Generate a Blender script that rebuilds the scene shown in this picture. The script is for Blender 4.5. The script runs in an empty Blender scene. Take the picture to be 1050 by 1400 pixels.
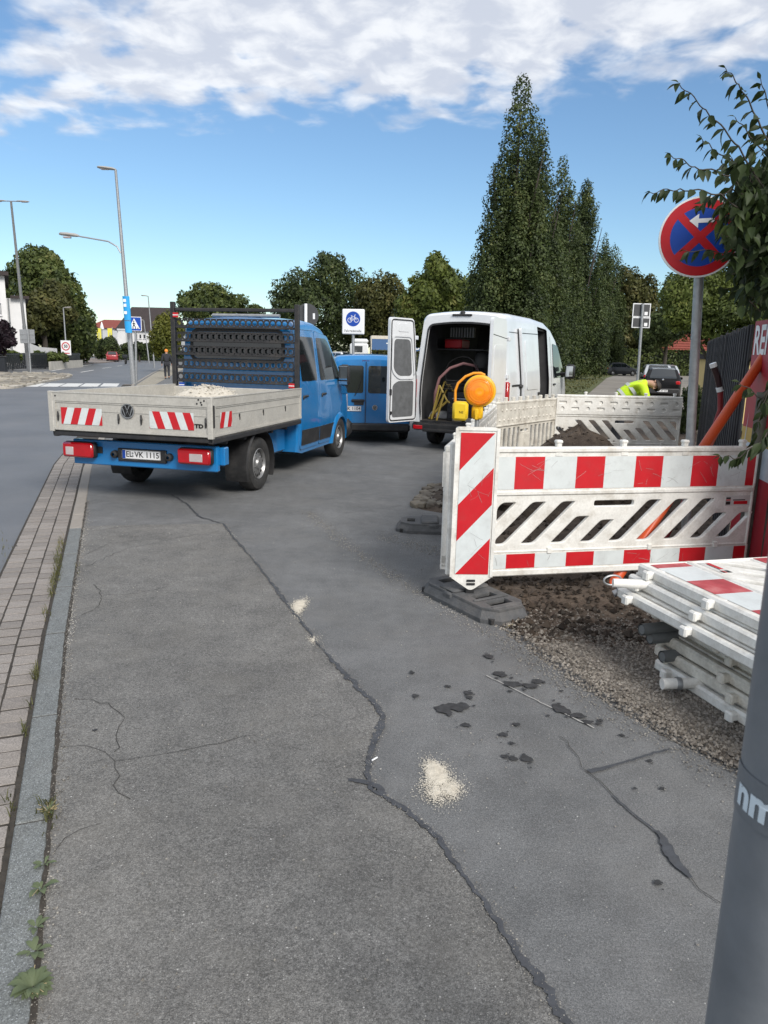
import bpy, bmesh, math, random
import numpy as np
from mathutils import Vector, Matrix, noise
R = math.radians
PI = math.pi
rnd = random.Random(7)
nr = np.random.default_rng(7)
SC = bpy.context.scene
COL = SC.collection

# ------------------------------------------------------------------ camera, sky, sun, exposure
PIT, ROL, CH, FPX = .2089, .0243, 1.75, 1014.3
_fw = Vector((0, math.cos(PIT), -math.sin(PIT)))
_u0 = Vector((0, math.sin(PIT), math.cos(PIT)))
_r0 = Vector((1, 0, 0))
_rt = _r0 * math.cos(ROL) + _u0 * math.sin(ROL)
_up = _u0 * math.cos(ROL) - _r0 * math.sin(ROL)
cd = bpy.data.cameras.new('camera')
cam = bpy.data.objects.new('camera', cd)
COL.objects.link(cam)
cd.sensor_fit = 'HORIZONTAL'
cd.sensor_width = 36
cd.lens = 36 * FPX / 1050
cd.dof.use_dof = True
cd.dof.focus_distance = 6.5
cd.dof.aperture_fstop = 13
cd.clip_start = .05
cd.clip_end = 3000
m = Matrix((( _rt.x, _up.x, -_fw.x), (_rt.y, _up.y, -_fw.y), (_rt.z, _up.z, -_fw.z))).to_4x4()
m.translation = (0, 0, CH)
cam.matrix_world = m
SC.camera = cam


def ray(px, py):
    return _fw + _rt * ((px - 525) / FPX) + _up * ((700 - py) / FPX)


def G(px, py, z=0.0):
    """point of the level z seen at a photo pixel (used once to survey the place)"""
    d = ray(px, py)
    t = (z - CH) / d.z
    return Vector((d.x * t, d.y * t, z))


def A(px, py, Y):
    d = ray(px, py)
    t = Y / d.y
    return Vector((d.x * t, Y, CH + d.z * t))


SUN_EL, SUN_AZ = R(38), R(150)     # azimuth clockwise from +Y (ahead)
w = bpy.data.worlds.new('World')
SC.world = w
w.use_nodes = True
nt = w.node_tree
nt.nodes.clear()
N = nt.nodes.new
L = nt.links.new
out = N('ShaderNodeOutputWorld')
bg = N('ShaderNodeBackground')
bg.inputs['Strength'].default_value = .073
L(bg.outputs[0], out.inputs['Surface'])
sky = N('ShaderNodeTexSky')
sky.sky_type = 'NISHITA'
sky.sun_disc = False
sky.sun_elevation = SUN_EL
sky.sun_rotation = SUN_AZ
sky.air_density = 1.15
sky.dust_density = .1
sky.ozone_density = 1.6


def mth(op, a, b=None, c=None, clamp=False):
    n = N('ShaderNodeMath')
    n.operation = op
    n.use_clamp = clamp
    for i, v in enumerate((a, b, c)):
        if v is None:
            continue
        if isinstance(v, (int, float)):
            n.inputs[i].default_value = v
        else:
            L(v, n.inputs[i])
    return n.outputs[0]


def sstep(x, a, b):
    n = N('ShaderNodeMapRange')
    n.interpolation_type = 'SMOOTHSTEP'
    n.inputs['From Min'].default_value = a
    n.inputs['From Max'].default_value = b
    L(x, n.inputs['Value'])
    return n.outputs['Result']


def nz(vec, scale, detail, rough=.55, dist=0.0):
    n = N('ShaderNodeTexNoise')
    n.inputs['Scale'].default_value = scale
    n.inputs['Detail'].default_value = detail
    n.inputs['Roughness'].default_value = rough
    n.inputs['Distortion'].default_value = dist
    L(vec, n.inputs['Vector'])
    return n.outputs['Fac']


tc = N('ShaderNodeTexCoord')
sx = N('ShaderNodeSeparateXYZ')
L(tc.outputs['Generated'], sx.inputs[0])
zc = mth('ADD', mth('MAXIMUM', sx.outputs['Z'], .0), .15)
cx = mth('DIVIDE', sx.outputs['X'], zc)
cy = mth('DIVIDE', sx.outputs['Y'], zc)
cv = N('ShaderNodeCombineXYZ')
L(cx, cv.inputs[0])
L(cy, cv.inputs[1])
P = cv.outputs[0]
big = nz(P, 1.3, 3)
cell = nz(P, 7.5, 4, .5, .25)
fine = nz(P, 17, 4, .6)
# altocumulus sheet: its far edge runs at y = 3.35 (left) .. 2.6 (right), its left edge near x = -1.6
edge = mth('MULTIPLY', mth('SUBTRACT', mth('SUBTRACT', 2.3, mth('MULTIPLY', mth('MAXIMUM', mth('ADD', cx, -.1), 0), .5)), cy), 1.6)
left = mth('ADD', mth('MULTIPLY', mth('ADD', mth('ADD', cx, mth('MULTIPLY', cy, .74)), -.51), 1.6), mth('MULTIPLY', mth('MAXIMUM', mth('SUBTRACT', 1.3, cy), 0), 3.0))
# thin upper left corner: gaps there
inn = mth('MINIMUM', edge, left)
inn = mth('ADD', inn, mth('MULTIPLY', mth('SUBTRACT', big, .5), .8))
inn = mth('ADD', inn, mth('MULTIPLY', mth('SUBTRACT', cell, .5), 1.1))
cover = sstep(inn, -.06, .42)
body = sstep(mth('ADD', mth('ADD', cell, mth('MULTIPLY', mth('SUBTRACT', fine, .5), .35)), mth('MULTIPLY', mth('MINIMUM', mth('MAXIMUM', inn, 0), 1.2), .6)), .2, .64)
dens = mth('MULTIPLY', cover, body)
# a few faint wisps low over the horizon
low = nz(P, .9, 4)
wisp = mth('MULTIPLY', sstep(low, .56, .75), mth('MULTIPLY', sstep(cy, 3.4, 5), .35))
dens = mth('MAXIMUM', dens, wisp, clamp=True)
dens = mth('MULTIPLY', dens, .88)
shade = mth('ADD', .74, mth('MULTIPLY', mth('SUBTRACT', nz(P, 8.5, 5, .55, .3), .5), 1.5))
ccol = N('ShaderNodeMix')
ccol.data_type = 'RGBA'
L(sstep(shade, .55, 1.0), ccol.inputs['Factor'])
ccol.inputs['A'].default_value = (5.5, 5.8, 6.5, 1)
ccol.inputs['B'].default_value = (8.1, 8.2, 8.35, 1)
tint = N('ShaderNodeMix')
tint.data_type = 'RGBA'
tint.blend_type = 'MULTIPLY'
tint.inputs['Factor'].default_value = 1
L(sky.outputs[0], tint.inputs['A'])
tint.inputs['B'].default_value = (.77, .93, 1.07, 1)
mixs = N('ShaderNodeMix')
mixs.data_type = 'RGBA'
L(dens, mixs.inputs['Factor'])
L(tint.outputs['Result'], mixs.inputs['A'])
L(ccol.outputs['Result'], mixs.inputs['B'])
L(mixs.outputs['Result'], bg.inputs['Color'])

sl = bpy.data.lights.new('sun', 'SUN')
sl.energy = 2.2
sl.angle = R(24)
sl.color = (1, .95, .88)
so = bpy.data.objects.new('sun', sl)
COL.objects.link(so)
sd = Vector((math.sin(SUN_AZ) * math.cos(SUN_EL), math.cos(SUN_AZ) * math.cos(SUN_EL), math.sin(SUN_EL)))
so.rotation_euler = sd.to_track_quat('Z', 'Y').to_euler()
so.location = (0, -10, 30)
SC.view_settings.view_transform = 'Standard'
SC.view_settings.look = 'None'
SC.view_settings.exposure = .8
SC.view_settings.gamma = 1
SC.view_settings.use_curve_mapping = False

# ------------------------------------------------------------------ materials
MC = {}


def mat(name, col, rough=.6, metal=0., var=.12, scale=8., grain=None, bump=0., bscale=60., coat=0., spec=.5, col2=None, speck=None, trans=0., dirt=None, emit=None, bdist=.01, sheen=0):
    """procedural Principled material; col2: second colour of the noise, speck=(scale,size,colour): light grains, dirt=(colour, amount, scale)"""
    if name in MC:
        return MC[name]
    mt = bpy.data.materials.new(name)
    mt.use_nodes = True
    t = mt.node_tree
    n = t.nodes
    l = t.links.new
    p = n['Principled BSDF']
    p.inputs['Roughness'].default_value = rough
    p.inputs['Metallic'].default_value = metal
    p.inputs['Specular IOR Level'].default_value = spec
    p.inputs['Coat Weight'].default_value = coat
    p.inputs['Coat Roughness'].default_value = .06
    c = n.new('ShaderNodeTexCoord')
    nn = n.new('ShaderNodeTexNoise')
    nn.inputs['Scale'].default_value = scale
    nn.inputs['Detail'].default_value = 5
    nn.inputs['Roughness'].default_value = .65
    l(c.outputs['Object'], nn.inputs['Vector'])
    rp = n.new('ShaderNodeValToRGB')
    rp.color_ramp.elements[0].position = .32
    rp.color_ramp.elements[1].position = .68
    if col2:
        a, b = col, col2
    else:
        a = [x * (1 - var) for x in col]
        b = [min(1, x * (1 + var)) for x in col]
    rp.color_ramp.elements[0].color = (*a[:3], 1)
    rp.color_ramp.elements[1].color = (*b[:3], 1)
    l(nn.outputs['Fac'], rp.inputs[0])
    o = rp.outputs[0]

    def mix(fac, o, colr):
        mx = n.new('ShaderNodeMix')
        mx.data_type = 'RGBA'
        l(fac, mx.inputs['Factor'])
        l(o, mx.inputs['A'])
        mx.inputs['B'].default_value = (*colr, 1)
        return mx.outputs['Result']

    def rng(s, a, b, hi=1.):
        mr = n.new('ShaderNodeMapRange')
        mr.inputs['From Min'].default_value = a
        mr.inputs['From Max'].default_value = b
        mr.inputs['To Max'].default_value = hi
        l(s, mr.inputs['Value'])
        return mr.outputs['Result']
    for gs, ga in (grain or ()):
        gn = n.new('ShaderNodeTexNoise')
        gn.inputs['Scale'].default_value = gs
        gn.inputs['Detail'].default_value = 2
        l(c.outputs['Object'], gn.inputs['Vector'])
        gr_ = n.new('ShaderNodeMapRange')
        gr_.inputs['From Min'].default_value = .3
        gr_.inputs['From Max'].default_value = .7
        gr_.inputs['To Min'].default_value = 1 - ga
        gr_.inputs['To Max'].default_value = 1 + ga
        l(gn.outputs['Fac'], gr_.inputs['Value'])
        gx_ = n.new('ShaderNodeMix')
        gx_.data_type = 'RGBA'
        gx_.blend_type = 'MULTIPLY'
        gx_.inputs['Factor'].default_value = 1
        l(o, gx_.inputs['A'])
        l(gr_.outputs['Result'], gx_.inputs['B'])
        o = gx_.outputs['Result']
    for sp in (speck or ()):
        v = n.new('ShaderNodeTexVoronoi')
        v.inputs['Scale'].default_value = sp[0]
        l(c.outputs['Object'], v.inputs['Vector'])
        wn = n.new('ShaderNodeTexWhiteNoise')
        l(v.outputs['Position'], wn.inputs['Vector'])
        pick = rng(wn.outputs['Value'], 1 - sp[3] - .02, 1 - sp[3] + .02)
        near = rng(v.outputs['Distance'], sp[1], sp[1] * .5)
        mm = n.new('ShaderNodeMath')
        mm.operation = 'MULTIPLY'
        l(pick, mm.inputs[0])
        l(near, mm.inputs[1])
        o = mix(mm.outputs[0], o, sp[2])
    if dirt:
        dn = n.new('ShaderNodeTexNoise')
        dn.inputs['Scale'].default_value = dirt[2]
        dn.inputs['Detail'].default_value = 7
        dn.inputs['Roughness'].default_value = .7
        l(c.outputs['Object'], dn.inputs['Vector'])
        o = mix(rng(dn.outputs['Fac'], .48, .78, dirt[1]), o, dirt[0])
        l(rng(dn.outputs['Fac'], .4, .8, 1.), rp.inputs[0]) if False else None
    l(o, p.inputs['Base Color'])
    if bump:
        bn = n.new('ShaderNodeTexNoise')
        bn.inputs['Scale'].default_value = bscale
        bn.inputs['Detail'].default_value = 4
        l(c.outputs['Object'], bn.inputs['Vector'])
        bp = n.new('ShaderNodeBump')
        bp.inputs['Strength'].default_value = bump
        bp.inputs['Distance'].default_value = bdist
        l(bn.outputs['Fac'], bp.inputs['Height'])
        l(bp.outputs[0], p.inputs['Normal'])
    if trans:
        p.inputs['Transmission Weight'].default_value = trans
    if emit:
        p.inputs['Emission Color'].default_value = (*emit[:3], 1)
        p.inputs['Emission Strength'].default_value = emit[3]
    MC[name] = mt
    return mt


def leafmat(name, c1, c2, c3=None):
    """leaf colours vary leaf by leaf (random per island) and clump by clump; light passes through"""
    if name in MC:
        return MC[name]
    mt = bpy.data.materials.new(name)
    mt.use_nodes = True
    t = mt.node_tree
    n = t.nodes
    l = t.links.new
    p = n['Principled BSDF']
    p.inputs['Roughness'].default_value = .55
    p.inputs['Specular IOR Level'].default_value = .3
    g = n.new('ShaderNodeNewGeometry')
    c = n.new('ShaderNodeTexCoord')
    nn = n.new('ShaderNodeTexNoise')
    nn.inputs['Scale'].default_value = .55
    nn.inputs['Detail'].default_value = 3
    l(c.outputs['Object'], nn.inputs['Vector'])
    ad = n.new('ShaderNodeMath')
    ad.operation = 'MULTIPLY_ADD'
    l(g.outputs['Random Per Island'], ad.inputs[0])
    ad.inputs[1].default_value = .55
    mu = n.new('ShaderNodeMath')
    mu.operation = 'MULTIPLY_ADD'
    l(nn.outputs['Fac'], mu.inputs[0])
    mu.inputs[1].default_value = 1.7
    mu.inputs[2].default_value = -.62
    l(mu.outputs[0], ad.inputs[2])
    rp = n.new('ShaderNodeValToRGB')
    e = rp.color_ramp.elements
    e[0].position = .1
    e[0].color = (*c1, 1)
    e[1].position = .8
    e[1].color = (*c2, 1)
    if c3:
        x = e.new(.97)
        x.color = (*c3, 1)
    l(ad.outputs[0], rp.inputs[0])
    l(rp.outputs[0], p.inputs['Base Color'])
    tr = n.new('ShaderNodeBsdfTranslucent')
    l(rp.outputs[0], tr.inputs['Color'])
    ms = n.new('ShaderNodeMixShader')
    ms.inputs[0].default_value = .36
    l(p.outputs[0], ms.inputs[1])
    l(tr.outputs[0], ms.inputs[2])
    l(ms.outputs[0], n['Material Output'].inputs['Surface'])
    MC[name] = mt
    return mt


# ------------------------------------------------------------------ mesh helpers
class MB:
    def __init__(s):
        s.v = []
        s.f = []
        s.m = []

    def add(s, vs, fs, mi=0):
        o = len(s.v)
        s.v += [tuple(v) for v in vs]
        for f in fs:
            s.f.append([i + o for i in f])
            s.m.append(mi)
        return s

    def box(s, lo, hi, mi=0, b=0.0, T=None):
        """box from lo to hi with chamfered edges b"""
        lo, hi = Vector(lo), Vector(hi)
        if b <= 0:
            vs = [Vector((hi.x if i & 1 else lo.x, hi.y if i & 2 else lo.y, hi.z if i & 4 else lo.z)) for i in range(8)]
            fs = [(0, 2, 3, 1), (4, 5, 7, 6), (0, 1, 5, 4), (2, 6, 7, 3), (0, 4, 6, 2), (1, 3, 7, 5)]
        else:
            b = min(b, .49 * min(abs(hi[i] - lo[i]) for i in range(3)))
            vs = []
            ix = {}
            for c in range(8):
                for a in range(3):
                    p = [hi[i] if c >> i & 1 else lo[i] for i in range(3)]
                    for i in range(3):
                        if i != a:
                            p[i] += -b if c >> i & 1 else b
                    ix[c, a] = len(vs)
                    vs.append(Vector(p))
            fs = []
            for a in range(3):
                o1, o2 = [i for i in range(3) if i != a]
                for sgn in (0, 1):
                    q = [ix[(sgn << a) | (x << o1) | (y << o2), a] for x, y in ((0, 0), (1, 0), (1, 1), (0, 1))]
                    fs.append(q)
            for a in range(3):
                o1, o2 = [i for i in range(3) if i != a]
                for x, y in ((0, 0), (0, 1), (1, 0), (1, 1)):
                    c0 = (x << o1) | (y << o2)
                    c1 = c0 | (1 << a)
                    fs.append([ix[c0, o1], ix[c1, o1], ix[c1, o2], ix[c0, o2]])
            for c in range(8):
                fs.append([ix[c, 0], ix[c, 1], ix[c, 2]])
        if T is not None:
            vs = [T @ v for v in vs]
        return s.add(vs, fs, mi)

    def loft(s, rings, cap0=True, cap1=True, mi=0, closed=True, skip=None):
        o = len(s.v)
        n = len(rings[0])
        for r in rings:
            s.v += [tuple(v) for v in r]
        for i in range(len(rings) - 1):
            for j in range(n if closed else n - 1):
                k = (j + 1) % n
                q = [o + i * n + j, o + i * n + k, o + (i + 1) * n + k, o + (i + 1) * n + j]
                if skip and skip(sum((Vector(s.v[x]) for x in q), Vector()) / 4):
                    continue
                s.f.append(q)
                s.m.append(mi)
        if cap0:
            s.f.append([o + j for j in range(n)][::-1])
            s.m.append(mi)
        if cap1:
            s.f.append([o + (len(rings) - 1) * n + j for j in range(n)])
            s.m.append(mi)
        return s

    def tube(s, pts, r, n=8, mi=0, cap=True):
        pts = [Vector(p) for p in pts]
        rs = r if isinstance(r, (list, tuple)) else [r] * len(pts)
        rings = []
        d0 = (pts[1] - pts[0]).normalized()
        up = Vector((0, 0, 1)) if abs(d0.z) < .9 else Vector((1, 0, 0))
        x = d0.cross(up).normalized()
        for i, p in enumerate(pts):
            d = (pts[min(i + 1, len(pts) - 1)] - pts[max(i - 1, 0)]).normalized()
            x = (x - d * x.dot(d)).normalized()
            y = d.cross(x)
            rings.append([p + (x * math.cos(2 * PI * k / n) + y * math.sin(2 * PI * k / n)) * rs[i] for k in range(n)])
        return s.loft(rings, cap, cap, mi)

    def lathe(s, prof, n=24, T=None, mi=0, cap=False):
        """profile of (radius, height) turned about Z, placed by T"""
        rings = []
        for r, z in prof:
            ring = [Vector((r * math.cos(2 * PI * k / n), r * math.sin(2 * PI * k / n), z)) for k in range(n)]
            rings.append([T @ v for v in ring] if T is not None else ring)
        return s.loft(rings, cap, cap, mi)

    def prism(s, poly, f0, f1, mi=0):
        """poly of 2D points, f0/f1 map a 2D point to the two faces"""
        a = [f0(*p) for p in poly]
        b = [f1(*p) for p in poly]
        return s.loft([a, b], True, True, mi)

    def build(s, name, mats, parent=None, ang=35, label=None, recalc=True):
        me = bpy.data.meshes.new(name)
        me.from_pydata(s.v, [], s.f)
        if not isinstance(mats, (list, tuple)):
            mats = [mats]
        for x in mats:
            me.materials.append(x)
        if len(mats) > 1:
            me.polygons.foreach_set('material_index', s.m)
        if recalc:
            bm = bmesh.new()
            bm.from_mesh(me)
            bmesh.ops.recalc_face_normals(bm, faces=bm.faces)
            bm.to_mesh(me)
            bm.free()
        if ang:
            me.polygons.foreach_set('use_smooth', [True] * len(me.polygons))
            me.set_sharp_from_angle(angle=R(ang))
        me.update()
        return link(name, me, parent, label)


def link(name, me, parent=None, label=None):
    o = bpy.data.objects.new(name, me)
    COL.objects.link(o)
    if parent:
        o.parent = parent
    if label:
        o['label'] = label
    return o


def thing(name, label, cat, loc=(0, 0, 0), rz=0., group=None, scale=1.):
    o = bpy.data.objects.new(name, None)
    COL.objects.link(o)
    o.location = loc
    o.rotation_euler = (0, 0, rz)
    o.scale = (scale,) * 3
    o.empty_display_size = .1
    return tag(o, label, cat, group)


def tag(o, label, cat=None, group=None, kind=None):
    if label:
        o['label'] = label
    if cat:
        o['category'] = cat
    if group:
        o['group'] = group
    if kind:
        o['kind'] = kind
    return o


def struct(o, label=None, kind='structure'):
    o['kind'] = kind
    if label:
        o['label'] = label
    return o


def copy_tree(o, parent=None):
    c = o.copy()
    COL.objects.link(c)
    if parent:
        c.parent = parent
    for ch in list(o.children):
        copy_tree(ch, c)
    return c


def roundpoly(pts, r, n=4):
    out_ = []
    m_ = len(pts)
    for i in range(m_):
        p, a, b = Vector(pts[i]), Vector(pts[i - 1]), Vector(pts[(i + 1) % m_])
        rr = r[i] if isinstance(r, (list, tuple)) else r
        da, db = (a - p), (b - p)
        k = min(rr, da.length * .45, db.length * .45)
        if k < 1e-5:
            out_.append(tuple(p))
            continue
        p0, p1 = p + da.normalized() * k, p + db.normalized() * k
        for j in range(n + 1):
            t = j / n
            out_.append(tuple(p0 * (1 - t) ** 2 + p * 2 * t * (1 - t) + p1 * t * t))
    return out_


def patch(mb, poly, mp, off=.004, base=-.003, mi=0, dens=0.12):
    """panel on a curved surface: mp(a, b, off) -> 3D; outline densified, edge flange down to base"""
    pl = []
    for i in range(len(poly)):
        a, b = Vector(poly[i]), Vector(poly[(i + 1) % len(poly)])
        k = max(1, int((b - a).length / dens))
        for j in range(k):
            pl.append(a.lerp(b, j / k))
    c = sum(pl, Vector((0, 0))) / len(pl)
    rings = [[mp(p.x, p.y, base) for p in pl], [mp(p.x, p.y, off) for p in pl]]
    for t in (.66, .33):
        rings.append([mp(*(c + (p - c) * t), off) for p in pl])
    o = len(mb.v)
    mb.loft(rings, False, False, mi)
    n = len(pl)
    mb.v.append(tuple(mp(c.x, c.y, off)))
    ci = len(mb.v) - 1
    for j in range(n):
        mb.f.append([o + 3 * n + j, o + 3 * n + (j + 1) % n, ci])
        mb.m.append(mi)
    return mb


def strip(mb, pts, wd, mp, off=.002, mi=0, close=False):
    """thin band of width wd along 2D pts mapped by mp"""
    pts = [Vector(p) for p in pts]
    if close:
        pts = pts + [pts[0], pts[1]]
    a, b = [], []
    for i, p in enumerate(pts):
        d = (pts[min(i + 1, len(pts) - 1)] - pts[max(i - 1, 0)]).normalized()
        nn = Vector((-d.y, d.x))
        a.append(mp(*(p + nn * wd / 2), off))
        b.append(mp(*(p - nn * wd / 2), off))
    return mb.loft([a, b], False, False, mi, closed=False)


def dens2(pts, st):
    o = []
    for i in range(len(pts) - 1):
        a, b = Vector(pts[i]), Vector(pts[i + 1])
        k = max(1, int((b - a).length / st))
        o += [a.lerp(b, j / k) for j in range(k)]
    return o + [Vector(pts[-1])]


def plate(outer, holes, ext, bev=0., res=2):
    """flat plate with real holes from 2D outlines (curve fill), thickness 2*(ext+bev), lying in its local XY plane; returns mesh"""
    cu = bpy.data.curves.new('plate', 'CURVE')
    cu.dimensions = '2D'
    cu.fill_mode = 'BOTH'
    cu.extrude = ext
    cu.bevel_depth = bev
    cu.bevel_resolution = 1
    for pl in [outer] + list(holes):
        sp = cu.splines.new('POLY')
        sp.points.add(len(pl) - 1)
        for i, p in enumerate(pl):
            sp.points[i].co = (p[0], p[1], 0, 1)
        sp.use_cyclic_u = True
    ob = bpy.data.objects.new('plate', cu)
    COL.objects.link(ob)
    bpy.context.view_layer.update()
    dg = bpy.context.evaluated_depsgraph_get()
    me = bpy.data.meshes.new_from_object(ob.evaluated_get(dg))
    bpy.data.objects.remove(ob)
    bpy.data.curves.remove(cu)
    return me


def text_mesh(s_, size, ext=.001, align='CENTER', bold=0.):
    cu = bpy.data.curves.new('text', 'FONT')
    cu.body = s_
    cu.size = size
    cu.extrude = ext
    cu.offset = bold
    cu.align_x = align
    cu.align_y = 'CENTER'
    cu.resolution_u = 3
    ob = bpy.data.objects.new('text', cu)
    COL.objects.link(ob)
    bpy.context.view_layer.update()
    dg = bpy.context.evaluated_depsgraph_get()
    me = bpy.data.meshes.new_from_object(ob.evaluated_get(dg))
    bpy.data.objects.remove(ob)
    bpy.data.curves.remove(cu)
    return me


def map_mesh(me, fn):
    for v in me.vertices:
        v.co = fn(v.co)
    me.update()
    return me


def put(name, me, mats, parent=None, M=None, smooth=True):
    me.materials.clear()
    for x in (mats if isinstance(mats, (list, tuple)) else [mats]):
        me.materials.append(x)
    for p in me.polygons:
        p.material_index = 0
    if smooth:
        me.polygons.foreach_set('use_smooth', [True] * len(me.polygons))
        me.set_sharp_from_angle(angle=R(35))
    o = link(name, me, parent)
    if M is not None:
        o.matrix_local = M
    return o


def clip_half(poly, a, b, c):
    o = []
    for i in range(len(poly)):
        p, q = poly[i], poly[(i + 1) % len(poly)]
        dp, dq = a * p[0] + b * p[1] - c, a * q[0] + b * q[1] - c
        if dp >= 0:
            o.append(p)
        if dp * dq < 0:
            t = dp / (dp - dq)
            o.append((p[0] + (q[0] - p[0]) * t, p[1] + (q[1] - p[1]) * t))
    return o


def stripes(mb, x0, x1, z0, z1, period, slant, phase, mp, frac=.5, off=.002):
    """red (1) / white (0) slanted bands inside a rectangle: band index from x + slant*z"""
    rect = [(x0, z0), (x1, z0), (x1, z1), (x0, z1)]
    vals = [x + slant * z for x, z in rect]
    k = math.floor((min(vals) - phase) / period) - 1
    while phase + k * period < max(vals):
        for lo, hi, mi in ((0, frac, 1), (frac, 1, 0)):
            a = phase + (k + lo) * period
            b = phase + (k + hi) * period
            p = clip_half(clip_half(rect, 1, slant, a), -1, -slant, -b)
            if len(p) > 2:
                mb.add([mp(*q, off) for q in p], [list(range(len(p)))], mi)
        k += 1
    return mb


def plane_map(o, ax, ay, an):
    o, ax, ay, an = Vector(o), Vector(ax), Vector(ay), Vector(an)
    return lambda a, b, off=0.: o + ax * a + ay * b + an * off


def sheet(name, pts, z, material, label=None, kind='structure'):
    mb = MB()
    mb.add([(p[0], p[1], z) for p in pts], [list(range(len(pts)))])
    bm_o = mb.build(name, material, ang=0, recalc=False)
    me = bm_o.data
    if me.polygons[0].normal.z < 0:
        me.flip_normals()
    return struct(bm_o, label, kind)


def vlogo(parent, mp, rad, mats):
    """round emblem: ring with a V above a W"""
    mb = MB()
    n = 28
    for r0, r1, off, mi in ((0, rad, .004, 0), (rad * .84, rad, .012, 1)):
        a = [mp(r0 * math.cos(2 * PI * k / n), r0 * math.sin(2 * PI * k / n), off) for k in range(n)]
        b = [mp(r1 * math.cos(2 * PI * k / n), r1 * math.sin(2 * PI * k / n), off) for k in range(n)]
        c = [mp(r1 * math.cos(2 * PI * k / n), r1 * math.sin(2 * PI * k / n), 0) for k in range(n)]
        mb.loft([a, b, c], False, False, mi)
    for pl in ([(-.33, .72), (0, .08), (.33, .72)], [(-.72, .38), (-.36, -.66), (0, .0), (.36, -.66), (.72, .38)]):
        strip(mb, [(x * rad, y * rad) for x, y in pl], rad * .17, mp, .012, 1)
    return mb.build('emblem', mats, parent, ang=0)


# ------------------------------------------------------------------ shared materials
WHITEP = mat('white_plastic', (.74, .73, .69), .45, var=.06, scale=3, grain=[(60, .06), (7, .07)], dirt=((.33, .29, .23), .75, 6), bump=.08, bscale=80)
WHITEOLD = mat('weathered_white_plastic', (.64, .61, .54), .55, var=.08, scale=4, grain=[(60, .1), (9, .1)], dirt=((.24, .2, .15), .85, 6), bump=.1, bscale=80)
REFW = mat('reflective_white', (.62, .66, .66), .35, var=.05, scale=6, dirt=((.4, .41, .4), .5, 9))
REFR = mat('reflective_red', (.52, .012, .02), .35, var=.08, scale=6, dirt=((.36, .05, .05), .35, 9))
BLUE = mat('blue_car_paint', (.008, .175, .45), .26, var=.05, scale=2, coat=1., dirt=((.07, .2, .42), .35, 3))
VANW = mat('white_car_paint', (.7, .72, .74), .3, var=.03, scale=2, coat=.6, dirt=((.5, .5, .48), .4, 2.5))
GLASS = mat('dark_glass', (.012, .016, .018), .04, var=.1, coat=.3, spec=.8)
BLACKP = mat('black_plastic', (.02, .02, .021), .5, var=.2, scale=10, dirt=((.09, .085, .08), .45, 6))
RUBBER = mat('rubber', (.022, .022, .022), .8, var=.2, scale=12, bump=.3, bscale=90, dirt=((.11, .1, .09), .5, 7))
STEEL = mat('galvanised_steel', (.36, .37, .38), .42, metal=.6, var=.18, scale=14, dirt=((.2, .2, .2), .4, 6))
STEELD = mat('dark_steel', (.022, .022, .024), .55, var=.25, scale=9, dirt=((.08, .07, .06), .5, 8))
SILVER = mat('wheel_silver', (.3, .3, .3), .4, metal=.7, var=.15, scale=9, dirt=((.12, .1, .08), .6, 9))
ALU = mat('dull_aluminium', (.47, .455, .415), .5, metal=.1, var=.08, scale=5, grain=[(40, .07), (4, .08)], dirt=((.3, .28, .24), .55, 4))
CHROME = mat('chrome', (.7, .7, .7), .15, metal=1)
REDL = mat('red_lens', (.42, .006, .012), .12, coat=.7, var=.1)
CLEARL = mat('clear_lens', (.46, .4, .4), .15, coat=.6, var=.1)
PLATEW = mat('plate_white', (.8, .8, .8), .4, var=.03)
BLACK = mat('black_print', (.012, .012, .012), .5)
SIGNB = mat('sign_blue', (.008, .06, .36), .35, var=.06)
SIGNW = mat('sign_white', (.78, .79, .8), .35, var=.03)
SIGNR = mat('sign_red', (.5, .012, .02), .35, var=.06)
DARKIN = mat('dark_interior', (.015, .015, .016), .8, var=.2)
# ------------------------------------------------------------------ ground, road, pavement
ASPH = mat('asphalt', (.111, .114, .116), .85, var=0, col2=(.143, .145, .146), scale=.9, bump=.7, bscale=260, bdist=.004, grain=[(330, .5), (150, .34), (60, .12), (9, .1), (2.3, .12)],
           speck=[(170, .4, (.22, .22, .215), .1), (70, .2, (.42, .42, .4), .06), (30, .1, (.55, .55, .53), .05)], dirt=((.16, .155, .145), .45, 1.4))
ASPHOLD = mat('old_asphalt', (.122, .12, .115), .88, var=0, col2=(.162, .158, .149), scale=1.2, bump=.9, bscale=220, bdist=.005, grain=[(290, .55), (130, .4), (50, .13), (8, .11), (1.9, .13)],
              speck=[(150, .42, (.28, .275, .26), .13), (60, .2, (.5, .49, .47), .07), (28, .1, (.62, .61, .58), .05)], dirt=((.2, .19, .17), .5, 1.5))
ROADM = mat('road_asphalt', (.1, .105, .114), .6, var=0, col2=(.14, .145, .154), scale=.5, bump=.3, bscale=160, bdist=.004,
            speck=[(120, .4, (.22, .22, .22), .15)], dirt=((.17, .165, .16), .4, .6))
STREETM = mat('pale_street', (.17, .155, .135), .9, var=0, col2=(.25, .23, .2), scale=.3, dirt=((.12, .11, .1), .4, .5))
GRASSM = mat('turf', (.05, .07, .02), .95, var=0, col2=(.11, .115, .045), scale=1.5, bump=.5, bscale=30, bdist=.03)
BITUM = mat('bitumen', (.05, .054, .062), .75, var=.3, scale=25, bump=.2, bscale=60, dirt=((.075, .075, .075), .5, 14))
CRACKM = mat('crack_dark', (.045, .043, .04), .95, var=.35, scale=40)
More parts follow.
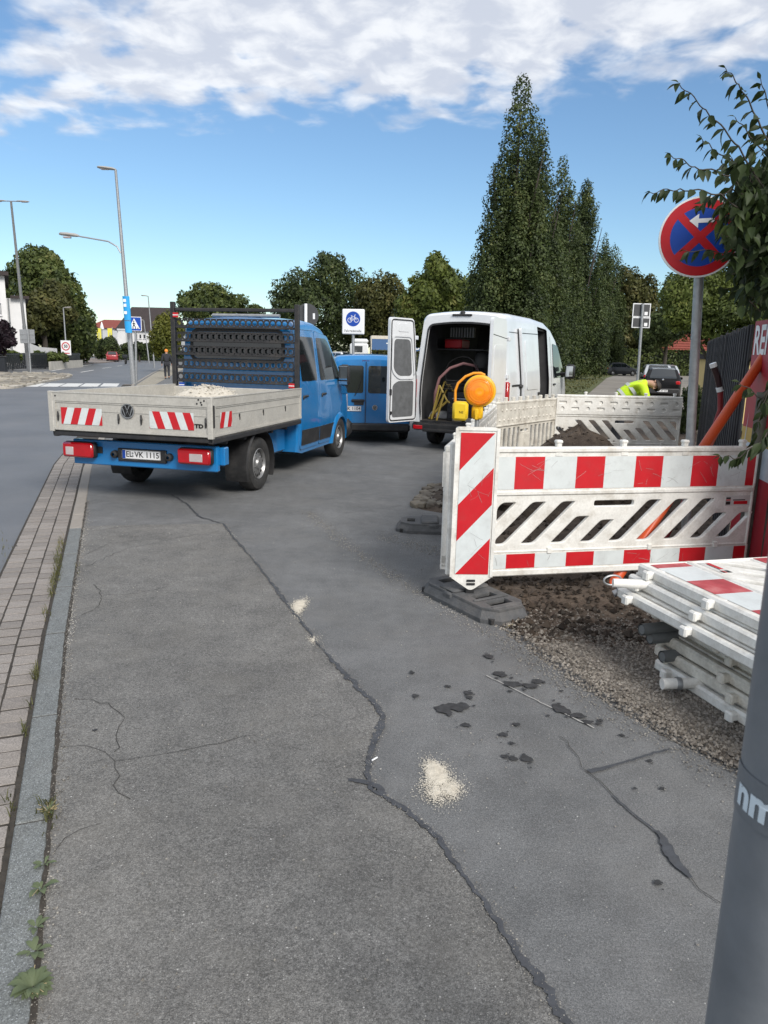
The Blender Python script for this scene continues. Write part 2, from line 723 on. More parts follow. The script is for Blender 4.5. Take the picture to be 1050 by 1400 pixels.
CURBM = mat('kerb_granite', (.15, .16, .158), .8, var=.14, scale=30, grain=[(300, .4), (120, .25), (5, .12)], bump=.25, bscale=150, bdist=.003, speck=[(200, .45, (.36, .38, .4), .2), (150, .45, (.07, .075, .08), .2)], dirt=((.13, .125, .11), .4, 4))
CURBB = mat('kerb_concrete', (.27, .245, .215), .8, var=.1, scale=20, bump=.2, bscale=150, bdist=.003, dirt=((.2, .18, .15), .4, 5))
PAVE = [mat('paver_' + 'abc'[i], c, .82, var=.14, scale=25, bump=.4, bscale=130, bdist=.004, grain=[(300, .35), (90, .22), (6, .1)], speck=[(170, .45, (.12, .105, .095), .2)], dirt=((.15, .13, .105), .5, 6))
        for i, c in enumerate([(.235, .212, .192), (.205, .186, .17), (.262, .238, .218)])]
SOIL = mat('soil', (.034, .024, .017), .95, var=0, col2=(.1, .074, .054), scale=7, bump=.9, bscale=45, bdist=.02, dirt=((.17, .135, .1), .5, 3))
GRAVELB = mat('gravel_bed', (.17, .15, .125), .95, var=0, col2=(.26, .235, .2), scale=16, bump=1., bscale=110, bdist=.012, speck=[(120, .45, (.4, .37, .33), .35), (90, .45, (.06, .05, .042), .3)], dirt=((.06, .045, .034), .7, 1.6))
SANDM = mat('sand', (.44, .405, .34), .95, var=0, col2=(.6, .565, .49), scale=30, bump=.5, bscale=120, bdist=.01)
LINEW = mat('road_paint', (.62, .62, .6), .7, var=.1, scale=5, dirt=((.2, .2, .2), .5, 5))

sheet('ground', [(-500, -60), (700, -60), (700, 900), (-500, 900)], -.062, GRASSM)
KR = [(-.3, .0), (-.7, 1.1), (-.9, 1.63), (-1.3, 2.65), (-1.96, 4.34), (-2.99, 7.15), (-4.55, 11.42), (-8.6, 24.4), (-12.6, 37.5), (-17.4, 56), (-24., 83), (-33., 112), (-36, 122)]
KR = [Vector(p) for p in KR]


def offs(pl, d):
    o = []
    for i, p in enumerate(pl):
        t = (pl[min(i + 1, len(pl) - 1)] - pl[max(i - 1, 0)]).normalized()
        o.append(p + Vector((-t.y, t.x)) * d)
    return o


def at_y(pl, y):
    for a, b in zip(pl, pl[1:]):
        if a.y <= y <= b.y:
            return a.lerp(b, (y - a.y) / (b.y - a.y))
    return pl[0].lerp(pl[1], (y - pl[0].y) / (pl[1].y - pl[0].y))


road_r = offs(KR, .17)
sheet('road', [tuple(p) for p in road_r] + [(-20, 140), (20, 150), (20, 175), (-75, 150), (-60, 112), (-52, 80), (-48, 50), (-40, 20), (-30, -10), (-1, -6)], -.03, ROADM)
sheet('pavement', [tuple(p) for p in offs(KR, -.0)] + [(-8, 130), (-12, 84), (-9, 60), (-4, 44), (3, 36), (12, 32), (26, 30), (20, 10), (8, -4), (-.2, -4)], 0, ASPH)
sheet('side_street', [(7.5, 28), (9.8, 37), (21.8, 75), (30, 98), (60, 112), (110, 115), (110, 108), (52, 88), (28, 48), (16, 26)], .006, STREETM)
sheet('grass_verge', [(1, 40), (5.5, 32), (8.8, 33.5), (9.8, 37), (21.8, 75), (30, 98), (60, 112), (60, 130), (-5, 130), (-3, 70)], .02, GRASSM)
sheet('garden_lawn', [(3.5, 5.6), (5.6, 12.8), (9.8, 22), (26, 24), (26, -2), (3.5, -2)], .012, GRASSM)
# older, paler asphalt between kerb and the sealed crack
CR = [(-1.66, 7.46), (-1.42, 6.85), (-1.12, 6.15), (-.86, 5.5), (-.62, 4.88), (-.35, 4.19), (-.17, 3.8), (-.01, 3.47), (.02, 3.36), (-.02, 3.1), (-.05, 2.86), (-.03, 2.74), (.13, 2.58), (.23, 2.43), (.32, 2.2), (.42, 1.95), (.52, 1.69), (.66, 1.3), (.8, .8)]
sheet('pavement_old_patch', [(-.6, .8)] + [tuple(p) for p in KR[2:6]] + [(-3.0, 7.2), (-2.5, 7.32), (-2.0, 7.4)] + CR, .004, ASPHOLD)


def gm(z):
    return lambda a, b, off=0.: Vector((a, b, z + off))


def wiggle(pts, st, amp):
    """polyline refined to step st with jitter amp"""
    d = dens2(pts, st)
    return [p + Vector((rnd.gauss(0, amp), rnd.gauss(0, amp))) if 0 < i < len(d) - 1 else p for i, p in enumerate(d)]


def ragged(mb, pts, wfun, z):
    """poured seal: each edge wanders on its own"""
    a, b = [], []
    n_ = len(pts) - 1
    for i, p in enumerate(pts):
        d = (pts[min(i + 1, n_)] - pts[max(i - 1, 0)]).normalized()
        q = Vector((-d.y, d.x))
        w_ = wfun(i / n_) * .5
        a.append((*(p + q * w_ * max(.1, rnd.gauss(1, .3))), z))
        b.append((*(p - q * w_ * max(.1, rnd.gauss(1, .3))), z))
    mb.loft([a, b], False, False, 0, closed=False)


def vstrip(mb, pts, wfun, z):
    a, b = [], []
    for i, p in enumerate(pts):
        d = (pts[min(i + 1, len(pts) - 1)] - pts[max(i - 1, 0)]).normalized()
        n_ = Vector((-d.y, d.x))
        a.append((*(p + n_ * wfun(i / (len(pts) - 1)) * .5), z))
        b.append((*(p - n_ * wfun(i / (len(pts) - 1)) * .5), z))
    mb.loft([a, b], False, False, 0, closed=False)


mb = MB()
up_ = [Vector(p) for p in [(-2.62, 8.95), (-2.3, 8.45), (-2.1, 8.02), (-1.95, 7.72), (-1.66, 7.46)]]
vstrip(mb, wiggle(up_, .05, .008), lambda t: .016 * rnd.uniform(.6, 1.3), .009)
main = wiggle(CR, .035, .004)
main = wiggle(main, .011, .0012)
ragged(mb, main, lambda t: .0185 + .006 * math.sin(t * 23) + .005 * math.sin(t * 61) + .003 * math.sin(t * 149) + (.006 if .5 < t < .8 else 0), .009)
vstrip(mb, wiggle([(-.12, 2.8), (-.07, 2.795), (-.0, 2.76), (.03, 2.7)], .015, .003), lambda t: .03 * rnd.uniform(.6, 1.2), .0095)
g2 = lambda *a: [G(*p).to_2d() for p in a]
vstrip(mb, wiggle(g2((805, 1057), (822, 1053), (850, 1045), (885, 1034), (915, 1027)), .02, .003), lambda t: .012 + .018 * max(0, 1 - t * 3), .009)
vstrip(mb, wiggle(g2((838, 1090), (862, 1112), (882, 1128), (900, 1142)), .02, .002), lambda t: .009, .009)
vstrip(mb, wiggle(g2((898, 1138), (908, 1150), (914, 1165), (928, 1187), (945, 1203)), .02, .003), lambda t: .012 + .03 * math.sin(PI * t), .0092)
struct(mb.build('bitumen_seal', BITUM, ang=0), 'dark bitumen seal lines over cracks in the asphalt', 'stuff')
mb = MB()
for pl in [((120, 728), (160, 722), (200, 718), (245, 716), (275, 714), (310, 714)), ((112, 762), (150, 744), (200, 738), (235, 737), (290, 729), (330, 718)), ((118, 775), (170, 752), (250, 735)),
           ((102, 957), (125, 957), (148, 963), (168, 984), (160, 1005), (156, 1030)), ((82, 1022), (115, 1022), (140, 1032), (157, 1043), (200, 1036), (250, 1028), (300, 1018), (350, 1007)),
           ((157, 1043), (163, 1062), (157, 1075), (178, 1094)), ((74, 1168), (88, 1148), (108, 1135), (140, 1127)), ((128, 800), (140, 815), (132, 832), (112, 842)), ((140, 815), (190, 812), (230, 802)),
           ((765, 1008), (785, 1032), (806, 1058), (830, 1082), (845, 1096)), ((945, 1203), (965, 1220), (985, 1237)), ((610, 655), (560, 690), (530, 695), (470, 702))]:
    vstrip(mb, wiggle(g2(*pl), .05, .009), lambda t: .0036 * rnd.uniform(.3, 1.6), .0075)
struct(mb.build('cracks', CRACKM, ang=0), 'fine cracks across the old asphalt of the pavement', 'stuff')


def blobs(mb, c, r, z, n=16, asp=1., jit=.25):
    o = len(mb.v)
    ph = [rnd.uniform(0, 6.28) for _ in range(3)]
    pts = []
    for k in range(n):
        a = 2 * PI * k / n
        q = r * (1 + jit * (math.sin(2 * a + ph[0]) * .5 + math.sin(3 * a + ph[1]) * .6 + math.sin(5 * a + ph[2]) * .5) + rnd.gauss(0, jit * .25))
        pts.append((c[0] + q * asp * math.cos(a), c[1] + q * math.sin(a), z))
    dz = rnd.uniform(0, .0009)
    mb.add([(a_[0], a_[1], a_[2] + dz) for a_ in pts], [list(range(n))])


mb = MB()
for px, py, wd in [(606, 971, 13), (625, 968, 15), (684, 923, 9), (700, 937, 11), (724, 939, 9), (735, 933, 8), (768, 972, 12), (790, 980, 9), (762, 968, 8), (803, 989, 7), (820, 987, 4), (690, 1036, 5), (702, 1039, 6), (720, 1039, 9), (640, 949, 6), (642, 955, 5), (612, 940, 4), (563, 921, 4), (568, 953, 5), (637, 993, 6), (706, 992, 5), (688, 1006, 6), (668, 899, 7), (700, 1018, 4), (899, 1209, 6), (818, 991, 4), (850, 1007, 4), (888, 1042, 4), (905, 1080, 4), (868, 1080, 3), (130, 1000, 3)]:
    p = G(px, py)
    s_ = wd / FPX * p.y
    blobs(mb, p, s_, .0082, asp=1.1)
    for _ in range(3):
        blobs(mb, p + Vector((rnd.gauss(0, s_), rnd.gauss(0, s_ * 1.4), 0)), s_ * rnd.uniform(.15, .4), .0083, 8)
struct(mb.build('wet_spots', mat('wet_asphalt', (.042, .043, .045), .75, var=.3, scale=40, spec=.2), ang=0), 'dark wet spots dripped on the asphalt', 'stuff')
mb = MB()
vstrip(mb, wiggle(g2((665, 925), (740, 962), (812, 997)), .04, .002), lambda t: .007 * rnd.uniform(.4, 1.3), .0076)
struct(mb.build('chalk_scratch', mat('scratch', (.38, .37, .35), .9), ang=0), 'thin pale scratch line across the asphalt', 'stuff')


# sandy dust along the joint and sand spills: many small grains
def grain(mb, c, s_, mi=0):
    """small irregular stone: squashed octahedron"""
    j = lambda: rnd.uniform(.65, 1.25) * s_
    a = rnd.uniform(0, 1.57)
    ca, sa = math.cos(a), math.sin(a)
    vs = [(j(), 0, 0), (0, j(), 0), (-j(), 0, 0), (0, -j(), 0), (0, 0, j() * .8), (0, 0, -j() * .5)]
    vs = [(c[0] + x * ca - y * sa, c[1] + x * sa + y * ca, c[2] + z) for x, y, z in vs]
    mb.add(vs, [(0, 1, 4), (1, 2, 4), (2, 3, 4), (3, 0, 4), (1, 0, 5), (2, 1, 5), (3, 2, 5), (0, 3, 5)], mi)


def spill(c, rx, ry, n_, s_, h=.012):
    mb = MB()
    k = 40
    ph = [rnd.uniform(0, 6) for _ in range(3)]
    rings = []
    for rr, hh in ((.8, 0), (.68, .25), (.5, .6), (.3, .9), (.02, 1)):
        rings.append([(c[0] + rx * rr * math.cos(2 * PI * j / k) * (1 + .16 * math.sin(2 * 2 * PI * j / k + ph[0]) + .1 * math.sin(5 * 2 * PI * j / k + ph[1])), c[1] + ry * rr * math.sin(2 * PI * j / k) * (1 + .16 * math.cos(3 * 2 * PI * j / k + ph[2]) + rnd.gauss(0, .04)), .0055 + hh * h * .6 + rnd.gauss(0, h * .05)) for j in range(k)])
    if h > .03:
        mb.loft(rings, False, True)
    for _ in range(n_):
        a, r_ = rnd.uniform(0, 6.28), abs(rnd.gauss(0, .5)) if rnd.random() < .75 else abs(rnd.gauss(.3, .55))
        r_ *= 1 + .2 * math.sin(3 * a + ph[0])
        grain(mb, (c[0] + rx * r_ * math.cos(a), c[1] + ry * r_ * math.sin(a), .007 + max(0, .8 - r_) * h), s_ * rnd.uniform(.4, 1.3))
    return mb


def sandthing(px, py, rx, ry, n_, s_, label, h=.012):
    p = G(px, py)
    struct(spill(p, rx, ry, n_, s_, h).build('sand_spill', SANDM, ang=60, recalc=False), label, 'stuff')


for k_, (px_, py_, a_, b_, n_) in enumerate(((594, 1056, .05, .09, 5500), (600, 1068, .075, .1, 4500), (616, 1082, .05, .07, 2600), (596, 1088, .06, .09, 1500))):
    p = G(px_, py_)
    q = spill(p, a_, b_, n_, .0024)
    if k_ == 0:
        big_ = q
    else:
        big_.add(q.v, q.f)
struct(big_.build('sand_spill', SANDM, ang=60, recalc=False), 'round spill of pale sand on the asphalt', 'stuff')
sandthing(409, 830, .05, .17, 3200, .0036, 'small pale sand spill on the sealed crack')
sandthing(428, 876, .045, .1, 350, .0026, 'faint yellowish sand spill beside the sealed crack', .003)
mb = MB()
for pl, n_, sp_ in [(((420, 700), (470, 742), (510, 770), (560, 804), (640, 852), (690, 878)), 1500, .05), (((520, 735), (560, 742), (610, 760)), 700, .1), (((690, 880), (800, 950), (930, 1020), (1000, 1065)), 1300, .07)]:
    d = dens2(g2(*pl), .02)
    for _ in range(n_):
        p = rnd.choice(d)
        grain(mb, (p.x + rnd.gauss(0, sp_), p.y + rnd.gauss(0, sp_), .006), rnd.uniform(.002, .006))
for _ in range(1500):
    y = rnd.uniform(1.3, 8)
    k = at_y(KR, y).x
    grain(mb, (rnd.uniform(k + .03, 1.9), y, .006), rnd.choice((.0018, .0022, .003, .005)))
for _ in range(2600):
    p = rnd.choice(main)
    s_ = rnd.choice((-1, 1))
    grain(mb, (p.x + s_ * abs(rnd.gauss(.013, .012)), p.y + rnd.gauss(0, .01), .008), rnd.uniform(.0012, .0035))
for _ in range(2200):
    y = rnd.uniform(1.2, 8.5)
    k = at_y(KR, y)
    grain(mb, (k.x + abs(rnd.gauss(0, .03)), k.y, .006), rnd.uniform(.0015, .005))
struct(mb.build('grit', leafmat('grit_mat', (.1, .09, .08), (.5, .47, .42), (.7, .68, .64)), ang=0, recalc=False), 'pale grit and dust scattered over the asphalt', 'stuff')
for px, py in [(512, 1040), (433, 1118)]:
    p = G(px, py)
    if px == 512:
        cb = MB()
        cb.tube([(-.018, 0, 0), (.018, 0, 0)], .0038, 8)
        o = cb.build('cigarette_butt', SIGNW, ang=50)
        o.location = (p.x, p.y, .0085)
        o.rotation_euler = (0, 0, R(50))
        tag(o, 'white cigarette butt lying beside the sealed crack', 'cigarette butt')

# ---------------- kerb and gutter blocks
kerb = thing('kerb', 'row of flat grey kerb stones between gutter blocks and asphalt', None)
struct(kerb)
S = 1.15
y = .6
idx = 0
ys = [.75, 1.62, 2.5, 3.32, 4.38, 5.3, 6.2, 7.13, 7.75, 8.3, 9.2, 10.1, 11.0, 11.9, 12.8, 13.7]
for a, b in zip(ys, ys[1:]):
    p, q = at_y(KR, a), at_y(KR, b)
    d = (q - p).normalized()
    n_ = Vector((-d.y, d.x))
    ln = (q - p).length - .009
    mb = MB()
    mb.box((0, 0, -.14), (ln, .115, .006 + rnd.uniform(-.003, .003)), 0, .006)
    o = mb.build('kerb_stone', CURBM if a < 7 else CURBB, kerb, 0)
    o.location = (p.x, p.y, 0)
    o.rotation_euler = (0, 0, math.atan2(d.y, d.x))
mb = MB()
yl = [.76 + .3 * i for i in range(44)]
mb.loft([[(*at_y(offs(KR, q), yv), .0016) for yv in yl] for q in (.004, .111)], False, False, closed=False)
mb.build('kerb_joint', mat('joint_dirt', (.04, .034, .027), .95, var=.35, scale=20, bump=.6, bscale=60, bdist=.01), kerb, 0)
far = [at_y(KR, 13.72)] + [p for p in KR if p.y > 14]
mb = MB()
fo = offs(far, .115)
mb.loft([[(*a, -.05), (*a, .012), (*b, .012), (*b, -.05)] for a, b in zip(far, fo)], True, True)
mb.build('kerb_run', CURBB, kerb, 0)
gut = thing('gutter_strip', 'three rows of beige paving blocks forming the gutter', None)
struct(gut)
gl, gr = offs(KR, .13), offs(KR, .555)
bed = MB()
sel = lambda o_: [p for p, k in zip(o_, KR) if k.y < 38]
bed.loft([[(*p, -.0088) for p in sel(offs(KR, .1))], [(*p, -.0088) for p in sel(gr)]], False, False, closed=False)
struct(bed.build('gutter_joint', mat('joint_dirt', (.04, .034, .027), .95, var=.35, scale=20, bump=.6, bscale=60, bdist=.01), gut, 0), None, 'structure')
BW, BL = .136, .142
protos = []
for i in range(9):
    mb = MB()
    j = lambda: rnd.uniform(-.003, .003)
    mb.box((-BW / 2 + .005 + j() * .5, -BL / 2 + .006 + j() * .7, -.06), (BW / 2 - .005 + j() * .5, BL / 2 - .006 + j() * .7, 0), 0, .003)
    protos.append(mb)
pm = []
t_ = 0
p = at_y(KR, 1.0)
yy = 1.0
nb = 0
pc = offs(KR, .155 + BW * 1.5)
while yy < 13.6:
    a, b = at_y(KR, yy), at_y(KR, yy + .1)
    d = (b - a).normalized()
    n_ = Vector((-d.y, d.x))
    for c in range(3):
        k = nb % 9
        if nb < 9:
            o = protos[k].build('paving_block', PAVE[k % 3], gut, 0)
            pm.append(o)
        else:
            o = pm[rnd.randrange(9)].copy()
            COL.objects.link(o)
            o.parent = gut
        q = a + n_ * (.134 + BW * (c + .5)) + d * ([0, .05, .1][c] + rnd.gauss(0, .002))
        o.location = (q.x, q.y, -.006 + max(-.0015, min(.003, rnd.gauss(0, .001))))
        o.rotation_euler = (rnd.gauss(0, .008), rnd.gauss(0, .012), math.atan2(d.y, d.x) - PI / 2 + rnd.gauss(0, .008))
        nb += 1
    yy += BL * d.y
mb = MB()
mb.loft([[(*p, -.012) for p in (at_y(offs(KR, q), yv) for yv in (13.75, 20, 30, 38))] for q in (.13, .27, .4, .545)], False, False, closed=False)
struct(mb.build('gutter_far', PAVE[0], gut, 0), None, 'structure')

mb = MB()
for q_ in (-.006, .124):
    pl = [at_y(offs(KR, q_), .9 + .03 * i) for i in range(250)]
    ragged(mb, pl, lambda t: .016 if q_ < 0 else .022, .0072 if q_ < 0 else -.001)
for _ in range(1500):
    y = rnd.uniform(1.2, 9)
    p = at_y(offs(KR, .122), y)
    grain(mb, (p.x + rnd.gauss(0, .006), p.y, -.003), rnd.uniform(.002, .006))
struct(mb.build('joint_debris', MC['joint_dirt'], ang=0, recalc=False), 'dark dirt gathered along both edges of the kerb', 'stuff')

# ---------------- left carriageway: crossing, island, footways
mb = MB()
rd = Vector((-.3, .954)).normalized()
rn = Vector((-rd.y, rd.x))
for xa, xb in ((36, 56), (62, 83), (88, 109), (115, 134), (141, 160)):
    p = G((xa + xb) / 2, 525.5).to_2d()
    wv = .38
    q = [p - rd * 1.7 - rn * wv, p - rd * 1.7 + rn * wv, p + rd * 1.7 + rn * wv, p + rd * 1.7 - rn * wv]
    mb.add([(*v, -.026) for v in q], [(0, 1, 2, 3)])
struct(mb.build('zebra_crossing', LINEW, ang=0), 'white zebra crossing stripes on the road')
mb = MB()
for a, b in (((110, 509), (128, 506)), ((140, 503.5), (152, 502)), ((160, 500.5), (167, 499.6)), ((70, 507), (95, 503)), ((105, 501), (125, 498.5))):
    vstrip(mb, [G(*a, -.026).to_2d(), G(*b, -.026).to_2d()], lambda t: .16, -.026)
struct(mb.build('road_marking', LINEW, ang=0), 'worn white lane lines on the road')
mb = MB()
isl = [(-15.6, 31.2), (-17.0, 37), (-18.4, 43.2), (-19.6, 47), (-22.4, 48.4), (-25, 44), (-26, 34), (-21, 29.5)]
isl = roundpoly(isl, 1.2)
mb.loft([[(*p, -.04) for p in isl], [(*p, .06) for p in isl], [(p[0] * .985 - .3, p[1] * .985 + .6, .08) for p in isl]], False, True)
struct(mb.build('traffic_island', mat('island_stone', (.4, .37, .32), .9, var=.2, scale=3, bump=.6, bscale=9), ang=0))
mb = MB()
for _ in range(900):
    c = Vector((rnd.uniform(-25, -15.8), rnd.uniform(30, 48)))
    from_in = all(((Vector(isl[(i + 1) % len(isl)]) - Vector(isl[i])).cross(c - Vector(isl[i]))) > 0 for i in range(len(isl)))
    if not from_in and not all(((Vector(isl[(i + 1) % len(isl)]) - Vector(isl[i])).cross(c - Vector(isl[i]))) < 0 for i in range(len(isl))):
        continue
    s_ = rnd.uniform(.1, .2)
    mb.box((-s_, -s_ * .8, 0), (s_, s_ * .8, .1), 0, .02, T=Matrix.Translation((c.x, c.y, .06)) @ Matrix.Rotation(rnd.uniform(0, 3), 4, 'Z') @ Matrix.Rotation(rnd.gauss(0, .15), 4, 'X'))
struct(mb.build('island_cobbles', leafmat('cobble_mat', (.24, .22, .19), (.46, .43, .37), (.58, .55, .48)), ang=0), 'rough pale cobbles covering the traffic island', 'stuff')
lw = [(-26, 33), (-27.5, 48), (-29.6, 56), (-34, 91), (-39, 111), (-50, 125), (-60, 120), (-44, 90), (-36, 60), (-34, 33)]
mb = MB()
mb.loft([[(*p, -.04) for p in lw], [(*p, .08) for p in lw]], False, True)
struct(mb.build('left_footway', mat('footway', (.2, .17, .15), .9, var=.15, scale=2), ang=0))
# rough planted strip between kerb and far pavement near the lamp
sheet('verge_strip', [tuple(at_y(KR, yv) + Vector((.12, 0))) for yv in (24, 37.5, 56, 83)] + [tuple(at_y(KR, yv) + Vector((xo, 0))) for yv, xo in ((83, 2.2), (56, 1.6), (37.5, 1.0), (24, .4))], .006, mat('verge_gravel', (.2, .18, .14), .95, var=0, col2=(.36, .33, .27), scale=5, bump=.4, bscale=20))

# ---------------- dug-up strip: soil, gravel
XL = ([1.2, 2.0, 2.4, 2.98, 3.3, 3.77, 4.63, 4.9, 5.2, 5.6, 7, 8.2, 8.5, 9.9, 10.2, 11, 12.2, 14, 21], [2.5, 2.1, 1.82, 1.56, 1.35, 1.12, .80, .72, .62, .62, .72, .66, .32, .58, 1.35, 1.8, 2.3, 2.6, 5.2])
XR = ([1.2, 5, 6.2, 12.7, 21], [3.4, 3.4, 3.4, 5.9, 9.5])


def soilz(x, y, u_):
    e = min(1, u_ * 14, (1 - u_) * 8)
    nvl = noise.fractal(Vector((x * 2.2, y * 2.2, 0)), 1., 2., 5)
    base = .012 + .03 * max(0, min(1, (y - 4.4) / 2)) + .1 * max(0, min(1, (y - 8) / 4))
    amp = .012 + .04 * max(0, min(1, (y - 4.6) / .8))
    d = base + nvl * amp + (noise.noise(Vector((x * 9, y * 9, 3))) * .012)
    if 5.4 < y < 9.0:
        d -= .0
    return -.012 + e * (max(d, .012) + .012)


nu, nv = 46, 190
vs, fs, ms = [], [], []
for j in range(nv + 1):
    y = 1.2 + (21 - 1.2) * (j / nv) ** 1.25
    xl, xr = np.interp(y, *XL), np.interp(y, *XR)
    xl += .045 * noise.noise(Vector((0, y * 3.1, 0))) + .02 * noise.noise(Vector((5, y * 11, 0)))
    for i in range(nu + 1):
        u_ = i / nu
        x = xl + (xr - xl) * u_
        vs.append((x, y, soilz(x, y, u_)))
for j in range(nv):
    for i in range(nu):
        a = j * (nu + 1) + i
        fs.append((a, a + 1, a + nu + 2, a + nu + 1))
        yc = vs[a][1] + .35 * noise.noise(Vector((vs[a][0] * 2, vs[a][1] * 2, 7)))
        ms.append(1 if yc < 4.35 else 0)
mb = MB()
mb.add(vs, fs)
mb.m = ms
struct(mb.build('dug_up_ground', [SOIL, GRAVELB], ang=80, recalc=False), 'dark soil and gravel of the dug-up strip')
mb = MB()
k_ = 0
while k_ < 17000:
    y = 1.9 + (5.0 - 1.9) * rnd.random() ** .8
    u_ = rnd.random()
    xl = np.interp(y, *XL) - .03
    x = xl + (2.05 - xl) * u_
    if y > 4.3 and rnd.random() < (y - 4.3) * 1.3:
        continue
    s_ = rnd.choice((.004, .005, .006, .007, .008, .01, .013))
    grain(mb, (x, y, soilz(x, y, min(1, u_ + .02)) + s_ * .3), s_)
    k_ += 1
struct(mb.build('gravel', leafmat('gravel_mat', (.1, .085, .07), (.46, .42, .37), (.74, .71, .66)), ang=0, recalc=False), 'small pale gravel stones beside the barrier stack', 'stuff')
mb = MB()
for _ in range(3400):
    y = rnd.choice((rnd.uniform(4.3, 9.5), rnd.uniform(4.4, 5.8)))
    u_ = rnd.random()
    xl, xr = np.interp(y, *XL), np.interp(y, *XR)
    x = xl + (xr - xl) * u_
    s_ = abs(rnd.gauss(0, .014)) + .005
    grain(mb, (x, y, soilz(x, y, u_) + s_ * .3), s_)
struct(mb.build('clods', leafmat('clod_mat', (.022, .016, .011), (.1, .075, .055), (.26, .22, .18)), ang=0, recalc=False), 'dark clods of earth lying under the barrier', 'stuff')
mb = MB()
for _ in range(130):
    y = rnd.uniform(8.5, 10)
    x = np.interp(y, *XL) + rnd.uniform(.02, .5)
    s_ = rnd.uniform(.03, .06)
    mb.box((-s_, -s_, -.03), (s_, s_, .035), 0, .012, T=Matrix.Translation((x, y, .03)) @ Matrix.Rotation(rnd.uniform(0, 3), 4, 'Z') @ Matrix.Rotation(rnd.gauss(0, .2), 4, 'X'))
struct(mb.build('loose_cobbles', leafmat('loose_cobble', (.14, .12, .1), (.3, .27, .22), (.42, .37, .3)), ang=0), 'loose dusty cobbles in the opened asphalt by the van', 'stuff')
# heap of excavated soil behind the red and white barrier
c = Vector((2.42, 9.3))
rings = []
for i in range(15):
    t = i / 14
    rr = (1 - t) ** .9 * 1.4 + .02
    ring = []
    for k in range(48):
        a = 2 * PI * k / 48
        n1 = noise.fractal(Vector((math.cos(a) * 1.5, math.sin(a) * 1.5, t * 3)), 1, 2, 5)
        q = rr * (1 + .22 * n1)
        ring.append((c.x + q * math.cos(a) * .95, c.y + q * math.sin(a) * 1.15, -.02 + .93 * (t ** 1.05) * (1 + .1 * n1) + .02 * noise.noise(Vector((q * 9, a * 9, t * 9)))))
    rings.append(ring)
mb = MB()
mb.loft(rings, False, True)
for _ in range(700):
    r_ = rnd.choice(rings[:-1])
    p = rnd.choice(r_)
    grain(mb, (p[0] + rnd.gauss(0, .04), p[1] + rnd.gauss(0, .04), p[2]), abs(rnd.gauss(0, .015)) + .006)
o = mb.build('soil_heap', SOIL, ang=70, recalc=False)
tag(o, 'brown heap of dug earth between the white barriers', 'soil heap')
# ------------------------------------------------------------------ vehicles
KV = .943


class Hull:
    """lofted vehicle body: local x = right, y = forward, z = up"""

    def __init__(s, top, bot, hw, tum, rc=.12, crown=.03, arches=(), step=.06):
        s.top, s.bot, s.hwt, s.tum, s.rc, s.crown, s.arches = top, bot, hw, tum, rc, crown, arches
        f0, f1 = top[0][0], top[0][-1]
        st = set(np.round(np.arange(f0, f1, step), 4)) | set(top[0]) | set(bot[0]) | set(hw[0])
        for c, r in arches:
            st |= {round(c + r * math.cos(PI * k / 12), 4) for k in range(13)}
        s.st = sorted(x for x in st if f0 <= x <= f1)

    def zt(s, f):
        return float(np.interp(f, *s.top))

    def zb(s, f):
        z = float(np.interp(f, *s.bot))
        for c, r in s.arches:
            if abs(f - c) < r:
                z = max(z, .3 + math.sqrt(max(0, r * r - (f - c) ** 2)))
        return z

    def hw(s, f, z):
        return float(np.interp(f, *s.hwt)) * float(np.interp(z, *s.tum))

    def ring(s, f, ns=10, na=5):
        zb, zt = s.zb(f), s.zt(f)
        rc = min(s.rc, (zt - zb) * .4)
        pts = []
        for i in range(ns + 1):
            z = zb + (zt - rc - zb) * i / ns
            pts.append((s.hw(f, z), z))
        w0 = s.hw(f, zt - rc)
        for i in range(1, na + 1):
            a = PI / 2 * i / na
            pts.append((w0 - rc * (1 - math.cos(a)), zt - rc + rc * math.sin(a)))
        we = w0 - rc
        pts += [(we * .66, zt + s.crown * .55), (we * .33, zt + s.crown * .9), (0, zt + s.crown)]
        return [Vector((x, f, z)) for x, z in pts] + [Vector((-x, f, z)) for x, z in pts[:-1][::-1]]

    def build(s, name, m_, parent, cap0=True, cap1=True, skip=None, mb=None):
        mb = mb or MB()
        mb.loft([s.ring(f) for f in s.st], cap0, cap1, 0, True, skip)
        return mb.build(name, m_, parent, 32)

    def side(s, sg):
        return lambda f, z, off=0.: Vector((sg * (s.hw(f, z) + off), f, z))

    def over(s):
        def q(x, f, off=0.):
            return Vector((x, f, s.zt(f) + s.crown * .8 + off))
        return q


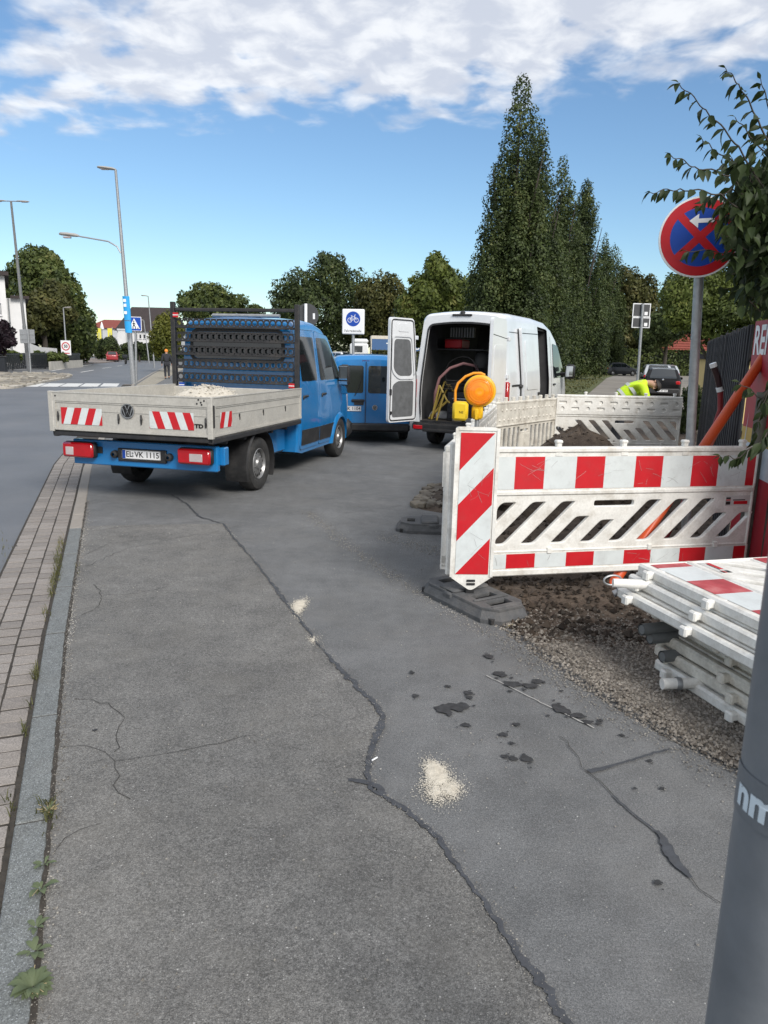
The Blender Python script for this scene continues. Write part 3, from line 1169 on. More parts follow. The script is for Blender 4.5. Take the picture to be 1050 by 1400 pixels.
def wheel(parent, x, y, Rw, wd, sg, slots=15, rimm=SILVER):
    """tyre lathe with a pressed steel rim as sub-part; sg = outer side"""
    T = Matrix.Translation((x, y, Rw)) @ Matrix.Rotation(sg * PI / 2, 4, 'Y')
    h = wd / 2
    mb = MB()
    rr = Rw * .585
    mb.lathe([(rr, -h * .8), (Rw * .8, -h), (Rw * .95, -h * .9), (Rw, -h * .6), (Rw, h * .6), (Rw * .95, h * .9), (Rw * .86, h), (Rw * .72, h * .98), (rr, h * .8), (rr * .96, h * .3), (rr * .96, -h * .5)], 32, T)
    for g in (-.3, 0, .3):
        mb.lathe([(Rw + .0005, h * g - .006), (Rw + .002, h * g), (Rw + .0005, h * g + .006)], 32, T)
    ty = mb.build('wheel', RUBBER, parent, 40)
    mb = MB()
    mb.lathe([(rr, h * .78), (rr * .96, h * .86), (rr * .9, h * .7), (rr * .86, h * .45), (rr * .62, h * .62), (rr * .42, h * .7), (rr * .36, h * .95), (rr * .1, h * 1.0), (0.001, h * 1.0)], 32, T)
    for k in range(slots):
        a = 2 * PI * k / slots
        M_ = T @ Matrix.Rotation(a, 4, 'Z') @ Matrix.Translation((rr * .755, 0, h * .545))
        mb.box((-rr * .1, -rr * .065, -.01), (rr * .09, rr * .065, h * .075), 1, .004, T=M_)
    for k in range(5):
        a = 2 * PI * k / 5
        mb.lathe([(.012, 0), (.012, .014), (.001, .016)], 8, T @ Matrix.Rotation(a, 4, 'Z') @ Matrix.Translation((rr * .5, 0, h * .66)))
    mb.build('rim', [rimm, BLACK], ty, 40)
    return ty


def number_plate(parent, mp, txt, w_=.52, h_=.11):
    mb = MB()
    q = roundpoly([(-w_ / 2, -h_ / 2), (w_ / 2, -h_ / 2), (w_ / 2, h_ / 2), (-w_ / 2, h_ / 2)], .01)
    mb.prism(q, lambda a, b: mp(a, b, .0), lambda a, b: mp(a, b, .008))
    for e in ([(-w_ / 2 + .003, 0), (w_ / 2 - .003, 0)],):
        pass
    fr = [(-w_ / 2 + .004, -h_ / 2 + .004), (w_ / 2 - .004, -h_ / 2 + .004), (w_ / 2 - .004, h_ / 2 - .004), (-w_ / 2 + .004, h_ / 2 - .004)]
    for a, b in zip(fr, fr[1:] + fr[:1]):
        strip(mb, [a, b], .004, mp, .0088, 2)
    mb.add([mp(-w_ / 2 + .006, -h_ / 2 + .006, .0087), mp(-w_ / 2 + .046, -h_ / 2 + .006, .0087), mp(-w_ / 2 + .046, h_ / 2 - .006, .0087), mp(-w_ / 2 + .006, h_ / 2 - .006, .0087)], [(0, 1, 2, 3)], 1)
    o = mb.build('number_plate', [PLATEW, SIGNB, BLACK], parent, 0)
    me = text_mesh(txt, h_ * .88, 0, bold=.0016)
    w0 = max(v.co.x for v in me.vertices) - min(v.co.x for v in me.vertices)
    k = min(1., (w_ - .075) / w0)
    map_mesh(me, lambda c: mp(c.x * k + .02, c.y, .0092))
    put('lettering', me, BLACK, o, smooth=False)
    return o


TX, TY, TYAW = -3.0267 * KV, 8.7871 * KV, .2377
truck = thing('flatbed_truck', 'blue double cab flatbed truck with grey tipper bed and red white warning stripes', 'truck', (TX, TY, 0), -TYAW, scale=KV)
FAX, RAX = 5.17, 1.515
cabh = Hull(([2.99, 3.02, 3.08, 3.6, 4.1, 4.45, 4.7, 4.9, 5.42, 5.5, 5.85, 6.08, 6.17], [2.22, 2.29, 2.33, 2.36, 2.34, 2.27, 2.13, 1.95, 1.43, 1.38, 1.24, 1.06, .85]),
            ([2.99, 3.2, 4.6, 5.0, 5.7, 6.17], [.34, .3, .3, .3, .3, .32]),
            ([2.99, 3.03, 3.1, 5.2, 5.7, 5.95, 6.1, 6.17], [.965, .99, 1.0, 1.0, .97, .9, .8, .7]),
            ([.25, .5, .9, 1.36, 2.1, 2.4], [.965, .99, 1.0, .985, .9, .865]), rc=.13, crown=.035, arches=[(FAX, .44)])
cab = cabh.build('cab_body', BLUE, truck)
for sg in (1, -1):
    sd_ = cabh.side(sg)
    # doors as slightly proud panels with gap lines
    for nm, poly in (('rear_door', [(3.1, .36), (3.98, .36), (3.98, 1.36), (3.93, 2.2), (3.12, 2.2)]), ('front_door', [(4.0, .36), (4.62, .36), (4.72, .72), (5.0, .83), (5.28, 1.0), (5.3, 1.37), (4.62, 2.14), (3.96, 2.2), (4.0, 1.36)])):
        mb = MB()
        patch(mb, roundpoly(poly, .06), sd_, .011, -.004, dens=.1)
        d = mb.build(nm, BLUE, truck, 40)
        mb = MB()
        strip(mb, dens2(roundpoly(poly, .06), .1), .014, sd_, .0035, close=True)
        mb.build('door_gap', BLACK, d, 0)
        if nm == 'rear_door':
            wp = [(3.17, 1.42), (3.9, 1.42), (3.86, 2.1), (3.16, 2.1)]
            hx = 3.3
        else:
            wp = [(4.06, 1.42), (5.2, 1.42), (4.98, 1.68), (4.62, 2.04), (4.5, 2.1), (4.02, 2.1)]
            hx = 4.2
        mb = MB()
        patch(mb, roundpoly(wp, .05), sd_, .015, .005, dens=.1)
        win = mb.build('window', GLASS, d, 40)
        if nm == 'front_door':
            mb = MB()
            strip(mb, dens2([(4.83, 1.44), (4.8, 1.86)], .1), .035, sd_, .018)
            mb.build('window_bar', BLACKP, win, 0)
        mb = MB()
        mb.box((-.012, -.09, -.018), (.03, .1, .016), 0, .012, T=Matrix.Translation(sd_(hx, 1.19, .01)) @ Matrix.Rotation(0 if sg > 0 else PI, 4, 'Z'))
        mb.box((-.012, -.015, -.04), (.02, .02, .02), 0, .01, T=Matrix.Translation(sd_(hx - .1, 1.18, .01)) @ Matrix.Rotation(0 if sg > 0 else PI, 4, 'Z'))
        mb.build('door_handle', BLACKP, d, 40)
    mb = MB()
    patch(mb, [(3.14, .43), (3.97, .43), (3.97, .66), (3.14, .67)], sd_, .022, 0)
    patch(mb, [(4.01, .43), (4.6, .43), (4.68, .6), (4.75, .665), (4.01, .66)], sd_, .022, 0)
    mb.build('side_moulding', BLACKP, truck, 40)
    mb = MB()
    strip(mb, dens2([(3.1, 1.24), (5.9, 1.13)], .1), .02, sd_, .013)
    mb.build('crease', BLUE, truck, 40)
    # wheel arch flare
    mb = MB()
    arc = [(FAX + q * math.cos(a), .3 + q * math.sin(a)) for q in (.44,) for a in [PI * k / 16 for k in range(17)]]
    arc2 = [(FAX + .53 * math.cos(a), .3 + .53 * math.sin(a)) for a in [PI * k / 16 for k in range(17)]]
    mb.loft([[sd_(*p, -.03) for p in arc], [sd_(*p, .035) for p in arc], [sd_(*p, .03) for p in [(FAX + .49 * math.cos(PI * k / 16), .3 + .49 * math.sin(PI * k / 16)) for k in range(17)]], [sd_(*p, -.002) for p in arc2]], False, False, closed=False)
    mb.build('wheel_arch', BLUE, truck, 50)
    # mirror
    mb = MB()
    T_ = Matrix.Translation((sg * 1.12, 5.0, 1.5)) @ Matrix.Rotation(sg * -.12, 4, 'Z')
    mb.box((-.09, -.06, -.2), (.09, .1, .17), 0, .05, T=T_)
    mb.tube([(sg * .98, 5.1, 1.42), (sg * 1.1, 5.04, 1.42)], .035, 8)
    mr = mb.build('mirror', BLACKP, truck, 50)
    mb = MB()
    mb.box((-.085, -.066, -.1), (.085, -.055, .14), 0, .01, T=T_)
    mb.box((-.085, -.066, -.18), (.085, -.055, -.12), 0, .01, T=T_)
    mb.build('mirror_glass', mat('mirror_glass', (.55, .58, .6), .03, metal=1), mr, 0)
    mb = MB()
    patch(mb, roundpoly([(5.72, .82), (6.02, .8), (6.0, 1.05), (5.66, 1.13)], .05), sd_, .01, 0)
    mb.build('headlight', CLEARL, truck, 40)
ov = cabh.over()
mb = MB()
patch(mb, roundpoly([(-.76, 4.78), (.76, 4.78), (.86, 5.4), (-.86, 5.4)], .06), ov, .008, -.01)
mb.build('windscreen', GLASS, truck, 40)
rearm = plane_map((0, 2.985, 0), (1, 0, 0), (0, 0, 1), (0, -1, 0))
mb = MB()
patch(mb, roundpoly([(-.74, 1.74), (.74, 1.74), (.72, 2.14), (-.72, 2.14)], .1), rearm, .012, -.01)
rw_ = mb.build('rear_window', GLASS, truck, 40)
mb = MB()
strip(mb, dens2(roundpoly([(-.77, 1.71), (.77, 1.71), (.75, 2.17), (-.75, 2.17)], .12), .1), .05, rearm, .009, close=True)
mb.build('window_seal', BLACKP, rw_, 0)
mb = MB()
mb.box((-.95, 5.9, .28), (.95, 6.2, .62), 0, .08)
mb.build('front_bumper', BLACKP, truck, 40)
mb = MB()
mb.tube([(-.5, 3.2, 2.395), (.62, 3.2, 2.395)], .03, 10)
mb.build('roof_bar', STEEL, truck, 40)

# ---- bed
mb = MB()
mb.box((-1.05, .02, .84), (1.05, 2.93, .885), 0, .006)
mb.build('bed_floor', mat('bed_floor', (.3, .28, .25), .7, var=.2, scale=4, dirt=((.45, .4, .3), .7, 3)), truck, 0)
mb = MB()
mb.box((-1.07, -.0, .80), (1.07, .06, .86), 0, .01)
for s_ in (-1, 1):
    mb.box((s_ * 1.03 - .035, .0, .79), (s_ * 1.03 + .035, 2.95, .855), 0, .01)
for y in (.5, 1.05, 1.95, 2.5):
    mb.box((-1.0, y - .03, .74), (1.0, y + .03, .838), 0, .01)
for s_ in (-.42, .42):
    mb.box((s_ - .04, .25, .52), (s_ + .04, 4.6, .74), 0, .015)
mb.build('chassis', STEELD, truck, 0)


def ribbed(mb, w_, h_, mp, t=.03, side=0):
    """folding drop side: frame rails, top band, recessed field with two grooves"""
    def bx(a0, a1, b0, b1, o0, o1):
        c8 = [mp(a, b, o) for o in (o0, o1) for a, b in ((a0, b0), (a1, b0), (a1, b1), (a0, b1))]
        mb.add(c8, [(0, 1, 2, 3), (4, 5, 6, 7), (0, 1, 5, 4), (1, 2, 6, 5), (2, 3, 7, 6), (3, 0, 4, 7)])
    bx(0, w_, 0, h_, -t, 0)
    bx(0, w_, h_ * .76, h_, .0005, .014)
    bx(0, w_, 0, h_ * .055, .0005, .014)
    bx(0, .05, h_ * .055, h_ * .76, .0005, .014)
    bx(w_ - .05, w_, h_ * .055, h_ * .76, .0005, .014)
    bx(.05, w_ - .05, h_ * .52, h_ * .54, .0005, .005)
    bx(.05, w_ - .05, h_ * .72, h_ * .75, .0005, .008)
    bx(0, w_, h_ - .012, h_, .0145, .02)
    bx(0, w_, .004, .03, .0145, .019)


mb = MB()
tgm = plane_map((-1.05, 0, .87), (1, 0, 0), (0, 0, 1), (0, -1, 0))
ribbed(mb, 2.1, .46, tgm)
tg = mb.build('tailgate', ALU, truck, 0)
mb = MB()
stripes(mb, .12, .68, .075, .275, .196, -.35, .02, tgm, off=.006)
mb.build('warning_stripes', [REFW, REFR], tg, 0)
mb = MB()
stripes(mb, 1.31, 1.88, .075, .275, .196, .35, 1.45 - .008, tgm, off=.006)
mb.build('warning_stripes', [REFW, REFR], tg, 0)
vlogo(tg, lambda a, b, o=0.: tgm(1.03 + a, .265 + b, .006 + o), .088, [BLACK, CHROME])
for x in (.075, .9, 1.2, 2.03):
    mb = MB()
    mb.tube([(-1.05 + x, -.008, .87 + .11), (-1.05 + x + .006, -.01, .87 + .17), (-1.05 + x, -.008, .87 + .225)], [.008, .014, .008], 6)
    mb.build('hinge_pin', BLACKP, tg, 0)
for x, z in ((.06, .41), (1.95, .43), (1.98, .4), (1.93, .385), (2.02, .42), (1.99, .375)):
    mb = MB()
    mb.lathe([(.011, 0), (.011, .004), (.001, .005)], 8, Matrix.Translation((-1.05 + x, -.014, .87 + z)) @ Matrix.Rotation(PI / 2, 4, 'X'))
    mb.build('bolt', BLACKP, tg, 0)
me = text_mesh('TD', .062, .001, bold=.003)
map_mesh(me, lambda c: tgm(1.945 + c.x * 1.3, .125 + c.y, .007))
put('lettering', me, BLACK, tg, smooth=False)
for sg in (1, -1):
    mb = MB()
    sm = plane_map((sg * 1.05, .03, .87), (0, 1, 0), (0, 0, 1), (sg, 0, 0))
    ribbed(mb, 2.92, .46, sm)
    o = mb.build('side_panel', ALU, truck, 0)
    mb = MB()
    stripes(mb, .18, .5, .09, .275, .21, -.35 if sg > 0 else .35, .13, sm, off=.006)
    mb.build('warning_stripes', [REFW, REFR], o, 0)
    mb = MB()
    for f_ in (.75, 1.5, 2.3):
        mb.box((sg * 1.05 - .004, f_ - .012, 1.06), (sg * 1.05 + .012, f_ + .012, 1.1), 0, .004)
        mb.box((sg * 1.05 - .004, f_ + .004, 1.02), (sg * 1.05 + .012, f_ + .012, 1.06), 0, .003)
    mb.build('latch', BLACKP, o, 0)
    mb = MB()
    mb.box((sg * 1.05 - .045, -.02, .85), (sg * 1.05 + .02, .035, 1.335), 0, .006)
    cp = mb.build('corner_post', ALU, truck, 0)
    mb = MB()
    mb.box((sg * 1.075 - .012, .0, .98), (sg * 1.075 + .012, .025, 1.24), 0, .008)
    mb.build('corner_latch', BLACKP, cp, 0)
mb = MB()
mb.box((-1.03, 2.86, .88), (1.03, 2.9, 1.3), 0, .008)
mb.build('bed_front_wall', ALU, truck, 0)
# ---- headboard rack with drilled slats
rack = MB()
for x in (-1.04, 1.0):
    rack.box((x - .035, 2.9, .86), (x + .035, 2.97, 2.58 if x < 0 else 2.55), 0, .008)
rack.box((-1.0, 2.91, 2.44), (.97, 2.96, 2.49), 0, .008)
hr = rack.build('headboard_rack', STEELD, truck, 0)


def drilled(w_, h_, nh, r_):
    """one row of round holes in a strip"""
    mb = MB()
    pw = w_ / nh
    n = 16
    for side in (0, 1):
        yv = .006 * side
        for i in range(nh):
            cx_ = -w_ / 2 + pw * (i + .5)
            ci, sq = [], []
            for k in range(n):
                a = 2 * PI * (k + .5) / n
                c_, s_ = math.cos(a), math.sin(a)
                q = max(abs(c_) / (pw / 2), abs(s_) / (h_ / 2))
                ci.append((cx_ + r_ * c_, yv, r_ * s_))
                sq.append((cx_ + c_ / q, yv, s_ / q))
            mb.loft([ci, sq], False, False)
            if side:
                mb.loft([ci, [(x, 0, z) for x, _, z in ci]], False, False)
    mb.box((-w_ / 2, -.03, -h_ / 2 - .03), (w_ / 2, .03, -h_ / 2), 0, .004)
    mb.box((-w_ / 2, -.004, h_ / 2), (w_ / 2, .012, h_ / 2 + .012), 0)
    return mb


sp = drilled(1.94, .105, 20, .036)
first = None
for z in (2.27, 2.065, 1.86, 1.655, 1.45):
    if first is None:
        first = sp.build('slat', STEELD, hr, 0)
        o = first
    else:
        o = first.copy()
        COL.objects.link(o)
    o.location = (-.02, 2.93, z)
for i, (x, z, c_) in enumerate(((-.97, 2.38, SIGNR), (.93, 1.36, SIGNR), (-.9, 1.32, SIGNB))):
    mb = MB()
    mb.box((x - .045, 2.875, z - .035), (x + .045, 2.885, z + .035), 0, .002)
    mb.box((x - .045, 2.8735, z - .006), (x + .045, 2.8745, z + .006), 1)
    mb.build('sticker', [c_, SIGNW], hr, 0)
# ---- rear beam
mb = MB()
mb.box((-.96, .22, .43), (1.0, .3, .74), 0, .012)
mb.box((.98, .3, .5), (1.06, .42, .72), 0, .012)
bm_ = mb.build('rear_beam', BLUE, truck, 0)
bmp = plane_map((0, .22, 0), (1, 0, 0), (0, 0, 1), (0, -1, 0))
for sg in (-1, 1):
    c_ = -.82 if sg < 0 else .75
    mb = MB()
    mb.box((c_ - .22, .14, .52), (c_ + .22, .225, .715), 0, .025)
    h_ = mb.build('tail_light', BLACKP, truck, 40)
    mb = MB()
    mb.box((c_ - .215, .1, .525), (c_ + .215, .145, .71), 0, .03)
    mb.build('lens', REDL, h_, 40)
    mb = MB()
    x0 = c_ - .13 if sg < 0 else c_ - .02
    mb.box((x0 - .03, .097, .555 if sg < 0 else .56), (x0 + .14 if sg > 0 else x0 + .08, .103, .655), 0, .01)
    mb.build('clear_lens', CLEARL, h_, 40)
mb = MB()
mb.box((-.32, .195, .50), (.34, .222, .66), 0, .01)
for x in (-.36, .38):
    mb.lathe([(.05, 0), (.045, .05), (.02, .06)], 12, Matrix.Translation((x, .22, .58)) @ Matrix.Rotation(PI / 2, 4, 'X'))
mb.box((-.62, .21, .58), (-.54, .222, .66), 0)
mb.build('plate_holder', BLACKP, truck, 40)
number_plate(truck, lambda a, b, o=0.: bmp(a + .01, b + .59, o + .028), 'EL VK 1115')
mb = MB()
mb.lathe([(.012, 0), (.012, .003), (.001, .003)], 10, Matrix.Translation((-.103, .182, .605)) @ Matrix.Rotation(PI / 2, 4, 'X'))
mb.lathe([(.012, 0), (.012, .003), (.001, .003)], 10, Matrix.Translation((-.103, .182, .572)) @ Matrix.Rotation(PI / 2, 4, 'X'))
mb.build('plate_seal', STEEL, truck, 0)
# ---- running gear
for sg in (1, -1):
    wheel(truck, sg * .89, RAX, .362, .22, sg)
    wheel(truck, sg * .89, FAX, .362, .22, sg)
    mb = MB()
    a_ = [R(-28 + 8 * k) for k in range(30)]
    o_, i_ = [], []
    for q, lst in ((.475, o_), (.455, i_)):
        pass
    rows = []
    for x, q in ((.70, .46), (.70, .475), (1.0, .475), (1.02, .45), (.995, .45), (.70, .46)):
        rows.append([(sg * x, RAX + q * math.cos(t), .37 + q * math.sin(t)) for t in a_])
    mb.loft(rows, False, False, closed=False)
    mb.build('mudguard', BLACKP, truck, 50)
    mb = MB()
    mb.box((sg * .62 - .3 * (sg > 0) * 0 - .18, 2.25, .36), (sg * .62 + .18, 2.95, .78), 0, .03)
    mb.build('side_box', BLACKP if sg < 0 else BLUE, truck, 0)
mb = MB()
mb.tube([(-.8, RAX, .37), (.8, RAX, .37)], .06, 10)
mb.tube([(-.8, FAX, .37), (.8, FAX, .37)], .06, 10)
mb.lathe([(.02, -.13), (.13, -.1), (.16, 0), (.13, .1), (.02, .13)], 16, Matrix.Translation((0, RAX, .37)))
mb.build('axle', STEELD, truck, 40)
mb = MB()
mb.box((-.9, FAX - .42, .32), (.9, FAX + .42, .8), 0, .02)
mb.box((-.88, 3.1, .3), (.88, 4.7, .5), 0, .02)
mb.build('underbody', DARKIN, truck, 0)
# ---- sand in the bed
mb = MB()
rings = []
for i in range(9):
    t = i / 8
    ring = []
    for k in range(30):
        a = 2 * PI * k / 30
        n1 = noise.fractal(Vector((math.cos(a) * 2, math.sin(a) * 2, t * 2 + 4)), 1, 2, 4)
        ring.append((.05 + (1 - t) * .78 * (1 + .16 * n1) * math.cos(a), 1.9 + (1 - t) * .85 * (1 + .16 * n1) * math.sin(a), .885 + .47 * math.sin(t * PI / 2) ** .8 * (1 + .08 * n1)))
    rings.append(ring)
mb.loft(rings, False, True)
for _ in range(900):
    p = rnd.choice(rnd.choice(rings))
    grain(mb, (p[0] + rnd.gauss(0, .05), p[1] + rnd.gauss(0, .05), p[2] + .003), rnd.uniform(.006, .02))
o = mb.build('sand_pile', SANDM, None, 60, recalc=False)
o.location, o.rotation_euler, o.scale = truck.location, truck.rotation_euler, truck.scale
tag(o, 'heap of pale sand lying in the bed of the blue truck', 'sand pile')

# ------------------------------------------------------------------ small blue van
caddy = thing('delivery_van', 'small blue van seen from behind with twin rear windows and round badge', 'van', (-.33, 15.0, 0), R(3), scale=.943)
ch = Hull(([0, .06, .2, 1.0, 2.2, 2.7, 3.35, 3.5, 4.2, 4.38], [1.72, 1.8, 1.82, 1.84, 1.8, 1.68, 1.14, 1.08, .92, .7]),
          ([0, .3, 4.38], [.3, .22, .24]), ([0, .05, .25, 3.6, 4.1, 4.38], [.85, .88, .9, .9, .84, .65]),
          ([.25, .5, .9, 1.1, 1.7, 1.85], [.95, .99, 1., .98, .86, .84]), rc=.1, crown=.03, arches=[(.85, .37), (3.55, .37)])
ch.build('body', BLUE, caddy)
cm = lambda a, b, off=0.: Vector((a, -off, b))
for sg in (-1, 1):
    mb = MB()
    poly = [(sg * .03 - .1, .42), (sg * .8 if sg > 0 else -.8, .42), (sg * .8, 1.0), (sg * .7, 1.68), (sg * .03 - .1, 1.68)]
    patch(mb, poly, cm, .012, -.01)
    d = mb.build('rear_door', BLUE, caddy, 30)
    mb = MB()
    wp = [(sg * .05 - .1, 1.05), (sg * .76, 1.05), (sg * .68, 1.62), (sg * .05 - .1, 1.62)]
    patch(mb, roundpoly(wp, .05), cm, .018, .005)
    mb.build('window', GLASS, d, 30)
    mb = MB()
    mb.box((sg * .82 - .05, -.03, .68), (sg * .82 + .06, .12, 1.06), 0, .03)
    mb.build('tail_light', REDL, caddy, 40)
    wheel(caddy, sg * .78, .85, .315, .2, sg)
    wheel(caddy, sg * .78, 3.55, .315, .2, sg)
    sd_ = ch.side(sg)
    mb = MB()
    patch(mb, roundpoly([(.35, 1.12), (1.5, 1.12), (1.5, 1.62), (.42, 1.62)], .06), sd_, .01, 0)
    patch(mb, roundpoly([(1.62, 1.12), (2.95, 1.12), (2.45, 1.62), (1.62, 1.62)], .06), sd_, .01, 0)
    mb.build('side_window', GLASS, caddy, 40)
    mb = MB()
    mb.box((-.1, -.05, -.09), (.1, .08, .09), 0, .04, T=Matrix.Translation((sg * 1.0, 3.0, 1.1)))
    mb.build('mirror', BLACKP, caddy, 40)
mb = MB()
strip(mb, [(-.1, .42), (-.1, 1.7)], .014, cm, .013)
mb.build('door_gap', BLACK, caddy, 0)
mb = MB()
mb.box((-.86, -.07, .24), (.86, .2, .42), 0, .04)
mb.build('bumper', BLACKP, caddy, 40)
mb = MB()
mb.box((-.4, -.045, .86), (-.12, -.005, .92), 0, .015)
mb.box((-.34, -.034, .8), (-.14, -.014, .86), 0, .004)
mb.build('handle_bar', BLACKP, caddy, 40)
number_plate(caddy, lambda a, b, o=0.: cm(a - .45, b + .72, o + .015), 'EL VK 1104')
vlogo(caddy, lambda a, b, o=0.: cm(.1 + a, .75 + b, o + .013), .055, [BLACK, CHROME])
mb = MB()
mb.box((-.2, -.0, 1.7), (-.02, .06, 1.74), 0, .012)
mb.build('brake_light', REDL, caddy, 40)
mb = MB()
mb.tube([cm(-.33, 1.0, .03), cm(-.26, 1.12, .035), cm(-.17, 1.45, .035)], .012, 6)
mb.build('wiper', BLACK, caddy, 40)
mb = MB()
mb.box((-.8, .5, .2), (.8, 4.1, .5), 0, .03)
mb.build('underbody', DARKIN, caddy, 0)

# ------------------------------------------------------------------ white van with open doors
VX, VY, VYAW = 1.34, 13.95, .447
van = thing('panel_van', 'white panel van with both rear doors open and sliding door pushed back', 'van', (VX, VY, 0), -VYAW, scale=KV)
vh = Hull(([0, .04, .15, .6, 2.2, 3.2, 3.7, 4.1, 4.5, 5.1, 5.25, 5.65, 5.85], [2.62, 2.66, 2.68, 2.7, 2.7, 2.66, 2.55, 2.36, 2.0, 1.5, 1.42, 1.2, .85]),
          ([0, .3, 5.85], [.45, .34, .3]), ([0, .05, .2, 4.4, 5.0, 5.5, 5.85], [.95, .975, .99, .99, .96, .88, .66]),
          ([.3, .5, .95, 1.35, 2.3, 2.6, 2.75], [.965, .99, 1.0, .985, .87, .83, .81]), rc=.16, crown=.04, arches=[(1.02, .41), (4.68, .42)])
SKIP = lambda c: c.x > .7 and 2.16 < c.y < 3.32 and .58 < c.z < 2.42
mb = MB()
outer = vh.ring(0)
inner = []
for p in outer:
    inner.append(Vector((p.x * (.87 if p.z > .8 else .86), .0, .56 + (p.z - vh.zb(0)) * (2.5 - .56) / (vh.zt(0) + .04 - vh.zb(0)))))
mb.loft([inner, outer], False, False)
mb.loft([inner, [p + Vector((0, .06, 0)) for p in inner], [Vector((p.x * 1.03, .08, p.z)) for p in inner]], False, False)
vh.build('body', VANW, van, cap0=False, skip=SKIP, mb=mb)
# interior lining
mb = MB()
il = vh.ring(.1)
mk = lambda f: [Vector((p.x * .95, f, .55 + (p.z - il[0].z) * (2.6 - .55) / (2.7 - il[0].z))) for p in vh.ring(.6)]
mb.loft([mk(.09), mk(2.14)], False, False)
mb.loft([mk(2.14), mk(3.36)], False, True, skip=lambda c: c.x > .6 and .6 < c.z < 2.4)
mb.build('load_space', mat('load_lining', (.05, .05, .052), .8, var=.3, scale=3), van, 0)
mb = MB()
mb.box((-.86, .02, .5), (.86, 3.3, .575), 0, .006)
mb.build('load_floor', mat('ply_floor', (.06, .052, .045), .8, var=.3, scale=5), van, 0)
mb = MB()
vrm = plane_map((0, 0, 0), (1, 0, 0), (0, 0, 1), (0, -1, 0))
strip(mb, [(p.x, p.z) for p in inner] , .035, lambda a, b, o=0.: Vector((a, -.012 - o, b)), 0, close=True)
mb.build('door_seal', BLACKP, van, 0)
mb = MB()
mb.box((-.96, -.1, .38), (.96, .25, .54), 0, .04)
mb.box((-.7, -.16, .36), (.7, -.05, .43), 0, .02)
bp_ = mb.build('rear_bumper', BLACKP, van, 40)
for sg in (-1, 1):
    mb = MB()
    mb.box((sg * .82 - .1, -.11, .4), (sg * .82 + .1, -.09, .48), 0, .01)
    mb.build('reflector', REDL, bp_, 0)
    mb = MB()
    mb.box((sg * .955 - .05, -.02, .72), (sg * .955 + .045, .1, 1.4), 0, .02)
    tl = mb.build('tail_light', REDL, van, 40)
    mb = MB()
    mb.box((sg * .955 - .052, -.024, .92), (sg * .955 + .047, .09, 1.05), 0, .015)
    mb.build('clear_lens', CLEARL, tl, 40)
    wheel(van, sg * .86, 1.02, .345, .22, sg)
    wheel(van, sg * .86, 4.68, .345, .22, sg)
    sd_ = vh.side(sg)
    mb = MB()
    patch(mb, roundpoly([(3.72, 1.42), (4.95, 1.42), (4.78, 1.62), (4.2, 2.16), (3.74, 2.2)], .06), sd_, .012, 0)
    mb.build('front_window', GLASS, van, 40)
    mb = MB()
    mb.box((-.11, -.08, -.17), (.11, .1, .17), 0, .05, T=Matrix.Translation((sg * 1.19, 4.45, 1.56)))
    mb.tube([(sg * .95, 4.5, 1.5), (sg * 1.12, 4.47, 1.5)], .04, 8)
    mr = mb.build('mirror', BLACKP, van, 50)
    mb = MB()
    mb.box((-.085, -.088, -.12), (.085, -.076, .13), 0, .01, T=Matrix.Translation((sg * 1.19, 4.45, 1.56)))
    mb.build('mirror_glass', MC['mirror_glass'], mr, 0)
    mb = MB()
    strip(mb, dens2([(3.55, .6), (3.55, 2.35)], .15), .016, sd_, .003)
    strip(mb, dens2([(4.62, .85), (4.72, 1.36), (4.3, 2.2)], .12), .016, sd_, .003)
    strip(mb, dens2([(.12, 1.02), (5.6, .95)], .2), .014, sd_, .003)
    strip(mb, dens2([(.3, 2.34), (2.1, 2.34)], .2), .014, sd_, .003)
    mb.build('panel_gap', BLACK, van, 0)
    mb = MB()
    mb.box((-.01, -.09, -.02), (.03, .09, .02), 0, .012, T=Matrix.Translation(sd_(3.75, 1.27, .005)) @ Matrix.Rotation(0 if sg > 0 else PI, 4, 'Z'))
    mb.build('door_handle', BLACKP, van, 40)
# sliding door: parked back along the right side, a little proud
sdm = vh.side(1)
mb = MB()
poly = [(.92, .95), (1.38, .95), (1.45, .6), (2.18, .6), (2.18, 2.44), (.92, 2.44)]
pp = roundpoly(poly, .06)
patch(mb, pp, lambda f, z, o=0.: sdm(f, z, o + .075), .0, -.055, dens=.15)
sl_ = mb.build('sliding_door', VANW, van, 40)
mb = MB()
strip(mb, dens2([(.9, .95), (.9, 2.42)], .15), .05, sdm, .012)
strip(mb, dens2([(.94, 1.02), (2.16, .99)], .15), .014, lambda f, z, o=0.: sdm(f, z, o + .076), .003)
strip(mb, dens2([(.96, 2.34), (2.16, 2.36)], .15), .014, lambda f, z, o=0.: sdm(f, z, o + .076), .003)
mb.build('panel_gap', BLACK, sl_, 0)
mb = MB()
patch(mb, roundpoly([(1.1, 1.22), (2.02, 1.22), (2.02, 2.2), (1.1, 2.2)], .08), lambda f, z, o=0.: sdm(f, z, o + .076), .012, 0)
mb.build('door_panel', VANW, sl_, 40)
mb = MB()
mb.box((-.01, -.07, -.03), (.03, .07, .03), 0, .012, T=Matrix.Translation(sdm(2.05, 1.12, .08)))
mb.box((-.05, -.12, -.03), (.02, .04, .03), 0, .012, T=Matrix.Translation(sdm(.9, 1.3, .03)))
mb.build('door_handle', BLACKP, sl_, 40)
mb = MB()
strip(mb, dens2([(.3, 1.32), (1.0, 1.32)], .2), .04, sdm, .006)
mb.build('door_rail', BLACKP, van, 0)


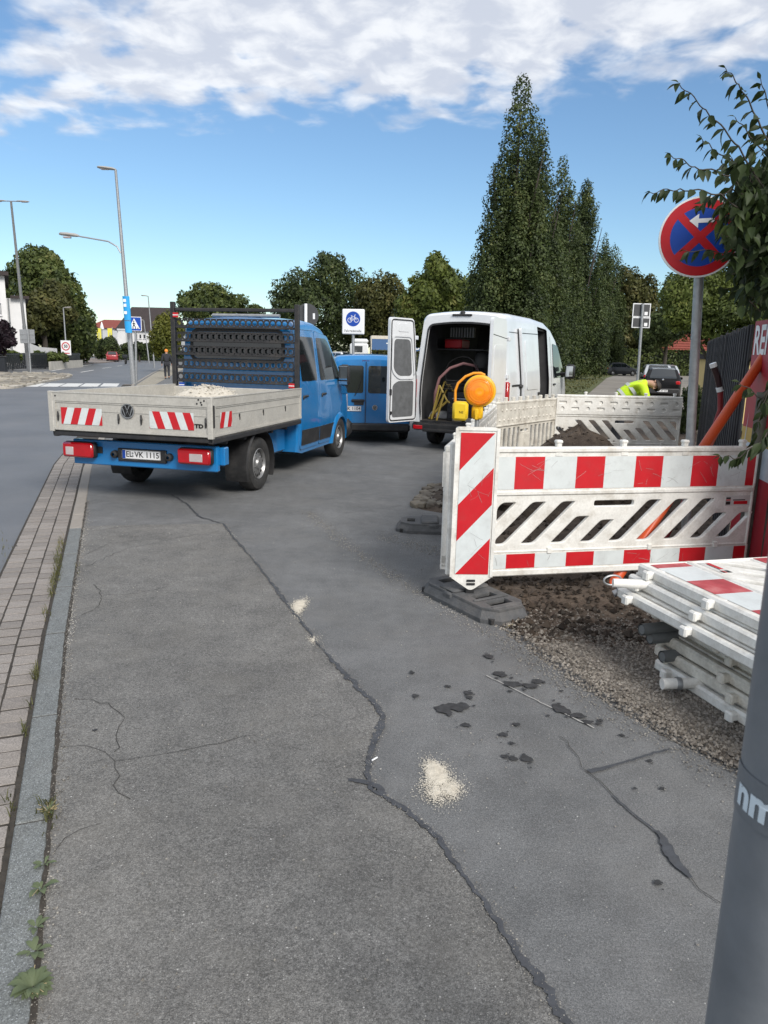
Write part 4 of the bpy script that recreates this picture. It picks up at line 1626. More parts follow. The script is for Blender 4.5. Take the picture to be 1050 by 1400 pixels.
def vdoor(sg, ang):
    """rear wing door: outer skin, inner pressing with grey panels; hinged at the body corner"""
    piv = Matrix.Translation((sg * .93, -.03, 0)) @ Matrix.Rotation(ang, 4, 'Z')
    # local: x from hinge inwards (0..w), y thickness, z
    w_ = .86
    prof = [(0, .56), (w_, .56), (w_, 2.56), (.16, 2.56), (.1, 2.3), (0.02, 1.4)]
    pr_ = roundpoly(prof, .07)
    fm = lambda y: (lambda a, b: piv @ Vector((-sg * a, y, b)))
    mb = MB()
    mb.prism(pr_, fm(-.02), fm(.04))
    d = mb.build('rear_door', VANW, van, 40)
    iw = lambda a, b, o=0.: piv @ Vector((-sg * a, .04 + o, b))
    ow = lambda a, b, o=0.: piv @ Vector((-sg * a, -.02 - o, b))
    mb = MB()
    patch(mb, roundpoly([(.12, .66), (.76, .66), (.76, 1.28), (.6, 1.36), (.12, 1.36)], .06), iw, .006, -.002)
    patch(mb, roundpoly([(.17, 1.46), (.58, 1.46), (.74, 1.58), (.74, 2.16), (.25, 2.16)], .1), iw, .006, -.002)
    mb.build('inner_panel', mat('grey_carpet', (.11, .115, .12), .85, var=.2, scale=8), d, 0)
    mb = MB()
    strip(mb, dens2(roundpoly([(.1, 1.41), (.6, 1.41), (.8, 1.55), (.8, 2.22), (.22, 2.22)], .1), .1), .035, iw, .022, close=True)
    patch(mb, roundpoly([(.3, 2.3), (.62, 2.3), (.62, 2.45), (.34, 2.45)], .03), iw, .008, -.002)
    mb.build('inner_pressing', VANW, d, 0)
    mb = MB()
    strip(mb, dens2(roundpoly([(.03, .6), (w_ - .03, .6), (w_ - .03, 2.52), (.18, 2.52), (.04, 1.4)], .07), .1), .022, iw, .012, close=True)
    mb.box((-.02, -.02, -.06), (.03, .03, .06), 0, .008, T=Matrix.Translation(iw(w_ - .03, 1.15)))
    mb.box((-.02, -.02, -.03), (.03, .03, .03), 0, .008, T=Matrix.Translation(iw(w_ - .05, .75)))
    mb.build('seal', BLACKP, d, 0)
    mb = MB()
    patch(mb, roundpoly([(.14, 1.2), (w_ - .1, 1.2), (w_ - .1, 2.08), (.2, 2.08)], .1), ow, .008, -.002)
    mb.build('outer_panel', VANW, d, 40)
    mb = MB()
    strip(mb, dens2([(.05, 2.2), (w_ - .02, 2.26)], .2), .012, ow, .003)
    mb.lathe([(.06, 0), (.05, .014), (.001, .016)], 14, Matrix.Translation(ow(w_ - .1, 1.3)) @ piv.to_3x3().to_4x4() @ Matrix.Rotation(PI / 2, 4, 'X'))
    mb.build('door_handle', BLACKP, d, 0)
    mb = MB()
    for z in (.8, 1.5, 2.2):
        mb.box((-.05, -.05, -.04), (.03, .04, .04), 0, .01, T=Matrix.Translation((sg * .95, -.0, z)))
    mb.build('hinge', VANW, d, 0)


vdoor(-1, R(-105))
vdoor(1, R(88))
mb = MB()
mb.lathe([(.05, 0), (.05, .04), (.02, .06)], 12, Matrix.Translation((0, .02, 2.66)))
mb.box((-.2, -.03, 2.62), (.2, .03, 2.66), 0, .01)
mb.build('brake_light', BLACKP, van, 40)
mb = MB()
mb.box((-.8, .6, .3), (.8, 5.5, .49), 0, .03)
mb.build('underbody', DARKIN, van, 0)
VM = Matrix.Translation((VX, VY, 0)) @ Matrix.Rotation(-VYAW, 4, 'Z') @ Matrix.Scale(KV, 4)


def invan(mb, name, m_, label, cat, group=None, ang=40):
    o = mb.build(name, m_, None, ang)
    o.matrix_world = VM
    return tag(o, label, cat, group)


def coil(c, r_, n_, tr, h, axis='Z', jit=.02):
    pts = []
    for i in range(int(n_ * 20)):
        a = 2 * PI * i / 20
        rr = r_ + rnd.gauss(0, jit * .3) + jit * math.sin(i * .17)
        z = h * i / (n_ * 20)
        q = (rr * math.cos(a), rr * math.sin(a), z) if axis == 'Z' else (rr * math.cos(a), z, rr * math.sin(a))
        pts.append(Vector(c) + Vector(q))
    return MB().tube(pts, tr, 6)


YELP = mat('yellow_paint', (.42, .3, .06), .5, var=.15, scale=6, dirt=((.2, .16, .08), .5, 6))
mb = coil((-.2, .42, 1.19), .24, 6, .013, .2)
invan(mb, 'cable_coil', RUBBER, 'black cable coiled on top of the drawer box in the van', 'cable')
mb = coil((-.15, .55, 1.5), .33, 1.1, .01, .05, 'Y', .05)
invan(mb, 'wire_loop', STEELD, 'thin loop of wire standing above the cable coil in the van', 'wire')
pts = [Vector((-.62 + .0 * t, .3, .62)) for t in (0,)]
pts = [Vector((-.62, .3, .62)), Vector((-.63, .3, 1.1)), Vector((-.55, .32, 1.42)), Vector((-.35, .36, 1.62)), Vector((-.1, .45, 1.72)), Vector((.1, .6, 1.68)), Vector((.2, .8, 1.4))]
mb = MB().tube(pts, .03, 8)
invan(mb, 'suction_hose', mat('pink_hose', (.28, .14, .14), .6), 'dull red hose bent over the load in the van', 'hose')
for i, (p, q, r_) in enumerate((((-.68, .25, .58), (-.42, .3, 1.36), .018), ((-.66, .3, .6), (-.34, .34, 1.3), .018), ((-.7, .2, .6), (-.28, .22, 1.02), .022), ((-.66, .18, .66), (-.3, .2, .98), .022), ((-.5, .12, .58), (-.38, .16, 1.1), .02), ((-.62, .14, .6), (-.46, .1, 1.28), .02))):
    mb = MB().tube([p, q], r_, 6)
    mb.tube([Vector(q), Vector(q) + Vector((.08, .02, -.14))], r_, 6)
    invan(mb, 'trestle_rod', YELP, ['long yellow steel rod leaning highest at the left of the van', 'yellow steel rod leaning just right of the longest one', 'thick yellow rod slanting low across the van load', 'second slanting yellow rod below the thick one', 'short steep yellow rod nearest the drawer box', 'yellow rod standing nearest the open van door'][i], 'steel rod', 'yellow rods in the van')
mb = MB()
mb.box((-.32, .2, .58), (.42, .9, 1.16), 0, .01)
for z in (.62, .74, .86, .98, 1.06):
    mb.box((-.3, .18, z), (.4, .205, z + .075), 0, .006)
mb.box((-.2, .176, 1.02), (.3, .184, 1.04), 1)
invan(mb, 'drawer_box', [mat('drawer_black', (.014, .014, .016), .45), STEEL], 'black drawer box standing in the back of the van', 'drawer unit', ang=0)
mb = MB()
mb.box((-.7, .9, 2.02), (-.32, 1.4, 2.2), 0, .02)
mb.box((-.7, .9, 2.2), (-.32, 1.4, 2.23), 1, .01)
invan(mb, 'tool_case', [SIGNR, BLACKP], 'red tool case on the upper shelf inside the van', 'tool case', ang=0)
mb = MB()
mb.box((-.85, .8, 1.98), (.2, 1.5, 2.01), 0, .004)
mb.box((-.85, .8, 1.94), (-.82, 1.5, 2.3), 0, .004)
invan(mb, 'van_shelf', STEELD, 'dark shelf along the left wall inside the van', 'shelf', ang=0)
mb = MB()
for i in range(9):
    mb.box((-.55 + .06 * i, .82, 2.24), (-.52 + .06 * i, .95, 2.44), 0, .006)
invan(mb, 'sleeve_rack', mat('pale_grey', (.22, .22, .22), .6), 'row of pale sleeves high on the shelf in the van', 'rack', ang=0)
mb = MB()
mb.lathe([(.02, 0), (.11, .03), (.15, .12), (.15, .24), (.1, .34), (.03, .38)], 14, Matrix.Translation((.0, 1.3, 1.6)))
invan(mb, 'sack', mat('grey_sack', (.1, .1, .1), .8), 'grey sack hanging inside the dark van', 'sack')
mb = MB()
mb.box((.32, .5, 1.17), (.52, .72, 1.36), 0, .03)
mb.tube([(.34, .48, 1.34), (.34, .46, 1.42), (.5, .46, 1.42), (.5, .48, 1.34)], .012, 6)
invan(mb, 'machine', STEELD, 'small grey machine on the right end of the drawer box', 'machine')
mb = MB()
mb.box((-.15, .08, .58), (.05, .22, .68), 0, .006)
invan(mb, 'wood_block', mat('wood_block', (.25, .2, .14), .8), 'wooden block lying on the van floor before the drawers', 'wood block', ang=0)
mb = MB()
mb.box((.12, .08, .58), (.3, .2, .66), 0, .006)
invan(mb, 'stone_block', mat('stone_block', (.3, .29, .27), .8), 'pale stone block at the right of the van floor', 'block', ang=0)


# ------------------------------------------------------------------ parked cars
def car(name, label, cat, loc, rz, paint, L_=4.2, W_=1.75, H_=1.47, roofm=None, hatch=True, group=None, plate=None, lorry=False, detail=True, scale=1.):
    t = thing(name, label, cat, loc, rz, group, scale)
    hl = .3 if hatch else .75
    h = Hull(([0, .04, hl * .3, hl * .6 + .02, hl + .45, L_ * .42, L_ * .56, L_ * .72, L_ * .76, L_ * .95, L_], [H_ * .56, H_ * .62, H_ * .66 if hatch else H_ * .68, H_ * .72 if hatch else H_ * .7, H_ * .97, H_, H_ * .965, H_ * .66, H_ * .63, H_ * .52, H_ * .38]),
              ([0, .3, L_ * .9, L_], [.32, .2, .2, .26]), ([0, .06, .35, L_ * .8, L_ * .95, L_], [W_ * .42, W_ * .46, W_ * .5, W_ * .5, W_ * .45, W_ * .36]),
              ([.2, .5, H_ * .62, H_ * .66, H_, H_ * 1.1], [.94, 1., .98, .95, .72, .7]), rc=.09, crown=.03, arches=[(.75, .36), (L_ - .85, .36)])
    h.build('body', paint, t)
    for sg in (-1, 1):
        sd_ = h.side(sg)
        mb = MB()
        zb, zt = H_ * .665, H_ * .9
        patch(mb, roundpoly([(hl + .25, zb), (L_ * .42, zb), (L_ * .41, zt), (hl + .5, zt)], .05), sd_, .01, 0)
        patch(mb, roundpoly([(L_ * .44, zb), (L_ * .68, zb), (L_ * .56, zt), (L_ * .43, zt)], .05), sd_, .01, 0)
        mb.build('side_window', GLASS, t, 40)
        wheel(t, sg * (W_ / 2 - .1), .75, .31, .2, sg, 10)
        wheel(t, sg * (W_ / 2 - .1), L_ - .85, .31, .2, sg, 10)
        mb = MB()
        mb.box((sg * W_ * .4 - .12, -.02, H_ * .5), (sg * W_ * .4 + .1, .16, H_ * .62), 0, .04)
        mb.build('tail_light', REDL, t, 40)
        mb = MB()
        mb.box((sg * W_ * .4 - .14, L_ - .22, H_ * .42), (sg * W_ * .4 + .06, L_ - .1, H_ * .5), 0, .03)
        mb.build('headlight', CLEARL, t, 40)
        mb = MB()
        mb.box((-.09, -.05, -.06), (.09, .06, .07), 0, .04, T=Matrix.Translation((sg * (W_ / 2 + .08), L_ * .66, H_ * .67)))
        mb.build('mirror', paint, t, 40)
    ov_ = h.over()
    f0, f1 = hl * .3, hl + .42
    mb = MB()
    patch(mb, roundpoly([(-W_ * .36, f0 + .02), (W_ * .36, f0 + .02), (W_ * .29, f1), (-W_ * .29, f1)], .06), ov_, .014, -.02, dens=.08)
    mb.build('rear_window', GLASS, t, 40)
    mb = MB()
    patch(mb, roundpoly([(-W_ * .3, L_ * .575), (W_ * .3, L_ * .575), (W_ * .4, L_ * .715), (-W_ * .4, L_ * .715)], .06), ov_, .014, -.02, dens=.08)
    mb.build('windscreen', GLASS, t, 40)
    if roofm:  # overlay that paints a sky reflection onto the roof as colour
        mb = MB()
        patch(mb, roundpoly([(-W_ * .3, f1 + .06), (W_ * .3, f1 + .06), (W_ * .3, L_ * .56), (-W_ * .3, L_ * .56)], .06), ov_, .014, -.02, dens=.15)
        mb.build('roof_reflection', roofm, t, 40)
    mb = MB()
    mb.box((-W_ * .46, -.06, .3), (W_ * .46, .2, H_ * .38), 0, .05)
    mb.build('rear_bumper', paint if not plate else BLACKP, t, 40)
    if plate:
        number_plate(t, lambda a, b, o=0.: Vector((a, -.065 - o, b + H_ * .3)), plate)
    return t


DARKP = mat('black_car_paint', (.004, .0035, .004), .35, spec=.2, coat=.12, var=.1)
GREYP = mat('dark_grey_car_paint', (.02, .023, .028), .3, spec=.35, coat=.3, var=.1)
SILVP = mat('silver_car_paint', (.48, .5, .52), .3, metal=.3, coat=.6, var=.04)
REDP = mat('red_car_paint', (.28, .02, .025), .25, coat=.7, var=.06)
# ------------------------------------------------------------------ barriers, beacon, signs, poles
BWD, BHT = 2.2, .97
US = lambda u, v: ((u - 168) / 828 * BWD, BHT * (725 - v) / 425)


def par(u0, v1, uclip=None):
    p = [US(u0, 620), US(u0 + 47, 620), US(u0 + 47 + (620 - v1) * .86, v1), US(u0 + (620 - v1) * .86, v1)]
    if uclip:
        p = clip_half(p, 1, 0, US(uclip, 0)[0])
    return roundpoly(p, .03, 3)


SLOTS = [par(77, 476, 184), par(166, 476, 184), par(255, 476), par(345, 527), par(435, 541), par(525, 476), par(613, 476), par(702, 476), par(790, 527), par(877, 527), roundpoly([US(475, 500), US(605, 500), US(605, 475), US(475, 475)], .025, 3)]
Z_MID = US(0, 455)[1]
frame_me = plate(roundpoly([(.006, .1), (BWD - .006, .1), (BWD - .006, .93), (.006, .93)], .02), SLOTS, .012, .007)
XZ = Matrix.Rotation(PI / 2, 4, 'X')
frame_me.transform(XZ)


def nub(mb, x, z, mi=0):
    mb.box((x - .021, -.022, z - .05), (x + .021, .022, z + .048), mi, .008)
    mb.box((x - .026, -.027, z + .024), (x + .026, .027, z + .05), mi, .008)
    mb.box((x - .036, -.026, z - .075), (x + .036, .026, z - .005), mi, .01)


def slotted_barrier(label, loc, rz, group, m_=WHITEP, W=1., stripes_=True, mirror=False):
    t = thing('barrier', label, 'barrier', loc, rz, group)
    fr = put('frame', frame_me.copy(), m_, t)
    if mirror:
        map_mesh(fr.data, lambda c: Vector((BWD - c.x, c.y, c.z)))
        fr.data.flip_normals()
    mb = MB()
    mb.box((0, -.032, .925), (BWD, .032, BHT), 0, .012)
    mb.box((0, -.03, Z_MID - .005), (BWD, .03, Z_MID + .035), 0, .01)
    mb.box((0, -.026, .178), (BWD, .026, .2), 0, .008)
    mb.box((.0, -.03, .0), (BWD, .03, .055), 0, .01)
    mb.box((0, -.024, .055), (BWD, .024, .18), 0)
    mb.box((0, -.022, Z_MID + .034), (BWD, .022, .926), 0)
    for x in (.0, BWD - .03):
        mb.box((x, -.028, .02), (x + .03, .028, .95), 0, .01)
    for x in (.48, 1.32, 1.9):
        mb.box((x - .02, -.034, .165), (x + .02, .0, .215), 0, .006)
    mb.build('rail', m_, t, 35)
    for q in (.23, .47, .705, .935):
        mb = MB()
        nub(mb, q * BWD, BHT)
        mb.build('post_stub', m_, t, 35)
    if stripes_:
        mp = lambda a, b, o=0.: Vector((a, -.0225 - o, b))
        mb = MB()
        a0 = (699 - 672) / 355 * BWD
        pt = 78 / 355 * BWD
        stripes(mb, .035, BWD - .012, Z_MID + .045, .9, pt, 0, a0, mp, .475, .002)
        mb.build('striped_sheet', [REFW, REFR], t, 0)
        mb = MB()
        stripes(mb, .035, BWD - .012, .062, .172, pt, 0, a0 - .03, lambda a, b, o=0.: Vector((a, -.0245 - o, b)), .475, .002)
        mb.build('striped_sheet', [REFW, REFR], t, 0)
        mb = MB()
        s0 = US(902, 505), US(985, 470)
        mb.box((s0[0][0], -.0215, s0[0][1]), (s0[1][0], -.019, s0[1][1]), 0)
        for i, (a, b, c, d, k) in enumerate(((.02, .1, .2, .42, 1), (.02, .5, .2, .62, 2), (.02, .66, .2, .82, 1), (.34, .12, .9, .45, 2), (.3, .5, .8, .6, 1))):
            w_, h_ = s0[1][0] - s0[0][0], s0[1][1] - s0[0][1]
            mb.box((s0[0][0] + a * w_, -.0225, s0[0][1] + b * h_), (s0[0][0] + c * w_, -.0215, s0[0][1] + d * h_), k)
        mb.build('sticker', [mat('sticker_grey', (.55, .55, .53), .5), BLACK, REFR], t, 0)
    else:
        pocket(t, m_, BWD, Z_MID + .05, .915)
    return t


def pocket(t, m_, W, z0, z1, front=-.032):
    """two rows of pressed pockets: bars and discs in turn, behind a plate with holes"""
    holes = []
    for r_, z in enumerate((z0 + (z1 - z0) * .32, z0 + (z1 - z0) * .72)):
        n = 10
        for i in range(n):
            x = W * (i + .5) / n
            if (i + r_) % 2:
                holes.append(roundpoly([(x - .07, z - .025), (x + .07, z - .025), (x + .07, z + .025), (x - .07, z + .025)], .015, 2))
            else:
                holes.append([(x + .036 * math.cos(2 * PI * k / 12), z + .036 * math.sin(2 * PI * k / 12)) for k in range(12)])
    for fy in (front, -front):
        me = plate([(.01, z0 - .01), (W - .01, z0 - .01), (W - .01, z1), (.01, z1)], holes, .004, .003)
        me.transform(XZ)
        me.transform(Matrix.Translation((0, fy, 0)))
        put('pocket_plate', me, m_, t)


fb = slotted_barrier('red and white striped barrier with slanted slots standing behind the beacon', (.775, 5.32, .15), math.atan2(.49, 2.14), 'site barriers')
SCUFF = mat('scuff', (.3, .29, .28), .7, var=.3)


def scuffs(parent, n, x0, x1, z0, z1, y):
    mb = MB()
    mp = lambda a, b, o=0.: Vector((a, y - o, b))
    for _ in range(n):
        x, z, a = rnd.uniform(x0, x1), rnd.uniform(z0, z1), rnd.uniform(0, 3.14)
        pl = [(x, z)]
        for _k in range(rnd.randint(2, 5)):
            a += rnd.gauss(0, .12)
            pl.append((pl[-1][0] + .022 * math.cos(a), pl[-1][1] + .022 * math.sin(a)))
        if all(x0 <= p[0] <= x1 and z0 <= p[1] <= z1 for p in pl):
            strip(mb, pl, rnd.uniform(.0008, .002), mp, 0)
    o = mb.build('scratches', SCUFF, parent, 0)
    o['kind'] = 'stuff'


scuffs(fb, 34, .05, BWD - .03, Z_MID + .06, .89, -.0262)
scuffs(fb, 16, .05, BWD - .03, .065, .17, -.0282)
bb = slotted_barrier('plain white slotted barrier standing in front of the bending worker', (2.72, 12.05, .24), math.atan2(.12, 2.05), 'site barriers', WHITEP, stripes_=False, mirror=True)
bb.scale = (.945, 1, .985)
sb1 = slotted_barrier('white barrier seen edge on behind the yellow lamp and beacon', (.47, 5.52, .13), math.atan2(1.98, .42), 'site barriers', WHITEP, stripes_=False)
sb1.scale = (.92, 1, 1)
sb2 = slotted_barrier('white barrier seen edge on between beacon and picket barrier', (.92, 7.65, .17), math.atan2(2.6, .56), 'site barriers', WHITEP, stripes_=False)
sb2.scale = (1.2, 1, .98)
# picket barrier
pk = thing('barrier', 'white barrier of upright pickets running back beside the soil heap', 'barrier', (1.5, 10.4, .2), math.atan2(1.65, 1.2), 'site barriers')
holes = []
npk = 13
for i in range(npk):
    x = .07 + (2.05 - .14) * i / npk
    w_ = (2.05 - .14) / npk
    if i in (5, 6):
        holes.append(roundpoly([(x + .01, .47), (x + w_ - .01, .47), (x + w_ - .01, .52), (x + .01, .52)], .01, 2))
        continue
    holes.append(roundpoly([(x + w_ * .38, .1), (x + w_ * .98, .1), (x + w_ * .98, .56), (x + w_ * .38, .56)], .012, 2))
me = plate([(0, .03), (2.05, .03), (2.05, .62), (0, .62)], holes, .012, .007)
me.transform(XZ)
put('frame', me, WHITEOLD, pk)
mb = MB()
mb.box((0, -.03, .6), (2.05, .03, .93), 0, .012)
mb.box((0, -.036, .585), (2.05, .036, .62), 0, .01)
mb.box((0, -.036, .9), (2.05, .036, .94), 0, .01)
mb.box((0, -.034, .0), (2.05, .034, .06), 0, .01)
for i in range(14):
    for z in (.68, .82):
        x = .12 + 1.85 * (i + (.5 if z > .7 else 0)) / 14
        mb.lathe([(.02, 0), (.012, .012), (.001, .014)], 8, Matrix.Translation((x, -.03, z)) @ Matrix.Rotation(PI / 2, 4, 'X'))
mb.box((.9, -.024, .2), (1.16, -.0, .45), 0, .008)
mb.build('rail', WHITEOLD, pk, 35)
for i in range(9):
    mb = MB()
    x = .1 + 1.85 * i / 8
    mb.box((x - .025, -.025, .93), (x + .025, .025, 1.0), 0, .008)
    mb.build('post_stub', WHITEOLD, pk, 35)

# stack of barriers lying on the gravel
e1 = Vector((.27, -.963, 0)).normalized()
pe = Vector((.963, .27, 0)).normalized()
P0 = Vector((1.5, 4.22, 0))
layers = [(.2, .06, .02, WHITEP), (.15, .1, .03, WHITEOLD), (.1, .06, .0, WHITEOLD), (.09, .09, -.02, WHITEOLD), (.05, .05, .0, WHITEOLD), (-.03, -.08, .015, WHITEP), (-.02, -.06, -.01, WHITEP), (0, 0, 0, WHITEP)]
names = ['bottom barrier of the white stack lying on the gravel', 'second barrier from the bottom of the white stack', 'third barrier from the bottom of the stack beside grey pipes', 'fourth barrier from the bottom of the stack on grimy rails', 'grimy barrier just under the three cleaner ones of the stack', 'third barrier from the top of the white stack', 'second barrier from the top of the white stack', 'top barrier of the white stack with faded red squares facing up']
zc_ = .045
for i, ((dx, dy, da, m_), lb) in enumerate(zip(layers, names)):
    t = slotted_barrier(lb, (0, 0, 0), 0, 'barriers in the stack', m_, stripes_=i in (7, 3))
    ee = Matrix.Rotation(da, 3, 'Z') @ e1
    pp_ = Matrix.Rotation(da, 3, 'Z') @ pe
    org = P0 + e1 * (BWD + dx) + pe * (BHT + dy)
    M_ = Matrix((( -ee.x, 0, -pp_.x), (-ee.y, 0, -pp_.y), (0, -1, 0))).to_4x4()
    M_.translation = (org.x, org.y, zc_)
    t.matrix_world = M_
    zc_ += .073 if i < 6 else .07
for ch in [c for c in bpy.data.objects if c.parent and c.parent == t and c.name.startswith('striped_sheet')]:
    ch.data.materials[1] = mat('faded_red', (.42, .06, .07), .5, var=.25, scale=5, dirt=((.5, .3, .28), .7, 5))
PIPEG = mat('grey_pipe', (.13, .137, .138), .55, var=.15)
for i, (px, py, z, ln) in enumerate(((877, 861, .27, .5), (888, 873, .22, .5), (905, 898, .14, .5))):
    p = G(px, py, z)
    d = Vector((.95, .3, 0)).normalized()
    mb = MB()
    mb.tube([p, p + d * ln], .034, 14, cap=False)
    mb.tube([p + d * .002, p + d * ln], .027, 14)
    tag(mb.build('grey_pipe', PIPEG, None, 40), ['uppermost dark grey pipe end poking from the barrier stack', 'middle dark grey pipe end poking from the barrier stack', 'lowest dark grey pipe end poking from the barrier stack'][i], 'pipe', 'grey pipes in the stack')
mb = MB()
p = G(905, 935, .07)
mb.tube([p, p + Vector((.5, .05, .0))], .03, 12)
mb.lathe([(.034, -.014), (.036, 0), (.034, .014)], 14, Matrix.Translation(p + Vector((.09, .009, 0))) @ Matrix.Rotation(PI / 2, 4, 'Y'), 1)
tag(mb.build('white_tube', [WHITEP, STEEL], None, 40), 'white tube with a metal clamp low in the barrier stack', 'tube')
mb = MB()
p = G(838, 797, .5)
mb.tube([p, p + Vector((.3, -.02, .0))], [.026, .03], 12)
tag(mb.build('white_tube', [WHITEP, STEEL], None, 40), 'white tube end sticking out at the top of the stack', 'tube')
mb = MB()
p = G(826, 793, .48)
ring = [p + Vector((.055 * math.cos(2 * PI * k / 20) + .05, .01 * math.cos(2 * PI * k / 20), .03 * math.sin(2 * PI * k / 20))) for k in range(21)]
mb.tube(ring, .006, 6)
tag(mb.build('wire_hook', STEEL, None, 40), 'wire hook hanging at the end of the stack top', 'hook')
mb = MB()
p = G(846, 806, .4)
mb.tube([p + Vector((-.03, 0, -.03)), p + Vector((.08, 0, .03)), p + Vector((.16, 0, .03))], .022, 10)
mb.lathe([(.03, -.03), (.034, 0), (.03, .03)], 14, Matrix.Translation(p + Vector((.02, 0, 0))) @ Matrix.Rotation(PI / 2.6, 4, 'Y'))
tag(mb.build('clamp', STEEL, None, 40), 'galvanised clamp below the white tube end of the stack', 'clamp')


# rubber foot plates
FOOTM = mat('foot_rubber', (.075, .077, .08), .75, var=.2, scale=14, bump=.4, bscale=70, dirt=((.2, .18, .16), .5, 6))


def foot(label, c, rz, z=.0):
    t = thing('foot_plate', label, 'foot plate', (c[0], c[1], z), rz, 'rubber foot plates')
    hl = [[(x - w_, -h_), (x + w_, -h_), (x + w_, h_), (x - w_, h_)] for x, w_, h_ in ((.27, .05, .1), (.11, .05, .1), (-.3, .045, .08))]
    oct_ = lambda l_, w_, c_: [(-l_, -w_ + c_), (-l_ + c_ * 1.3, -w_), (l_ - c_ * 1.3, -w_), (l_, -w_ + c_), (l_, w_ - c_), (l_ - c_ * 1.3, w_), (-l_ + c_ * 1.3, w_), (-l_, w_ - c_)]
    me = plate(oct_(.40, .17, .07), hl, .012, .006)
    me.transform(Matrix.Translation((0, 0, .082)))
    put('base', me, FOOTM, t)
    mb = MB()
    mb.loft([[(*p, z) for p in oct_(l_, w_, c_)] for l_, w_, c_, z in ((.45, .205, .09, .0), (.45, .205, .09, .03), (.4, .172, .07, .085))], False, False)
    mb.build('skirt', FOOTM, t, 20)
    for lo, hi in (((-.2, -.165, .09), (-.02, .165, .122)), ((-.12, -.19, .03), (-.02, .19, .1)), ((.175, -.15, .095), (.205, .15, .112)), ((.34, -.13, .09), (.38, .13, .106))):
        MB().box(lo, hi, 0, .014).build('rib', FOOTM, t, 40)
    mb = MB()
    mb.box((-.41, -.17, .002), (.41, .17, .04), 0, .004)
    mb.build('underside', RUBBER, t, 0)
    return t


foot('grey rubber foot plate under the striped beacon', (.66, 5.12), math.atan2(-.8, .5))
foot('grey rubber foot plate lying left behind the beacon', (.58, 7.42), math.atan2(-.05, 1))
foot('rubber foot plate at the far left corner of the pit', (1.5, 10.45), .4, .05)

# beacon
bc = thing('warning_beacon', 'tall red and white diagonal striped beacon on a rubber foot', 'beacon', (.625, 5.08, 0), R(3))
mb = MB()
mb.prism(roundpoly([(-.145, .22), (.0, .12), (.145, .22), (.145, 1.28), (-.145, 1.28)], [.01, .03, .01, .025, .025]), lambda a, b: Vector((a, -.03, b)), lambda a, b: Vector((a, .03, b)))
mb.box((-.175, .015, .22), (-.12, .055, 1.17), 0, .01)
fr_ = mb.build('body', WHITEP, bc, 30)
mb = MB()
for a, b in (([(-.142, .225), (-.142, 1.277)]), ([(.142, .225), (.142, 1.277)]), ([(-.13, 1.272), (.13, 1.272)])):
    strip(mb, [a, b], .022, lambda x, z, o=0.: Vector((x, -.031 - o, z)), .006)
mb.box((-.03, -.036, .165), (.03, -.029, .18), 1)
mb.box((-.03, -.036, .19), (.03, -.029, .205), 1)
mb.build('rim', [WHITEP, BLACKP], bc, 0)
mb = MB()
stripes(mb, 0, .236, 0, 1.0, .45, -.9, -.9, lambda a, b, o=0.: Vector((a - .116, -.031 - o, b + .245)), .52, .003)
mb.build('striped_sheet', [REFW, REFR], bc, 0)
scuffs(bc, 16, -.11, .115, .26, 1.24, -.0355)
mb = MB()
mb.box((-.03, -.02, .06), (.03, .02, .14), 0, .005)
mb.build('spigot', BLACKP, bc, 0)

# lamp
lm = thing('warning_lamp', 'round amber warning lamp with yellow battery box and carrying handle', 'lamp', (.655, 5.3, 1.515), R(-8))
AMB = mat('amber_lens', (1., .3, .008), .16, coat=.5, var=.1, scale=14, spec=.5)
YEL = mat('yellow_plastic', (.72, .42, .01), .35, var=.06, dirt=((.45, .28, .05), .4, 9))
RX = Matrix.Rotation(PI / 2, 4, 'X')
mb = MB()
for k in range(2):
    pass
mb.lathe([(.001, .052), (.02, .055), (.05, .052), (.08, .045), (.097, .035), (.1, .02), (.1, .0)], 40, RX)
for k in range(44):
    a = 2 * PI * k / 44
    M_ = RX @ Matrix.Rotation(a, 4, 'Z') @ Matrix.Translation((.062, 0, .048)) @ Matrix.Rotation(R(9), 4, 'Y')
    mb.box((-.03, -.0016, -.004), (.032, .0016, .0035), 0, 0, T=M_)
for q in (.03, .05, .07, .085):
    mb.lathe([(q - .002, .05), (q, .0565 - q * .07), (q + .002, .05 - q * .02)], 40, RX)
mb.build('lens', AMB, lm, 50)
mb = MB()
mb.lathe([(.1, .012), (.112, .008), (.114, -.03), (.1, -.05), (.05, -.09), (.001, -.095)], 36, RX)
mb.box((-.05, -.02, -.2), (.03, .05, -.1), 0, .015)
mb.box((-.03, -.06, -.2), (.0, -.02, -.12), 0, .008)
mb.build('housing', YEL, lm, 40)
mb = MB()
mb.box((-.185, -.055, -.21), (-.075, .045, -.075), 0, .018)
bx_ = mb.build('battery_box', mat('yellow_box', (.68, .47, .015), .4, var=.06, dirt=((.4, .3, .08), .4, 8)), lm, 40)
me = text_mesh('NE', .024, .0005)
map_mesh(me, lambda c: Vector((-.122 + c.x, -.0565, -.15 + c.y)))
put('lettering', me, BLACK, bx_, smooth=False)
mb = MB()
mb.tube([(-.17, .0, -.08), (-.172, 0, .0), (-.155, 0, .05), (-.105, .01, .098), (-.05, .02, .122), (.0, .02, .124), (.03, .02, .11)], .0095, 8)
mb.build('handle', mat('orange_plastic', (.78, .3, .015), .4), lm, 50)
mb = MB()
mb.tube([(-.01, .02, -.2), (-.01, .02, -.36)], .016, 8)
mb.build('mount', STEEL, lm, 40)

